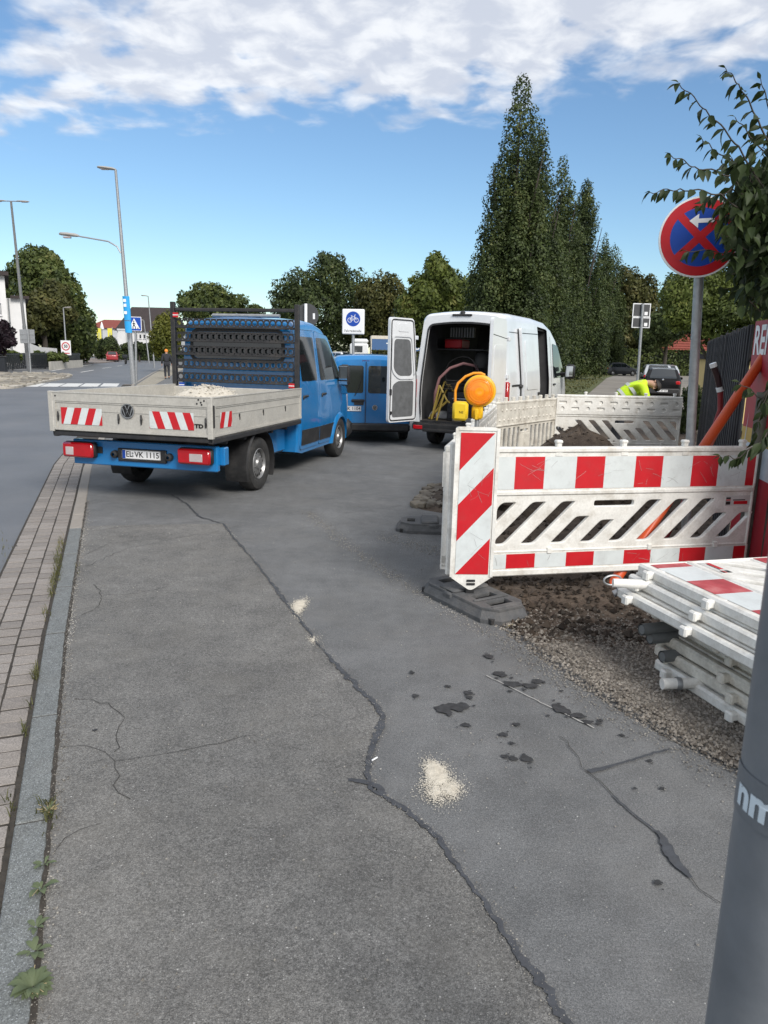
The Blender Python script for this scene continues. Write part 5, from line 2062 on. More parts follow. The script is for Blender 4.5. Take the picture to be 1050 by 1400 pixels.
# no stopping sign
ns = thing('no_stopping_sign', 'round blue and red no stopping sign half covered by leaves', 'road sign', (2.5, 5.92, 0), 0)
mb = MB()
mb.tube([(0, 0, -.1), (-.14, 0, 2.35), (-.18, 0, 2.95)], .036, 16)
mb.build('post', STEEL, ns, 50)
sc_ = Vector((-.19, -.05, 2.665))
an_ = R(-12)
SM = Matrix.Translation(sc_) @ Matrix.Rotation(an_, 4, 'Z')


def disc(r0, r1, off, mi, mb, n=48):
    a = [SM @ Vector((r0 * math.cos(2 * PI * k / n), -off, r0 * math.sin(2 * PI * k / n))) for k in range(n)]
    b = [SM @ Vector((r1 * math.cos(2 * PI * k / n), -off, r1 * math.sin(2 * PI * k / n))) for k in range(n)]
    mb.loft([a, b], False, False, mi)


mb = MB()
nn_ = 48
mb.loft([[SM @ Vector((r_ * math.cos(2 * PI * k / nn_), y, r_ * math.sin(2 * PI * k / nn_))) for k in range(nn_)] for r_, y in ((.001, .012), (.29, .012), (.29, -.008), (.001, -.008))], False, False, 0)
disc(.0, .29, .0095, 0, mb)
disc(.21, .277, .011, 1, mb)
disc(0, .21, .0115, 2, mb)
smp = lambda a, b, o=0.: SM @ Vector((a, -.012 - o, b))
for s_ in (-1, 1):
    strip(mb, [(-.155, -s_ * .155), (.155, s_ * .155)], .056, smp, .001 + .0006 * s_, 1)
mb.add([smp(*p, .003) for p in ((-.085, .115), (-.02, .165), (-.02, .13), (.09, .135), (.09, .105), (-.02, .1), (-.02, .065))], [(0, 1, 2, 6), (2, 3, 4, 5)], 0)
mb.build('disc', [SIGNW, SIGNR, SIGNB], ns, 0)
mb = MB()
mb.box((-.22, -.04, 2.5), (-.12, .04, 2.53), 0, .006)
mb.box((-.23, -.04, 2.8), (-.13, .04, 2.83), 0, .006)
mb.build('clamp', STEEL, ns, 0)

# near lamp post at the right edge of the photo
PX, PY = .62, .97
np_ = thing('lamp_post', 'grey metal lamp post close at the right edge with a white sticker', 'post', (PX, PY, 0))
mb = MB()
mb.tube([(0, 0, -.05), (-.005, .0, 1.2), (-.012, .0, 2.4), (-.03, .0, 5.5)], [.088, .084, .08, .065], 40)
mb.build('shaft', mat('post_grey', (.17, .185, .205), .4, metal=.15, var=.15, scale=5, bump=.06, bscale=40, dirt=((.26, .265, .27), .5, 3)), np_, 60)
RP = .0858
mb = MB()
z0, z1 = 1.105, 1.178
n = 30
cyl = lambda a, z, r_=0.: Vector((-.004 + (RP + .0004 + r_) * math.cos(a), (RP + .0016 + r_) * math.sin(a), z))
aa = [R(150 + 5 * k) for k in range(n)]
slope = -.02
mb.loft([[cyl(a, z0 + slope * 0, 0) for a in aa], [cyl(a, z1, 0) for a in aa]], False, False, closed=False)
st_ = mb.build('sticker', mat('sticker_dark', (.15, .163, .18), .4), np_, 60)
me = text_mesh('nmun', .066, 0, align='LEFT', bold=.0026)
map_mesh(me, lambda c: cyl(R(172) + c.x / RP * .9, 1.141 + c.y * .95, .0012))
put('lettering', me, mat('sticker_text', (.62, .7, .76), .4), st_, smooth=False)

# post behind the striped barrier, pipes, fence, banner
gp = MB().tube([(2.97, 5.94, -.1), (2.985, 5.94, 1.5)], .057, 20)
gp.tube([(2.985, 5.94, 1.5), (2.985, 5.94, 1.53)], .061, 20)
tag(gp.build('grey_post', mat('old_post', (.13, .13, .11), .8, var=.25, scale=9, dirt=((.06, .06, .05), .5, 6)), None, 50), 'weathered grey post beside the right end of the striped barrier', 'post')
ORANGE = mat('orange_pipe', (.62, .085, .02), .38, var=.06, scale=4, dirt=((.4, .12, .06), .4, 6))
a, b = A(822, 822, 5.52), A(965, 607, 5.98)
d = (b - a).normalized()
mb = MB()
mb.tube([a - d * .05, a + d * .9, b, b + d * 1.3], .041, 18, cap=False)
mb.tube([a - d * .045, b + d * 1.29], .036, 18)
tag(mb.build('orange_pipe', ORANGE, None, 50), 'long orange drain pipe leaning out of the trench over the barrier', 'pipe')
mb = MB()
mb.tube([(2.66, 6.9, .0), (2.9, 7.0, .5), (3.06, 7, 1.05), (3.12, 7, 1.32), (3.1, 7, 1.5)], .025, 10)
mb.tube([(3.1, 7, 1.5), (3.06, 7, 1.62), (3.01, 7, 1.72)], .029, 10, 1)
mb.tube([(3.015, 7, 1.71), (3.0, 7, 1.745)], .032, 10, 2)
mb.tube([(3.1, 7, 1.49), (3.085, 7, 1.53)], .031, 10, 2)
tag(mb.build('cable_duct', [mat('duct_red', (.22, .012, .015), .5), mat('duct_black', (.03, .008, .01), .5), SIGNW], None, 50), 'dark red cable duct with taped white end standing before the fence', 'cable duct')
mb = MB()
mb.tube([A(972, 608, 6.6), A(985, 585, 6.6)], .016, 8)
mb.tube([A(965, 640, 6.6), A(972, 608, 6.6)], .016, 8)
tag(mb.build('thin_duct', ORANGE, None, 50), 'short thin orange duct beside the leaning drain pipe', 'cable duct')
fence = thing('wooden_fence', 'dark stained fence of upright boards behind the orange pipe', 'fence', (0, 0, 0))
f0, f1 = A(969, 468, 12.3).to_2d(), A(1031, 445, 6.6).to_2d()
fd = (f1 - f0).normalized()
fn = Vector((fd.y, -fd.x))
ln = (f1 - f0).length
FENCE = [mat('fence_wood_' + 'abc'[i], c, .8, var=.3, scale=7, bump=.4, bscale=30) for i, c in enumerate([(.022, .022, .027), (.03, .029, .033), (.016, .016, .02)])]
npl = int(ln / .105)
pms = []
for i in range(npl):
    if i < 6:
        o = MB().box((-.046, -.011, .06), (.046, .011, 2.08), 0, .004).build('plank', FENCE[i % 3], fence, 0)
        pms.append(o)
    else:
        o = pms[rnd.randrange(6)].copy()
        COL.objects.link(o)
    q = f0 + fd * (.105 * i + .05)
    o.location = (q.x + (.012 if i % 2 else 0) * fn.x, q.y + (.012 if i % 2 else 0) * fn.y, rnd.gauss(0, .012))
    o.rotation_euler = (0, 0, math.atan2(fd.y, fd.x) + rnd.gauss(0, .02))
mb = MB()
for z in (.4, 1.1, 1.8):
    a, b = f0 - fn * -.0, f1
    bk = Vector((-fn.x, -fn.y)) * -.04
    mb.tube([(*(a + Vector((.05, -.01))), z), (*(b + Vector((.05, -.01))), z)], .03, 4)
mb.build('rail', FENCE[2], fence, 0)
ban = thing('banner', 'red advertising banner with white lettering hanging by the fence', 'banner', (0, 0, 0))
bo = Vector((A(1032, 450, 6.5).x, 6.5, 0))
bd = Vector((-.18, -.984, 0)).normalized()
bn_ = Vector((-bd.y * -1, bd.x, 0))
bn_ = Vector((-.984, .18, 0))
bmp2 = lambda a, b, o=0.: bo + bd * a + Vector((0, 0, b)) + bn_ * o
mb = MB()
BRED = mat('banner_red', (.36, .015, .03), .5, var=.1)
sec = [(0, 2.1, 1.22, 0), (0, 1.22, 1.1, 2), (0, 1.1, .85, 1), (0, .85, .2, 0)]
for _, zt_, zb_, mi in sec:
    mb.add([bmp2(0, zb_), bmp2(1.6, zb_), bmp2(1.6, zt_), bmp2(0, zt_)], [(0, 1, 2, 3)], mi)
    mb.add([bmp2(0, zb_, -.015), bmp2(1.6, zb_, -.015), bmp2(1.6, zt_, -.015), bmp2(0, zt_, -.015)], [(0, 1, 2, 3)], mi)
mb.add([bmp2(.02, .55, .003), bmp2(.1, .62, .003), bmp2(.14, 1.36, .003)], [(0, 1, 2)], 1)
mb.build('sheet', [BRED, mat('banner_pale', (.55, .62, .68), .5), mat('banner_gold', (.55, .36, .08), .5)], ban, 0)
me = text_mesh('REN', .33, 0, align='LEFT', bold=.008)
map_mesh(me, lambda c: bmp2(.03 + c.x * .85, 1.93 + c.y, .004))
put('lettering', me, SIGNW, ban, smooth=False)
mb = MB()
mb.tube([bmp2(0, 0, -.04), bmp2(0, 2.1, -.04)], .02, 8)
mb.build('stake', STEELD, ban, 0)

# signs across the yard
bs = thing('bicycle_street_sign', 'square white sign with blue bicycle disc above the small blue van', 'road sign', (-.9, 20, 0))
sz_ = A(483, 440, 20)
mb = MB()
mb.tube([(0, 0, -.1), (sz_.x + .9, 0, sz_.z + .3)], .038, 12)
mb.build('post', STEEL, bs, 50)
BM = Matrix.Translation((sz_.x + .9, -.06, sz_.z)) @ Matrix.Rotation(R(-7), 4, 'Z')
mb = MB()
mb.box((-.29, -.02, -.32), (.29, .1, .32), 0, .02, T=BM)
bp2 = lambda a, b, o=0.: BM @ Vector((a, -.021 - o, b))
n = 30
mb.add([bp2(.19 * math.cos(2 * PI * k / n), .07 + .19 * math.sin(2 * PI * k / n), .001) for k in range(n)], [list(range(n))], 1)
for x in (-.085, .085):
    ci = [(x + .055 * math.cos(2 * PI * k / 14), .04 + .055 * math.sin(2 * PI * k / 14)) for k in range(14)]
    strip(mb, ci, .013, bp2, .002, 0, close=True)
for pl in ([(-.085, .04), (-.04, .125), (.05, .125), (.085, .04)], [(-.04, .125), (.0, .04), (.05, .125)], [(-.085, .04), (0, .04)], [(-.06, .15), (-.02, .15)], [(.045, .12), (.035, .17), (.07, .17)]):
    strip(mb, pl, .013, bp2, .0025, 0)
bo_ = mb.build('panel', [SIGNW, SIGNB], bs, 0)
me = text_mesh('Fahrradstraße', .085, 0)
map_mesh(me, lambda c: bp2(c.x * .95, -.235 + c.y, .002))
put('lettering', me, BLACK, bo_, smooth=False)
rs = thing('road_sign', 'dark round back of a road sign behind the blue truck cab', 'road sign', (A(418, 430, 22).x, 22, 0))
z_ = A(418, 431, 22).z
mb = MB()
mb.tube([(0, 0, -.1), (0, 0, z_ + .32)], .045, 12)
mb.build('post', SIGNW, rs, 50)
mb = MB()
mb.lathe([(.001, 0), (.32, 0), (.335, .01), (.335, .025), (.001, .025)], 36, Matrix.Translation((.03, .09, z_)) @ Matrix.Rotation(PI / 2, 4, 'X'))
mb.box((.2, .055, z_ - .1), (.26, .063, z_ + .06), 1)
mb.build('disc', [mat('sign_back_grey', (.05, .052, .055), .6), SIGNW], rs, 40)
s2 = thing('road_sign', 'pair of dark sign backs on a tilted post above the parked cars', 'road sign', (A(873, 520, 26).x, 26, 0))
ba, bb_ = A(873, 530, 26), A(880, 415, 26)
mb = MB()
mb.tube([(0, 0, -.3), (bb_.x - ba.x, 0, bb_.z)], .045, 12)
mb.build('post', STEEL, s2, 50)
for (xa, ya, xb, yb) in ((866, 415, 892, 433), (865, 434, 891, 448)):
    p, q = A(xa, yb, 26), A(xb, ya, 26)
    mb = MB()
    mb.box((p.x - ba.x, .05, p.z), (q.x - ba.x, .07, q.z), 0, .004)
    mb.box((p.x - ba.x + .03, .045, p.z + .03), (q.x - ba.x - .03, .0499, q.z - .03), 1, 0)
    mb.box((q.x - ba.x - .2, .04, p.z + .06), (q.x - ba.x - .09, .0449, p.z + .17), 0, 0)
    mb.build('panel', [SIGNW, mat('sign_back_grey', (.05, .052, .055), .6)], s2, 0)


def street_lamp(label, base, top, r0=.09, r1=.05):
    t = thing('street_lamp', label, 'street lamp', base, 0, 'street lamps')
    b = Vector(base)
    mb = MB()
    tp = Vector(top) - b
    mb.tube([(0, 0, -.2), tp * .3, tp * .31, tp], [r0, r0 * .95, r0 * .8, r1], 12)
    mb.build('pole', STEEL, t, 50)
    return t, tp


def lantern(t, p, d, ln=.8, wd=.14, h=.1, bowl=False):
    mb = MB()
    d = Vector(d).normalized()
    sd_ = Vector((0, 0, 1)).cross(d).normalized()
    rings = []
    for q, w_, hh in ((0, .3, .5), (.15, .8, .9), (.6, 1, 1), (.92, .85, .8), (1, .3, .3)):
        c_ = Vector(p) + d * ln * q
        rings.append([c_ + sd_ * (wd * w_ * math.cos(2 * PI * k / 10)) + Vector((0, 0, 1)) * (h * hh * (math.sin(2 * PI * k / 10) * .5 + .2)) for k in range(10)])
    mb.loft(rings)
    o = mb.build('lantern', mat('lantern_grey', (.34, .33, .31), .5, var=.1), t, 45)
    mb = MB()
    c_ = Vector(p) + d * ln * .6 - Vector((0, 0, h * (.5 if bowl else .33)))
    mb.box(c_ - Vector((.18, .1, .05 if bowl else .01)), c_ + Vector((.18, .1, .02)), 0, .02)
    mb.build('glass_bowl', CLEARL, o, 40)


l1, tp = street_lamp('tall street lamp with a second lower arm and blue posters', G(183, 525), A(158, 232, 37.5), .13, .06)
lantern(l1, tp, (-.95, .2, .12), .95, .16, .14)
arm = [A(165, 346, 37.5), A(160, 337, 37.5), A(148, 330, 37.5), A(108, 323, 37.5)]
lb = Vector(l1.location)
mb = MB()
mb.tube([p - lb for p in arm], .035, 8)
mb.build('arm', STEEL, l1, 50)
lantern(l1, arm[-1] - lb, (-.95, .1, .08), 1.0, .15, .18, True)
pa, pb = A(176, 455, 37.4) - lb, A(172, 405, 37.4) - lb
mb = MB()
for k, (q0, q1) in enumerate(((0, .32), (.34, 1))):
    a, b = pa.lerp(pb, q0), pa.lerp(pb, q1)
    mb.loft([[c_ + Vector((.17 * math.cos(2 * PI * k2 / 12), .1 * math.sin(2 * PI * k2 / 12), 0)) for k2 in range(12)] for c_ in (a, b)], True, True, 0)
for q in (.55, .75, .88):
    c_ = pa.lerp(pb, q) + Vector((-.04, -.11, 0))
    mb.box(c_ - Vector((.07, .003, .07)), c_ + Vector((.07, 0, .07)), 1)
mb.build('poster', [mat('poster_blue', (.02, .33, .7), .5, var=.15, scale=2), SIGNW], l1, 40)
l2, tp = street_lamp('double armed street lamp rising from the cobbled traffic island', (*G(40, 511).to_2d(), 0), A(15, 275, 45), .12, .06)
for s_ in (-1, 1):
    mb = MB()
    mb.tube([tp, tp + Vector((s_ * .6, 0, 0))], .03, 8)
    mb.build('arm', STEEL, l2, 50)
    lantern(l2, tp + Vector((s_ * .3, 0, 0)), (s_, 0, -.02), .75, .12, .09)
for (bx, by, tx, ty, Y, lb_) in ((92, 497, 86.5, 421, 66, 'thin street lamp carrying the round speed limit sign'), (80.5, 493, 73.5, 436, 88, 'thin street lamp just left of the speed limit sign'), (211, 495, 202.5, 405, 74, 'thin tall street lamp left of the yellow green tree'), (204, 494, 196.5, 438, 96, 'short far street lamp beside the crossing sign')):
    b_ = A(bx, by, Y)
    l3, tp = street_lamp(lb_, (b_.x, b_.y, 0), A(tx, ty, Y), .08, .05)
    lantern(l3, tp, (-1 if bx > 150 or bx < 85 else 1, 0, .1), .7, .12, .1)
b_ = A(90, 475.5, 65.6)
ss = thing('speed_limit_sign', 'small square sign with red ringed 50 on a thin lamp post', 'road sign', b_)
mb = MB()
mb.box((-.43, .0, -.62), (.43, .03, .62), 0, .01)
mp = lambda a, b, o=0.: Vector((a, -.001 - o, b))
n = 24
for r0, r1, off, mi in ((.27, .36, .003, 1),):
    mb.loft([[mp(r0 * math.cos(2 * PI * k / n), .12 + r0 * math.sin(2 * PI * k / n), off) for k in range(n)], [mp(r1 * math.cos(2 * PI * k / n), .12 + r1 * math.sin(2 * PI * k / n), off) for k in range(n)]], False, False, mi)
mb.box((-.3, -.004, -.5), (.3, -.001, -.42), 1)
o = mb.build('panel', [SIGNW, SIGNR], ss, 0)
me = text_mesh('50', .36, 0, bold=.012)
map_mesh(me, lambda c: mp(c.x * .9, .12 + c.y, .004))
put('lettering', me, BLACK, o, smooth=False)
cs = thing('crossing_sign', 'blue square pedestrian crossing sign beside the postered lamp', 'road sign', (G(188, 523).x, 39.5, 0))
tp_ = A(185, 443, 39.5) - Vector(cs.location)
mb = MB()
mb.tube([(0, 0, -.2), (tp_.x + .02, 0, tp_.z + .3)], .06, 10)
mb.build('post', STEEL, cs, 50)
CM = Matrix.Translation((tp_.x - .02, -.1, tp_.z)) @ Matrix.Rotation(R(10), 4, 'Z')
mb = MB()
mb.box((-.36, -.02, -.36), (.36, .02, .36), 0, .02, T=CM)
mp = lambda a, b, o=0.: CM @ Vector((a, -.021 - o, b))
strip(mb, [(-.345, -.345), (.345, -.345), (.345, .345), (-.345, .345)], .02, mp, .002, 0, close=True)
mb.add([mp(-.33, -.33, .0015), mp(.33, -.33, .0015), mp(.33, .33, .0015), mp(-.33, .33, .0015)], [(0, 1, 2, 3)], 1)
mb.add([mp(-.27, -.24, .003), mp(.27, -.24, .003), mp(0, .28, .003)], [(0, 1, 2)], 0)
for pl in ([(-.02, .08), (-.02, -.04)], [(-.02, -.04), (-.08, -.17)], [(-.02, -.04), (.06, -.17)], [(-.02, .05), (.06, -.02)], [(-.02, .05), (-.08, -.01)]):
    strip(mb, pl, .045, mp, .005, 2)
mb.add([mp(-.02 + .035 * math.cos(2 * PI * k / 10), .13 + .035 * math.sin(2 * PI * k / 10), .005) for k in range(10)], [list(range(10))], 2)
for x in (-.18, -.06, .06, .18):
    strip(mb, [(x - .02, -.23), (x + .01, -.18)], .05, mp, .004, 2)
mb.build('panel', [SIGNW, SIGNB, BLACK], cs, 0)
b_ = A(38, 460, 47)
sp_ = thing('road_sign', 'grey rectangular back of a traffic sign on the island lamp', 'road sign', b_)
mb = MB()
mb.box((-.5, .0, -.42), (.42, .04, .42), 0, .02)
mb.box((-.48, -.03, .1), (.4, .0, .14), 0, .006)
mb.box((-.48, -.03, -.2), (.4, .0, -.16), 0, .006)
mb.build('panel', STEEL, sp_, 0)
mb = MB()
mb.tube([(.05, -.05, .45), (.05, -.05, -b_.z)], .05, 10)
mb.build('post', STEEL, sp_, 40)
b_ = G(45.5, 509)
bx_ = thing('litter_bin', 'dark grey litter bin behind the island lamp pole', 'litter bin', (b_.x, 47.5, 0))
mb = MB()
mb.box((-.22, -.18, .05), (.22, .18, 1.0), 0, .03)
mb.build('bin_body', GREYP, bx_, 0)
mb = MB()
mb.box((-.24, -.2, 1.0), (.24, .2, 1.08), 0, .03)
mb.build('lid', BLACKP, bx_, 0)
# ------------------------------------------------------------------ vegetation
LDARK = leafmat('leaves_dark', (.013, .024, .01), (.095, .128, .042), (.15, .165, .06))
LMID = leafmat('leaves_mid', (.022, .038, .012), (.13, .165, .046), (.19, .2, .07))
LLIGHT = leafmat('leaves_light', (.04, .06, .013), (.155, .195, .045), (.22, .22, .065))
LOLIVE = leafmat('leaves_olive', (.033, .04, .013), (.125, .128, .042), (.18, .155, .06))
LYEL = leafmat('leaves_yellow', (.07, .085, .015), (.18, .19, .035), (.26, .22, .05))
LPURP = leafmat('leaves_purple', (.012, .008, .012), (.04, .022, .03))
LNEAR = leafmat('leaves_near', (.014, .026, .009), (.05, .075, .022), (.095, .115, .036))
BARK = mat('bark', (.05, .042, .034), .9, var=.3, scale=9, bump=.6, bscale=25, bdist=.03)


def cards(name, P_, Nn, size, m_, parent=None, asp=.5):
    """one small folded leaf card per point"""
    n = len(P_)
    s_ = size * nr.uniform(.6, 1.35, n)[:, None]
    Nn = Nn + nr.normal(0, .55, (n, 3))
    Nn /= np.linalg.norm(Nn, axis=1)[:, None]
    t = nr.normal(0, 1, (n, 3))
    t -= Nn * (t * Nn).sum(1)[:, None]
    t /= np.linalg.norm(t, axis=1)[:, None]
    b = np.cross(Nn, t)
    V_ = np.stack([P_ - t * s_, P_ + b * s_ * asp + Nn * s_ * .12, P_ + t * s_, P_ - b * s_ * asp + Nn * s_ * .12], 1).reshape(-1, 3)
    me = bpy.data.meshes.new(name)
    me.vertices.add(4 * n)
    me.vertices.foreach_set('co', V_.ravel())
    me.loops.add(4 * n)
    me.loops.foreach_set('vertex_index', np.arange(4 * n))
    me.polygons.add(n)
    me.polygons.foreach_set('loop_start', np.arange(n) * 4)
    me.materials.append(m_)
    me.update(calc_edges=True)
    return link(name, me, parent)


def blobpts(blobs):
    Ps, Ns = [], []
    for cx_, cy_, cz_, rx, ry, rz, n in blobs:
        d = nr.normal(0, 1, (n, 3))
        d /= np.linalg.norm(d, axis=1)[:, None]
        ph = nr.uniform(0, 6.28, 6)
        lump = 1 + .13 * np.sin(4 * d[:, 0] + 3 * d[:, 2] + ph[0]) + .1 * np.sin(7 * d[:, 2] - 5 * d[:, 1] + ph[1]) + .08 * np.sin(11 * d[:, 0] + 9 * d[:, 1] + ph[2])
        r_ = (1 - .42 * nr.uniform(0, 1, n) ** 2.2) * lump * (1 + nr.normal(0, .035, n))
        Ps.append(np.array([cx_, cy_, cz_]) + d * r_[:, None] * np.array([rx, ry, rz]))
        Ns.append(d)
    return np.concatenate(Ps), np.concatenate(Ns)


def tree(label, base, blobs, size, m_, trunk_r=.2, cat='tree', name='tree', group=None, trunk_h=None):
    """blobs relative to base"""
    t = thing(name, label, cat, base, 0, group)
    if size > .15:
        blobs = [(*b[:6], int(b[6] * 2.3)) for b in blobs]
        size = size * .62
    P_, Nn = blobpts(blobs)
    P_[:, 2] = np.maximum(P_[:, 2], .15)
    cards('crown', P_, Nn, size, m_, t)
    mb = MB()
    top = max(b[2] for b in blobs)
    mb.tube([(0, 0, -.2), (.03, 0, top * .3), (0, .05, top * .65), (0, 0, top)], [trunk_r, trunk_r * .8, trunk_r * .5, trunk_r * .12], 8)
    for i, b in enumerate(blobs[:9]):
        z0 = min(top * .5, b[2] * .55)
        mb.tube([(0, 0, z0), (b[0] * .5, b[1] * .5, (z0 + b[2]) * .5 + .1), (b[0] * .95, b[1] * .95, b[2])], [trunk_r * .4, trunk_r * .25, trunk_r * .06], 5)
    mb.build('trunk', BARK, t, 60)
    return t


def column_tree(label, x, y, h, w_, n, seed, m_=LDARK, group='tall columnar trees'):
    """narrow upright tree of several steep leaders"""
    r_ = random.Random(seed)
    bl = []
    Rb = w_ * .5
    for k in range(17):
        rho = 0 if k == 0 else Rb * .92 * math.sqrt(r_.random())
        a = k * 2.4 + r_.uniform(-.4, .4)
        top = h - (h * .78) * (rho / Rb) ** 1.55 * r_.uniform(.85, 1.15)
        cx_, cy_ = rho * math.cos(a), rho * math.sin(a)
        steps = max(3, int(top / 1.3))
        wmax = w_ * .175 * r_.uniform(.8, 1.25)
        for j in range(steps):
            q = (j + .5) / steps
            d = top * (1 - q)
            wd = min(wmax, .13 + wmax * (d / 3.6) ** .72) * r_.uniform(.88, 1.12)
            bl.append((cx_ * (1 - .12 * q) + r_.uniform(-.08, .08), cy_ * (1 - .12 * q) + r_.uniform(-.08, .08), .8 + (top - .8) * q, wd, wd, top / steps * .8, 1))
    tot = sum(b[3] * b[5] for b in bl)
    bl = [(*b[:6], max(6, int(5.6 * n * b[3] * b[5] / tot))) for b in bl]
    t = thing('tree', label, 'tree', (x, y, 0), r_.uniform(0, 6), group)
    P_, Nn = blobpts(bl)
    Nn[:, 2] += .35
    cards('crown', P_, Nn, .08 + .0005 * max(0, y - 45), m_, t, .62)
    mb = MB()
    mb.tube([(0, 0, -.2), (0, 0, 2), (0, 0, h * .9)], [.22, .18, .03], 8)
    for k in range(7):
        a = r_.uniform(0, 6.28)
        mb.tube([(0, 0, 1 + k * .5), (.5 * w_ * .4 * math.cos(a), .5 * w_ * .4 * math.sin(a), 4 + k), (w_ * .3 * math.cos(a), w_ * .3 * math.sin(a), 7 + k)], [.09, .07, .02], 5)
    mb.build('trunk', BARK, t, 60)
    return t


for i, (px, py, Y, w_, n, lb) in enumerate((
        (714, 112, 45, 5.0, 18000, 'tallest dark columnar tree rising behind the white van'),
        (738, 170, 50, 5.2, 15000, 'columnar tree close at the right of the tallest one'),
        (771, 220, 60, 5.4, 14000, 'third columnar tree with a thin tip right of the tallest'),
        (803, 250, 69, 5.3, 13000, 'columnar tree with a sharp top standing beyond the third'),
        (828, 324, 92, 5.8, 9000, 'second last columnar tree of the row by the side street'),
        (841, 338, 104, 5.8, 8000, 'last and smallest columnar tree of the row by the side street'))):
    p = A(px, py, Y)
    column_tree(lb, p.x, Y, p.z, w_, n, 11 + i)


def pxblobs(base, Y, lst, n):
    """ellipsoids given by photo extents (x, y, half width px, half height px) at distance Y"""
    out_ = []
    tot = sum(a[2] * a[3] for a in lst)
    for (x, y, hx, hy) in lst:
        p = A(x, y, Y)
        k = Y / FPX
        out_.append((p.x - base[0], rnd.uniform(-.5, .5) * hx * k, p.z, hx * k, hx * k * .9, hy * k, int(n * hx * hy / tot)))
    return out_


def ptree(label, px, Y, lst, n, size, m_, tr=.25, cat='tree', name='tree', group=None):
    b = (A(px, 480, Y).x, Y, 0)
    return tree(label, b, pxblobs(b, Y, lst, n), size, m_, tr, cat, name, group)


ptree('broad dark round tree behind the blue truck cab', 445, 118, [(450, 385, 32, 34), (410, 400, 34, 28), (480, 405, 26, 30), (430, 430, 45, 35), (395, 420, 24, 26), (475, 440, 34, 28), (455, 365, 18, 16)], 9500, .42, LDARK, .4)
ptree('dull green tree between the round tree and the bright ones', 515, 110, [(515, 410, 24, 28), (535, 400, 20, 20), (505, 440, 30, 30), (540, 435, 26, 30), (500, 400, 12, 12)], 6000, .4, LOLIVE, .3)
ptree('bright green conical tree left of the tall columns', 597, 62, [(597, 380, 20, 28), (585, 410, 28, 32), (615, 405, 26, 32), (570, 425, 24, 30), (600, 445, 42, 36), (560, 440, 22, 30), (597, 362, 9, 14)], 9000, .3, LLIGHT, .25)
ptree('bright green low tree at the foot of the tallest column', 645, 66, [(645, 405, 22, 26), (660, 425, 22, 30), (630, 430, 26, 34), (640, 450, 32, 30)], 5500, .32, LLIGHT, .22)
ptree('dark shrubby tree behind the bicycle sign', 520, 114, [(500, 450, 22, 24), (530, 455, 26, 24), (560, 460, 26, 26), (465, 460, 22, 24)], 5000, .34, LDARK, .2)
ptree('small round tree over the left part of the truck rack', 285, 130, [(288, 408, 26, 20), (262, 415, 22, 16), (315, 415, 22, 14), (285, 425, 40, 16), (345, 425, 14, 8)], 4500, .5, LMID, .3)
ptree('yellow green tree at the left edge of the truck rack', 225, 60, [(226, 447, 12, 18), (218, 462, 12, 20), (236, 455, 14, 22), (226, 475, 16, 16)], 2800, .22, LYEL, .12)
ptree('large dark tree mass beside the white apartment house', 62, 78, [(52, 372, 36, 30), (85, 405, 32, 34), (40, 410, 36, 34), (105, 440, 22, 34), (70, 440, 40, 34), (35, 450, 30, 30), (95, 465, 30, 20), (62, 355, 20, 12)], 13000, .36, LMID, .45)
ptree('olive tinted tree in front of the large dark tree', 62, 72, [(58, 420, 24, 22), (72, 398, 18, 14), (46, 440, 22, 20), (80, 425, 20, 22)], 4500, .34, LOLIVE, .3)
ptree('dark lower tree at the bend of the road', 112, 84, [(108, 452, 20, 30), (118, 470, 14, 22), (98, 478, 22, 16)], 3800, .34, LDARK, .25)
ptree('dark purple leaved tree at the left edge', 6, 52, [(2, 458, 14, 14), (12, 466, 10, 9), (-8, 470, 16, 16), (3, 447, 8, 8)], 2600, .2, LPURP, .1)
ptree('brownish tree beyond the last columnar tree', 870, 105, [(862, 395, 20, 28), (872, 420, 24, 30), (885, 400, 14, 22), (858, 440, 22, 26), (890, 435, 20, 26), (862, 462, 26, 24), (885, 468, 22, 20)], 6500, .42, LOLIVE, .3)
ptree('dark tree behind the red roofed house', 910, 84, [(910, 445, 24, 24), (935, 430, 24, 26), (890, 460, 20, 18), (925, 400, 20, 22)], 4500, .36, LDARK, .25)
ptree('tall bushy tree overhanging the fence on the right', 985, 15, [(935, 405, 26, 30), (965, 415, 36, 40), (1005, 400, 44, 48), (1050, 410, 44, 60), (925, 432, 18, 20), (990, 440, 50, 30), (1060, 460, 50, 40), (1040, 360, 40, 40)], 48000, .036, LLIGHT, .12)
ptree('dark shrub in the gap left of the fence', 950, 17, [(948, 545, 12, 18), (955, 565, 14, 20), (940, 575, 12, 18)], 2200, .06, LDARK, .03, 'shrub', 'shrub')


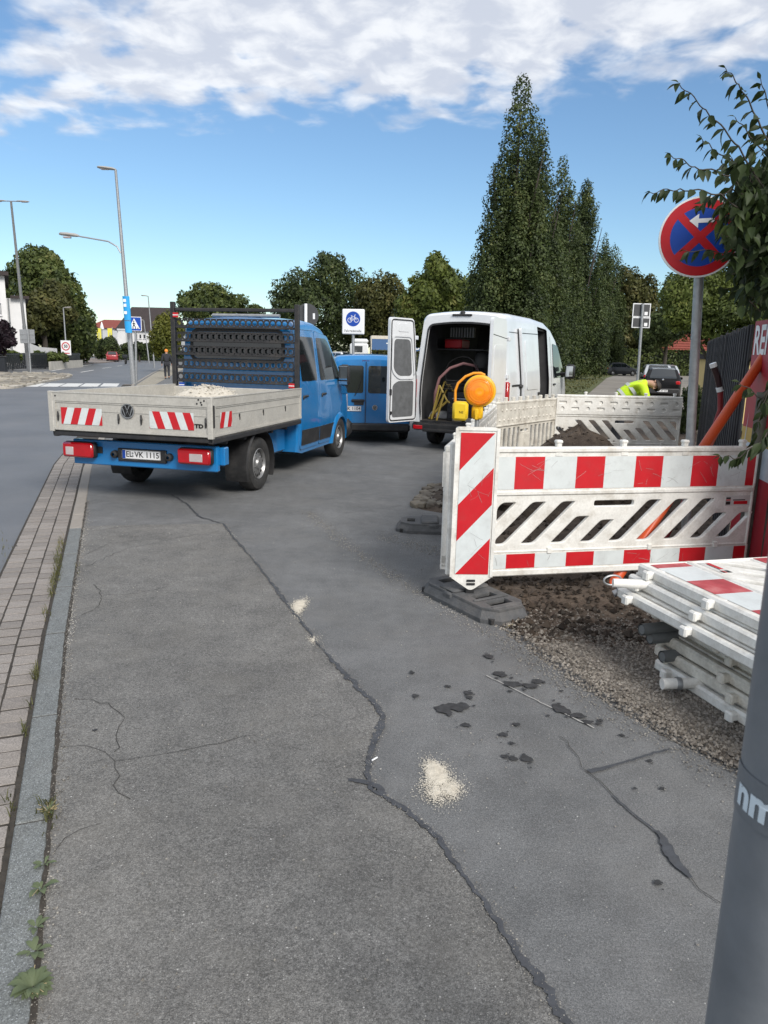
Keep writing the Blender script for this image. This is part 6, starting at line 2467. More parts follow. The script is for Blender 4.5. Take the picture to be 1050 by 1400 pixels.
def hedge(label, a, b, h, d, n, size, m_, z0=0):
    a, b = Vector(a), Vector(b)
    dv = b - a
    ln = dv.length
    u_ = nr.uniform(0, ln, n)
    f = nr.integers(0, 4, n)
    y = np.where(f == 0, -d / 2, np.where(f == 1, d / 2, nr.uniform(-d / 2, d / 2, n))) + nr.normal(0, .04, n)
    z = np.where(f >= 2, h, nr.uniform(.05, h, n)) + nr.normal(0, .03, n) + z0
    ux, nx = dv.normalized(), Vector((-dv.y, dv.x)).normalized()
    P_ = np.stack([a.x + ux.x * u_ + nx.x * y, a.y + ux.y * u_ + nx.y * y, z], 1)
    Nn = np.stack([np.where(f == 0, -nx.x, np.where(f == 1, nx.x, 0)), np.where(f == 0, -nx.y, np.where(f == 1, nx.y, 0)), np.where(f >= 2, 1., 0.)], 1).astype(float)
    t = thing('hedge', label, 'hedge', (0, 0, 0))
    cards('foliage', P_, Nn, size, m_, t)
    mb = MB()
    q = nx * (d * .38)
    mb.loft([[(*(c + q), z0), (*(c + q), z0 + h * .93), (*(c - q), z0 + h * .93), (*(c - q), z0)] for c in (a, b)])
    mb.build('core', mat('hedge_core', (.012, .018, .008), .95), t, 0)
    return t


hedge('long clipped green hedge behind the parked cars', (22, 100), (44, 96), 3.1, 1.6, 9000, .2, LMID)
hedge('shorter clipped hedge running up beside the dark car', (32, 72), (26, 50), 2.6, 1.4, 4500, .16, LMID)
hedge('low clipped hedge in front of the lorry', (-1.6, 86), (3.4, 85), 2.1, 1.5, 3000, .2, LOLIVE)
hedge('dark low hedge at the far end of the road', (-46, 121), (-26, 112), 1.5, 1.2, 4500, .2, LDARK)
hedge('dark hedge continuing behind the pedestrian', (-26, 108), (-8, 100), 1.6, 1.2, 4000, .2, LDARK)
ptree('green garden bushes before the apartment house', 15, 56, [(15, 487, 10, 8), (3, 491, 8, 6), (24, 489, 6, 6)], 1800, .14, LLIGHT, .06, 'shrub', 'shrub')
ptree('clipped shrubs behind the dark garden fence', 60, 62, [(50, 487, 12, 7), (70, 489, 12, 7), (84, 489, 8, 6)], 2000, .14, LMID, .06, 'shrub', 'shrub')
ptree('dark clipped round tree before the far grey hall', 148, 105, [(150, 474, 12, 12), (138, 478, 10, 10)], 2200, .28, LDARK, .15)
ptree('row of clipped dark crowns before the far house', 190, 106, [(176, 475, 8, 6), (192, 474, 9, 6), (207, 475, 9, 6)], 2200, .26, LDARK, .15)
ptree('dark hedge like trees behind the tall columns', 700, 120, [(690, 440, 30, 40), (740, 450, 40, 40), (800, 455, 40, 40), (650, 455, 30, 30)], 6000, .5, LDARK, .3)
ptree('leafy garden bush hidden behind the wooden fence', 1100, 11, [(1120, 470, 60, 50), (1200, 480, 70, 60), (1160, 520, 70, 60)], 5000, .05, LMID, .06, 'shrub', 'shrub')
ptree('second garden bush further along behind the fence', 1090, 17, [(1090, 470, 40, 40), (1150, 490, 50, 50)], 4000, .06, LDARK, .06, 'shrub', 'shrub')
# roadside grass and weeds
n = 7000
gx = nr.uniform(2, 30, n)
gy = nr.uniform(33, 96, n)
le = np.interp(gy, [33, 37, 75, 98], [8.6, 9.6, 21.6, 29.8])
k = (gx < le) & (gx > le - 9)
P_ = np.stack([gx[k], gy[k], np.full(k.sum(), .08)], 1)
struct(cards('grass', P_, np.tile([0., -1., .3], (k.sum(), 1)), .11, LOLIVE, asp=.3), 'dry grass under the columnar trees', 'stuff')
# grass in the kerb joint
pts = []
for px, py, n, sp in ((84, 745, 70, 3), (80, 765, 110, 3), (77, 782, 80, 3), (73, 797, 60, 3), (70, 812, 30, 2), (63, 840, 20, 2), (48, 925, 24, 2), (34, 1000, 16, 2), (4, 748, 20, 5), (50, 918, 14, 3), (42, 960, 8, 3), (15, 1102, 12, 4), (105, 783, 8, 3), (66, 1112, 30, 5), (60, 1116, 20, 5)):
    for _ in range(n):
        pts.append(G(px + rnd.gauss(0, sp), py + rnd.gauss(0, sp * 2), .004))
mb = MB()
for p in pts:
    a = rnd.uniform(0, 6.28)
    h = rnd.uniform(.012, .04)
    d = Vector((math.cos(a), math.sin(a), 0))
    s_ = Vector((-d.y, d.x, 0)) * .0025
    mb.add([p - s_, p + s_, p + d * h * .5 + Vector((0, 0, h)) + s_ * .6, p + d * h * .5 + Vector((0, 0, h)) - s_ * .6, p + d * h * 1.4 + Vector((0, 0, h * 1.05))], [(0, 1, 2, 3), (3, 2, 4)])
struct(mb.build('joint_grass', leafmat('joint_grass_mat', (.05, .055, .02), (.14, .14, .045), (.24, .2, .1)), None, 0, recalc=False), 'short grass and moss growing in the kerb joint', 'stuff')


def rosette(label, px, py, r_, n, m_, dry=0):
    p = G(px, py)
    t = thing('weed', label, 'weed', p, rnd.uniform(0, 6), 'weeds along the kerb')
    for i in range(n):
        a = 2.4 * i + rnd.gauss(0, .3)
        ln = r_ * rnd.uniform(.5, 1.1)
        w_ = ln * rnd.uniform(.15, .24)
        lift = rnd.uniform(.15, .6)
        mb = MB()
        rows = []
        for q, ww in ((.05, .15), (.3, .6), (.55, 1), (.8, .75), (1, .05)):
            z = lift * ln * math.sin(q * 2.1) * .8 + .004
            rows.append([(ln * q, -w_ * ww, z + w_ * ww * .25), (ln * q, 0, z), (ln * q, w_ * ww, z + w_ * ww * .25)])
        mb.loft(rows, False, False, closed=False)
        o = mb.build('leaf', m_, t, 60, recalc=False)
        o.rotation_euler = (0, 0, a)
    for i in range(dry):
        a = rnd.uniform(0, 6.28)
        mb = MB()
        h = r_ * rnd.uniform(.8, 1.5)
        mb.tube([(0, 0, 0), (.3 * h * math.cos(a), .3 * h * math.sin(a), .3 * h), (.8 * h * math.cos(a), .8 * h * math.sin(a), .42 * h)], .0012, 4)
        mb.build('stalk', mat('dry_stalk', (.36, .29, .16), .9), t, 0)


LW = leafmat('weed_leaf', (.09, .12, .06), (.19, .23, .13))
rosette('largest broad leaved weed at the bottom left corner by the kerb', 45, 1352, .058, 60, LW, 6)
rosette('small weed just above the large bottom weed', 48, 1303, .05, 9, LW)
rosette('small weed halfway along the kerb edge with narrow leaves', 50, 1270, .045, 7, LW)
rosette('spreading small weed in the kerb joint', 56, 1218, .06, 10, LW, 1)
rosette('uppermost little green weed on the kerb edge', 61, 1184, .04, 7, LW)
rosette('dry tuft with straw stalks across the kerb joint', 66, 1110, .04, 6, LW, 22)

# ---- shrub branches hanging in from the right, close to the camera
sh = thing('dogwood_shrub', 'leafy green branches reaching in from the right over the sign', 'shrub', A(1110, 470, 5.4) * 1, 0)
sb = Vector(sh.location)
sh.location = (sb.x, sb.y, 0)
sb.z = 0


def leafmesh(k):
    mb = MB()
    r_ = random.Random(k)
    dr = r_.uniform(.1, .5)
    rows = []
    for q, ww in ((0, .02), (.15, .5), (.38, 1), (.62, .85), (.85, .4), (1, .02)):
        z = -dr * q * q
        f = .18 * ww
        rows.append([(-.24 * ww, q, z + f * .5), (0, q, z), (.24 * ww, q, z + f * .5)])
    mb.loft(rows, False, False, closed=False)
    return mb


lms = []
for k in range(6):
    o = leafmesh(k).build('leaf', LNEAR, None, 60, recalc=False)
    lms.append(o.data)
    bpy.data.objects.remove(o)
lm_v = [np.array([v.co for v in me.vertices]) for me in lms]
lm_f = [[list(p.vertices) for p in me.polygons] for me in lms]
place = []


def addleaf(p, d, size, pri):
    """leaf with its axis along d and drooping"""
    d = Vector(d).normalized()
    z = Vector((rnd.gauss(0, .5), rnd.gauss(-.3, .5), 1))
    x = d.cross(z).normalized()
    z = x.cross(d)
    M_ = Matrix((( x.x, d.x, z.x), (x.y, d.y, z.y), (x.z, d.z, z.z))) * size
    M_ = M_.to_4x4()
    M_.translation = p
    place.append((pri, M_, rnd.randrange(6)))


tw = MB()
TW = [[(1085, 330, 5.3), (1010, 200, 5.1), (965, 150, 5.), (928, 114, 4.9)], [(1080, 260, 5.2), (1035, 160, 5.1), (1010, 115, 5), (992, 93, 5)], [(1085, 330, 5.3), (1000, 240, 5.1), (950, 228, 5), (917, 212, 4.9)],
      [(1085, 340, 5.3), (985, 265, 5.0), (930, 258, 4.9), (889, 263, 4.8)], [(1080, 230, 5.3), (1052, 150, 5.2), (1040, 108, 5.2)], [(1085, 370, 5.2), (1010, 335, 5.1), (985, 318, 5.0)], [(1085, 400, 5.3), (1000, 345, 5.2), (935, 342, 5.1)],
      [(1085, 290, 5.2), (1000, 258, 5.1), (955, 282, 5.1)], [(1085, 430, 5.3), (1020, 400, 5.3), (985, 392, 5.3)], [(1070, 500, 5.2), (1042, 545, 5.1), (1010, 522, 5.1)], [(1070, 560, 5.0), (1040, 605, 4.9), (1008, 626, 4.9), (985, 624, 4.9)],
      [(1070, 480, 5.1), (1045, 550, 5.0), (1030, 600, 5.)], [(1085, 300, 5.4), (1015, 230, 5.4), (978, 205, 5.4), (960, 190, 5.4)], [(1085, 250, 5.5), (1030, 190, 5.5), (1005, 160, 5.5)], [(1085, 350, 5.2), (1020, 290, 5.2), (975, 300, 5.2)],
      [(1085, 320, 5.3), (1030, 250, 5.2), (1000, 215, 5.2)], [(1085, 380, 5.2), (1030, 355, 5.1), (1000, 375, 5.1)], [(1075, 210, 5.3), (1062, 170, 5.3), (1048, 190, 5.3)]]
for ti, pth in enumerate(TW):
    P3 = [A(*p) - sb for p in pth]
    fin = []
    for i in range(len(P3) - 1):
        for j in range(9):
            fin.append(P3[i].lerp(P3[i + 1], j / 9) + Vector((0, 0, -.01 * math.sin(j))))
    fin.append(P3[-1])
    tw.tube(fin, [.006 * (1 - .8 * i / len(fin)) + .001 for i in range(len(fin))], 5)
    acc = 0
    for i in range(2, len(fin)):
        acc += (fin[i] - fin[i - 1]).length
        if acc < .045:
            continue
        acc = 0
        d = (fin[i] - fin[i - 1]).normalized()
        t_ = i / len(fin)
        for s_ in (-1, 1):
            out_ = Vector((rnd.gauss(0, .4), rnd.gauss(-.2, .5), -.75)) + d * .7 + Vector((0, 0, .0))
            addleaf(fin[i], out_, rnd.uniform(.085, .125) * (1.1 - .45 * t_), 0 if t_ > .35 else 1)
    addleaf(fin[-1], d + Vector((0, 0, -.2)), .05, 0)
for _ in range(3800):
    px, py = rnd.uniform(985, 1120), rnd.gauss(315, 65)
    Y = rnd.uniform(4.9, 6.6)
    e = 975 + .22 * abs(py - 300)
    if px < e + rnd.uniform(0, 55) or not 190 < py < 425:
        continue
    if py > 380 and px < 1010:
        continue
    p = A(px, py, Y) - sb
    addleaf(p, (rnd.gauss(0, .7), rnd.gauss(-.2, .7), -.7), rnd.uniform(.075, .12), 2)
for _ in range(60):
    a, b = (rnd.uniform(1020, 1100), rnd.uniform(200, 420), rnd.uniform(5, 6.4)), None
    p = A(*a) - sb
    tw.tube([p, p + Vector((rnd.uniform(.05, .3), rnd.gauss(0, .1), rnd.gauss(-.1, .15)))], .004, 4)
tw.tube([(0, .2, -.1), (-.05, .15, 1.4), (-.15, 0, 2.6), (-.2, -.1, 3.4)], [.05, .04, .03, .012], 8)
tw.tube([(0, .2, .6), (.1, .1, 1.8), (.05, 0, 3)], [.03, .025, .01], 7)
tw.build('branches', BARK, sh, 60)
place.sort(key=lambda q: q[0])
for pri, M_, k in place[:285]:
    o = link('leaf', lms[k], sh)
    o.matrix_local = M_
mb = MB()
for pri, M_, k in place[285:]:
    R_ = np.array(M_)
    vv = lm_v[k] @ R_[:3, :3].T + R_[:3, 3]
    mb.add(vv.tolist(), lm_f[k])
o = mb.build('foliage', LNEAR, sh, 60, recalc=False)
o['kind'] = 'stuff'
# fallen leaf and litter
for px, py, lb in ((703, 857, 'yellowish fallen leaf lying before the rubber foot plate'),):
    o = link('fallen_leaf', lms[0])
    p = G(px, py)
    o.location = (p.x, p.y, .016)
    o.scale = (.07,) * 3
    o.rotation_euler = (.1, .15, 1.9)
    o.data = o.data.copy()
    o.data.materials[0] = mat('yellow_leaf', (.34, .29, .14), .8)
    tag(o, lb, 'leaf')

# ------------------------------------------------------------------ buildings far off
WALLW = mat('white_render', (.66, .66, .66), .85, var=.05, scale=.6, dirt=((.5, .49, .46), .4, .4))
WALLG = mat('grey_render', (.5, .52, .54), .85, var=.05, scale=.4)
ROOFR = mat('red_tiles', (.2, .045, .03), .8, var=.2, scale=3)
ROOFD = mat('dark_roof', (.035, .026, .026), .8, var=.2, scale=2)
FRAMEW = mat('window_frame', (.6, .6, .6), .5)


def window(b, o_, ax, w_, h_, n_, shutter=False):
    """recess frame and pane on a wall: o_ = lower left corner, ax along the wall, n_ outward"""
    o_, ax, n_ = Vector(o_), Vector(ax), Vector(n_)
    up = Vector((0, 0, 1))
    mb = MB()

    def bx(a0, a1, z0, z1, d0, d1, mi=0):
        c8 = [o_ + ax * a + up * z + n_ * d for d in (d0, d1) for a, z in ((a0, z0), (a1, z0), (a1, z1), (a0, z1))]
        mb.add(c8, [(0, 1, 2, 3), (4, 5, 6, 7), (0, 1, 5, 4), (1, 2, 6, 5), (2, 3, 7, 6), (3, 0, 4, 7)], mi)
    t = .07
    bx(0, w_, 0, t, 0, .05)
    bx(0, w_, h_ - t, h_, 0, .05)
    bx(0, t, t, h_ - t, 0, .05)
    bx(w_ - t, w_, t, h_ - t, 0, .05)
    bx(-.06, w_ + .06, -.06, -.001, 0, .12)
    fr = mb.build('window', FRAMEW, b, 0)
    mb = MB()
    bx2 = [o_ + ax * a + up * z + n_ * .02 for a, z in ((t, t), (w_ - t, t), (w_ - t, h_ - t), (t, h_ - t))]
    mb.add(bx2, [(0, 1, 2, 3)])
    mb.build('pane', GLASS, fr, 0)


ap = thing('apartment_house', 'white rendered apartment house with dark flat eaves at the left edge', 'building', (0, 0, 0))
Ya = 60
x1 = A(10, 430, Ya).x
z1 = A(8, 377, Ya).z
x2 = A(27, 430, Ya - .5).x
z2 = A(24, 407, Ya).z
phi = math.atan2(x1, Ya)
ap.location = (x1, Ya, 0)
ap.rotation_euler = (0, 0, -phi)
dx = (x2 - x1) / math.cos(phi)
mb = MB()
mb.box((-24, 0, -.1), (0, 14, z1))
mb.box((0, 1.0, -.1), (dx, 11, z2))
mb.build('wall', WALLW, ap, 0)
mb = MB()
mb.box((-24.5, -.5, z1), (.3, 14.5, z1 + .28))
mb.box((.31, .6, z2), (dx + .3, 11.4, z2 + .22))
mb.loft([[(-24.4, -.4, z1 + .281), (.2, -.4, z1 + .281), (.2, 14.4, z1 + .281), (-24.4, 14.4, z1 + .281)], [(-20, 4, z1 + 1.2), (-4, 4, z1 + 1.2), (-4, 10, z1 + 1.2), (-20, 10, z1 + 1.2)]], False, True)
mb.build('roof', ROOFD, ap, 0)
for zz in (z1 - 2.6, z1 - 5.4, z1 - 8.2):
    for xx in (-1.6, -4.9):
        if zz > .3:
            window(ap, (xx, 0, zz - .4), (1, 0, 0), 1.2, 2.1, (0, -1, 0))
            mb = MB()
            for k in range(8):
                mb.box((xx + .02 + k * .165, -.07, zz - .35), (xx + .05 + k * .165, -.055, zz + .45))
            mb.box((xx - .02, -.08, zz + .45), (xx + 1.22, -.05, zz + .5))
            mb.build('balustrade', GREYP, ap, 0)
mb = MB()
mb.tube([(.15, .9, 0), (.15, .9, z2)], .06, 6)
mb.build('downpipe', STEEL, ap, 40)
mb = MB()
p, q = A(30, 499, 57), A(84, 493, 66)
fw_ = thing('garden_wall', 'low white wall running from the apartment house along the street', 'wall', (0, 0, 0))
a, b = Vector((x2, Ya, 0)), Vector((A(78, 490, 66).x, 66, 0))
mb.loft([[(c.x, c.y - .12, 0), (c.x, c.y + .12, 0), (c.x, c.y + .12, h), (c.x, c.y - .12, h)] for c, h in ((a, 2.1), (a.lerp(b, .4), 1.7), (b, 1.6))])
mb.build('wall_body', WALLW, fw_, 0)
gf = thing('metal_fence', 'dark bar fence along the far footway on the left', 'fence', (0, 0, 0))
a, b = Vector((A(-20, 495, 50).x, 50, .08)), Vector((A(110, 490, 70).x, 70, .08))
dv = b - a
n = 60
first = None
for i in range(n):
    c = a + dv * (i / n)
    if first is None:
        first = MB().box((-.11, -.02, 0), (.11, .02, 1.15), 0).build('slat', GREYP, gf, 0)
        o = first
    else:
        o = first.copy()
        COL.objects.link(o)
    o.location = c
    o.rotation_euler = (0, 0, math.atan2(dv.y, dv.x))
mb = MB()
for z in (.2, 1.05):
    mb.tube([a + Vector((0, 0, z)), b + Vector((0, 0, z))], .03, 4)
mb.build('rail', GREYP, gf, 0)
lw_ = MB()
a, b = Vector((A(68, 497, 58).x, 58, 0)), Vector((A(112, 492, 69.5).x, 69.5, 0))
lw_.loft([[(c.x, c.y - .2, -.05), (c.x, c.y + .2, -.05), (c.x, c.y + .2, .62), (c.x, c.y - .2, .62)] for c in (a, b)])
tag(lw_.build('low_wall', mat('pale_concrete', (.45, .43, .38), .9, var=.12, scale=2), None, 0), 'low pale concrete wall under the dark fence at the bend', 'wall')


def hall(label, px0, px1, Y, yt, ye, roofm, wallm, hip=.25, rows=(), ridge_dy=6, name='building'):
    t = thing(name, label, 'building', (0, 0, 0))
    a, b = A(px0, ye, Y), A(px1, ye, Y)
    zt = A((px0 + px1) / 2, yt, Y + ridge_dy).z
    mb = MB()
    mb.box((a.x, Y, -.1), (b.x, Y + 12, a.z))
    mb.build('wall', wallm, t, 0)
    w_ = b.x - a.x
    mb = MB()
    mb.loft([[(a.x - .4, Y - .4, a.z), (b.x + .4, Y - .4, a.z), (b.x + .4, Y + 12.4, a.z), (a.x - .4, Y + 12.4, a.z)], [(a.x + w_ * hip, Y + ridge_dy, zt), (b.x - w_ * hip, Y + ridge_dy, zt), (b.x - w_ * hip, Y + ridge_dy + .1, zt), (a.x + w_ * hip, Y + ridge_dy + .1, zt)]])
    mb.build('roof', roofm, t, 0)
    for (wx0, wx1, nw, wy0, wy1) in rows:
        p, q = A(wx0, wy1, Y), A(wx1, wy0, Y)
        for i in range(nw):
            st = (q.x - p.x) / nw
            window(t, (p.x + st * (i + .2), Y, p.z), (1, 0, 0), st * .6, q.z - p.z, (0, -1, 0))
    return t


hall('far hall with red tiled hip roof behind the yellow banners', 120, 161, 150, 437, 448, ROOFR, WALLG, .18, [(154, 160, 3, 459, 463)])
hall('big far house with steep dark roof and dormer band', 160, 232, 135, 420, 452, ROOFD, WALLW, .12, [(184, 200, 3, 457, 463), (205, 222, 3, 457, 463)], 5)
t = thing('tower', 'white square tower block beside the far dark roofed house', 'building', (0, 0, 0))
p, q = A(163, 492, 128), A(171.5, 452, 128)
MB().box((p.x, 128, -.1), (q.x, 131, q.z)).build('wall', WALLW, t, 0)
MB().box((p.x - .1, 127.9, q.z), (q.x + .1, 131.1, q.z + .3)).build('parapet', WALLG, t, 0)
for i, (xa, xb, lb) in enumerate(((133, 138, 'left yellow hanging banner before the far hall'), (148, 153, 'right yellow hanging banner before the far hall'))):
    a, b = A(xa, 472, 112), A(xb, 449, 112)
    t = thing('flag', lb, 'flag', (a.x, 112, 0), 0, 'yellow banners')
    w_ = b.x - a.x
    mb = MB()
    mb.tube([(w_ * .5 + .35, .05, -.1), (w_ * .5 + .35, .05, b.z + .2)], .05, 8)
    mb.tube([(0, .05, b.z), (w_ + .1, .05, b.z)], .03, 6)
    mb.build('pole', STEEL, t, 40)
    mb = MB()
    mb.box((0, 0, a.z), (w_, .02, b.z))
    mb.box((w_ * .3, -.003, a.z + .5), (w_ * .7, -.001, b.z - .6), 1)
    mb.build('cloth', [mat('banner_yellow', (.72, .66, .08), .7), mat('banner_print', (.5, .5, .2), .7)], t, 0)
t = thing('parasol', 'closed white parasol standing before the far hall', 'parasol', (A(139.5, 450, 114).x, 114, 0))
z0, z1 = A(139, 450, 114).z, A(139, 440, 114).z
MB().lathe([(.32, z0), (.2, (z0 + z1) / 2), (.04, z1)], 10).build('canopy', SIGNW, t, 40)
MB().tube([(0, 0, 0), (0, 0, z1)], .05, 6).build('pole', STEEL, t, 40)
rh = thing('house', 'small house with red tiled roof showing above the hedge', 'house', (0, 0, 0))
Yh = 112
a, b = A(898, 481, Yh), A(948, 481, Yh)
ap1, ap2 = A(926, 452, Yh + 4), A(948, 450, Yh + 4)
MB().box((a.x + .4, Yh, -.1), (b.x + 8, Yh + 8, a.z)).build('wall', mat('cream_render', (.55, .42, .25), .85), rh, 0)
mb = MB()
mb.loft([[(a.x, Yh - .4, a.z), (b.x + 8.4, Yh - .4, a.z), (b.x + 8.4, Yh + 8.4, a.z), (a.x, Yh + 8.4, a.z)], [(ap1.x, Yh + 4, ap1.z), (b.x + 5, Yh + 4, ap1.z), (b.x + 5, Yh + 4.1, ap1.z), (ap1.x, Yh + 4.1, ap1.z)]])
for k in range(9):
    q = (k + .5) / 9
    p0, p1 = Vector((a.x, Yh - .4, a.z)).lerp(ap1, q), Vector((b.x + 8.4, Yh - .4, a.z)).lerp(Vector((b.x + 5, Yh + 4, ap1.z)), q)
    mb.tube([p0 + Vector((0, 0, .04)), p1 + Vector((0, 0, .04))], .09, 4)
mb.build('roof', ROOFR, rh, 0)
yb = thing('shed', 'pale yellow shed wall showing left of the wooden fence', 'shed', (0, 0, 0))
a, b = A(951, 540, 25), A(966, 491, 25)
MB().box((a.x, 22, -.1), (b.x + 4, 25, b.z)).build('wall', mat('yellow_render', (.62, .46, .2), .85, var=.06), yb, 0)
MB().box((a.x - .1, 21.8, b.z), (b.x + 4.2, 25.2, b.z + .15)).build('roof', ROOFD, yb, 0)

# ------------------------------------------------------------------ vehicles further off
p = G(896, 546)
cr = car('hatchback', 'black hatchback with sky reflection painted on its roof parked behind the bending worker', 'car', (p.x + .05, p.y - .6, 0), R(-18), DARKP, 4.05, 1.74, 1.5, SILVP, plate='EL RT 520', scale=.95)  # silver roof colour stands for sky reflected in the black paint
mb = MB()
mb.lathe([(.05, 0), (.04, .015), (.001, .02)], 16, Matrix.Translation((0, -.03, .97)) @ Matrix.Rotation(PI / 2, 4, 'X'))
mb.build('emblem', CHROME, cr, 40)
car('estate_car', 'white car parked ahead of the black hatchback', 'car', (A(900, 520, 44).x, 44, 0), R(-14), SILVP, 4.3, 1.78, 1.55, None, True)
car('estate_car', 'second pale car nose to tail beyond the white one', 'car', (A(912, 520, 55).x, 55, 0), R(-14), SILVP, 4.3, 1.78, 1.5, None, True)
p = A(848, 511.5, 88)
car('hatchback', 'dark grey car parked crosswise before the hedge', 'car', (p.x - 2.0, p.y, 0), R(-72), GREYP, 4.3, 1.78, 1.5, None, True)
p = A(137, 490, 104)
car('hatchback', 'red car driving away at the bend of the road', 'car', (A(153.5, 493, 100).x, 100, -.02), R(18), REDP, 4.0, 1.75, 1.5, None, True, detail=False, scale=.88)
mt_ = thing('motorcycle', 'dark motorbike and rider on the road left of the lamp', 'motorbike', (A(172, 496, 88).x, 88, -.02), R(15))
mb = MB()
for y in (-.7, .75):
    mb.lathe([(.2, -.06), (.31, -.06), (.33, 0), (.31, .06), (.2, .06)], 16, Matrix.Translation((0, y, .32)) @ Matrix.Rotation(PI / 2, 4, 'Y'))
mb.build('wheel', RUBBER, mt_, 40)
mb = MB()
mb.box((-.16, -.6, .4), (.16, .5, .85), 0, .1)
mb.tube([(-.38, .5, 1.05), (.38, .5, 1.05)], .03, 6)
mb.box((-.3, -.95, .65), (.3, -.5, 1.0), 0, .08)
mb.build('frame', GREYP, mt_, 40)
for i, (px, Y, c_) in enumerate(((463, 108, SILVP), (471, 112, VANW), (478, 104, VANW), (452, 110, VANW))):
    car('parked_car', ['silver car parked left of the white car row', 'white car parked beside the lorry cab', 'white car parked just left of the bicycle sign post', 'leftmost white car glimpsed behind the truck cab'][i], 'car', (A(px, 495, Y).x, Y, 0), R(20 + 8 * i), c_, 4.2, 1.76, 1.6, None, True, 'white cars on the far yard', scale=1.25)
for i in range(7):
    c_ = (WALLW, VANW, SILVP)[i % 3]
    px = (133, 144, 196, 204, 212, 221, 188)[i]
    car('parked_car', ['first pale car behind the far dark hedge below the left banner', 'pale car behind the hedge right of the left banner', 'pale car behind the hedge below the far house windows', 'pale car second right of the crossing sign post', 'pale car behind the hedge by the tall thin lamp', 'pale car behind the hedge by the yellow green tree', 'pale car behind the hedge just right of the postered lamp'][i], 'car', (A(px, 490, 122).x, 122, 0), R(70), (VANW, SILVP)[i % 2], 4.3, 1.76, 1.75, None, True, 'cars behind the far hedge', scale=1.2)
# lorry
lo = thing('lorry', 'white lorry with a blue curtain trailer parked beyond the yard', 'lorry', (A(478, 490, 92).x, 92, 0), R(-86))
# built along +Y (front at -Y), seen from its side
mb = MB()
mb.box((-1.25, 0, .9), (1.25, 2.2, 3.0), 0, .15)
mb.box((-1.2, .3, 3.0), (1.2, 2.2, 3.55), 0, .2)
mb.build('cab', VANW, lo, 40)
mb = MB()
for sx_ in (-1.27, 1.24):
    mb.box((sx_, .5, 1.95), (sx_ + .03, 1.5, 2.7), 0, .01)
mb.box((-1.1, -.03, 1.9), (1.1, .01, 2.75), 0, .01)
mb.build('cab_window', GLASS, lo, 0)
mb = MB()
mb.box((-1.28, 2.6, 1.2), (1.28, 14, 3.85), 0, .03)
tr = mb.build('trailer', mat('curtain_blue', (.05, .12, .27), .6, var=.1), lo, 0)
mb = MB()
mb.box((-1.3, 2.55, 3.55), (1.3, 14.05, 3.95), 0, .03)
mb.box((-1.3, 2.5, 1.1), (1.3, 2.6, 3.9), 0, .02)
mb.build('trailer_roof', mat('cream_metal', (.6, .56, .48), .5), tr, 0)
for sx_ in (-1.285, 1.285):
    me = text_mesh('TRANSPORT', 1.0, 0, bold=.02)
    map_mesh(me, lambda c: Vector((sx_ * 1.004, 8 + c.x * (-1 if sx_ < 0 else 1) * 1.3, 2.75 + c.y)))
    put('lettering', me, SIGNW, tr, smooth=False)
for y in (1.0, 5, 10.5, 11.8):
    for s_ in (-1, 1):
        wheel(lo, s_ * 1.05, y, .5, .3, s_, 10)
mb = MB()
mb.box((-1.1, .3, .6), (1.1, 13.6, 1.19), 0, .02)
mb.build('chassis', STEELD, lo, 0)


# ------------------------------------------------------------------ people
def skin(name, V_, E_, rad, m_, parent, sub=2):
    me = bpy.data.meshes.new(name)
    me.from_pydata([tuple(v) for v in V_], E_, [])
    ob = bpy.data.objects.new(name, me)
    COL.objects.link(ob)
    md = ob.modifiers.new('s', 'SKIN')
    for i, r_ in enumerate(rad):
        me.skin_vertices[0].data[i].radius = (r_, r_) if not isinstance(r_, tuple) else r_
    me.skin_vertices[0].data[0].use_root = True
    s_ = ob.modifiers.new('d', 'SUBSURF')
    s_.levels = s_.render_levels = sub
    md.use_smooth_shade = True
    bpy.context.view_layer.update()
    out_ = bpy.data.meshes.new_from_object(ob.evaluated_get(bpy.context.evaluated_depsgraph_get()))
    bpy.data.objects.remove(ob)
    return put(name, out_, m_, parent)


SKIN = mat('skin', (.46, .27, .19), .55, var=.06)
HAIR = mat('dark_hair', (.02, .015, .012), .7)
HIVIS = mat('hivis_yellow', (.55, .8, .02), .7, var=.1, scale=8, dirt=((.3, .42, .05), .5, 6), emit=None)
TROUS = mat('dark_trousers', (.02, .022, .028), .85, var=.2)


def hand(V_, E_, rad, wi, d, n_):
    """palm and five fingers from wrist index wi, along d, side n_"""
    d, n_ = Vector(d).normalized(), Vector(n_).normalized()
    w_ = Vector(V_[wi])
    b = len(V_)
    V_.append(w_ + d * .07)
    rad.append(.032)
    E_.append((wi, b))
    for k, ln in enumerate((.07, .08, .085, .075)):
        o = n_ * (-.03 + .02 * k)
        i = len(V_)
        V_ += [w_ + d * .1 + o, w_ + d * (.1 + ln * .5) + o + Vector((0, .005, -.004)), w_ + d * (.1 + ln) + o + Vector((0, .018, 0))]
        rad += [.0095, .009, .0075]
        E_ += [(b, i), (i, i + 1), (i + 1, i + 2)]
    i = len(V_)
    V_ += [w_ + d * .05 - n_ * .045, w_ + d * .09 - n_ * .06]
    rad += [.011, .009]
    E_ += [(b, i), (i, i + 1)]


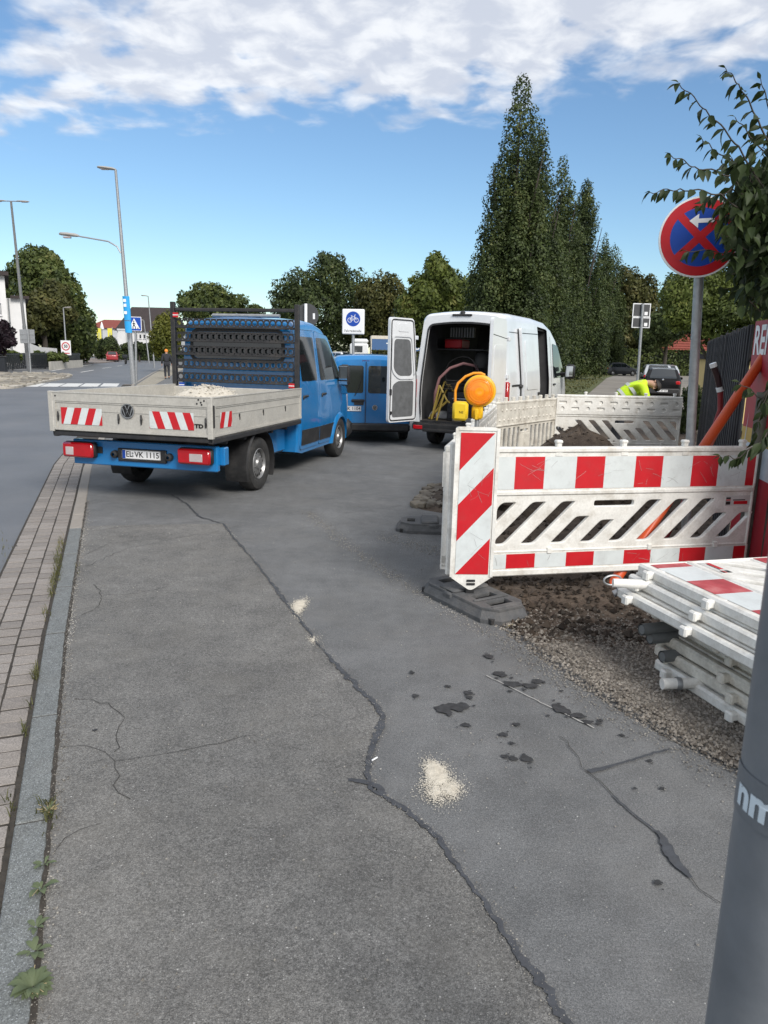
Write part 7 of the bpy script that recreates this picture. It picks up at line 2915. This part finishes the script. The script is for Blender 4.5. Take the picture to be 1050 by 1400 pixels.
def person(label, base, rz, pose, jacket, trousers, hair, group=None, reflect=False, cap=None):
    t = thing('person', label, 'person', base, rz, group)
    P = {k: Vector(v) for k, v in pose.items()}
    hd = (P['head'] - P['neck']).normalized()
    names = ['pelvis', 'belly', 'chest', 'neck', 'head', 'crown', 'shl', 'ell', 'wrl', 'shr', 'elr', 'wrr', 'hil', 'knl', 'anl', 'tol', 'hir', 'knr', 'anr', 'tor']
    P['crown'] = P['head'] + hd * .11
    V_ = [P[n] for n in names]
    ix = {n: i for i, n in enumerate(names)}
    E_ = [(ix[a], ix[b]) for a, b in (('pelvis', 'belly'), ('belly', 'chest'), ('chest', 'neck'), ('neck', 'head'), ('head', 'crown'), ('chest', 'shl'), ('shl', 'ell'), ('ell', 'wrl'), ('chest', 'shr'), ('shr', 'elr'), ('elr', 'wrr'), ('pelvis', 'hil'), ('hil', 'knl'), ('knl', 'anl'), ('anl', 'tol'), ('pelvis', 'hir'), ('hir', 'knr'), ('knr', 'anr'), ('anr', 'tor'))]
    rad = [.12, .12, .14, .055, .085, .08, .06, .045, .03, .06, .045, .03, .085, .06, .045, .04, .085, .06, .045, .04]
    for s_ in ('l', 'r'):
        hand(V_, E_, rad, ix['wr' + s_], P['wr' + s_] - P['el' + s_], (0, 1, 0))
    skin('body', V_, E_, rad, SKIN, t)
    jn = ['chest', 'pelvis', 'belly', 'neck', 'shl', 'ell', 'wrl', 'shr', 'elr', 'wrr']
    jv = [P[n] for n in jn]
    jv[3] = P['chest'].lerp(P['neck'], 1.05)
    jv[6], jv[9] = P['ell'].lerp(P['wrl'], .92), P['elr'].lerp(P['wrr'], .92)
    jk = skin('jacket', jv, [(1, 2), (2, 0), (0, 3), (0, 4), (4, 5), (5, 6), (0, 7), (7, 8), (8, 9)], [.185, .155, .165, .085, .09, .068, .052, .09, .068, .052], jacket, t)
    if reflect:
        mb = MB()
        for q, r_ in ((.25, .168), (.62, .178)):
            c_ = P['pelvis'].lerp(P['chest'], q)
            d = (P['chest'] - P['pelvis']).normalized()
            x = d.cross(Vector((0, 1, 0))).normalized()
            y = d.cross(x)
            mb.loft([[c_ + d * o_ + (x * math.cos(2 * PI * k / 20) * .93 + y * math.sin(2 * PI * k / 20) * 1.03) * r_ for k in range(20)] for o_ in (-.03, .03)], False, False)
        mb.build('reflective_band', mat('reflective_grey', (.45, .48, .48), .4), jk, 40)
    tn = ['pelvis', 'hil', 'knl', 'anl', 'hir', 'knr', 'anr']
    skin('trousers', [P[n] for n in tn], [(0, 1), (1, 2), (2, 3), (0, 4), (4, 5), (5, 6)], [.15, .105, .08, .065, .105, .08, .065], trousers, t)
    for s_ in 'lr':
        a, b = P['an' + s_], P['to' + s_]
        skin('shoe', [a, a.lerp(b, .5) + Vector((0, 0, -.01)), b], [(0, 1), (1, 2)], [.06, .052, .042], BLACKP, t, 1)
    # face and hair
    f = P['face'].normalized()
    sd_ = hd.cross(f).normalized()
    mb = MB()
    c_ = P['head'] + hd * .03
    for s_ in (-1, 1):
        mb.lathe([(.001, -.013), (.011, 0), (.001, .013)], 8, Matrix.Translation(c_ + f * .083 + sd_ * .032 * s_))
    mb.build('eyes', BLACK, t, 40)
    mb = MB()
    mb.tube([c_ + f * .08 + hd * .01, c_ + f * .105 - hd * .03, c_ + f * .085 - hd * .04], [.008, .015, .008], 6)
    for s_ in (-1, 1):
        mb.lathe([(.001, -.03), (.02, 0), (.001, .03)], 8, Matrix.Translation(c_ + sd_ * .086 * s_ - hd * .01))
    mb.build('face', SKIN, t, 40)
    mb = MB()
    ring = []
    for th, k0 in ((0, 0), (.5, 0), (.95, 0), (1.3, 0), (1.75, 0)):
        row = []
        for k in range(18):
            a = 2 * PI * k / 18
            back = .5 * (1 - math.cos(a))
            tt = th * (.72 + .5 * back)
            row.append(P['head'] + hd * .045 + hd * .112 * math.cos(tt) + (f * math.cos(a) * 1.05 + sd_ * math.sin(a) * .95) * .112 * math.sin(tt))
        ring.append(row)
    mb.loft(ring, False, False)
    mb.build('cap' if cap else 'hair', cap or hair, t, 50)
    return t


person('worker in a bright yellow jacket bending over behind the white barrier', (4.5, 14.45, .08), R(-8), dict(
    pelvis=(-.06, 0, .93), belly=(.12, 0, 1.1), chest=(.33, 0, 1.24), neck=(.45, -.01, 1.27), head=(.57, -.05, 1.235), face=(-.05, -.75, -.65),
    shl=(.36, .2, 1.2), ell=(.5, .26, .84), wrl=(.6, .16, .6), shr=(.36, -.2, 1.2), elr=(.48, -.26, .84), wrr=(.62, -.16, .6),
    hil=(-.06, .11, .86), knl=(.0, .14, .46), anl=(-.1, .14, .08), tol=(.08, .15, .04), hir=(-.06, -.11, .86), knr=(.02, -.15, .46), anr=(-.06, -.16, .08), tor=(.12, -.16, .04)), HIVIS, TROUS, HAIR, reflect=True)
person('pedestrian in dark clothes with an orange cap walking away on the pavement', (-13.3, 45.5, 0), R(18), dict(
    pelvis=(0, 0, .95), belly=(0, .0, 1.1), chest=(0, .02, 1.34), neck=(0, .03, 1.5), head=(0, .05, 1.62), face=(0, 1, 0),
    shl=(-.2, .02, 1.42), ell=(-.26, -.06, 1.14), wrl=(-.28, .04, .88), shr=(.2, .02, 1.42), elr=(.26, .02, 1.14), wrr=(.28, .14, .9),
    hil=(-.1, 0, .92), knl=(-.1, .12, .5), anl=(-.1, -.02, .1), tol=(-.1, .13, .04), hir=(.1, 0, .92), knr=(.1, .04, .5), anr=(.1, -.22, .14), tor=(.1, -.1, .05)), TROUS, TROUS, HAIR, cap=mat('orange_cap', (.75, .25, .03), .7))
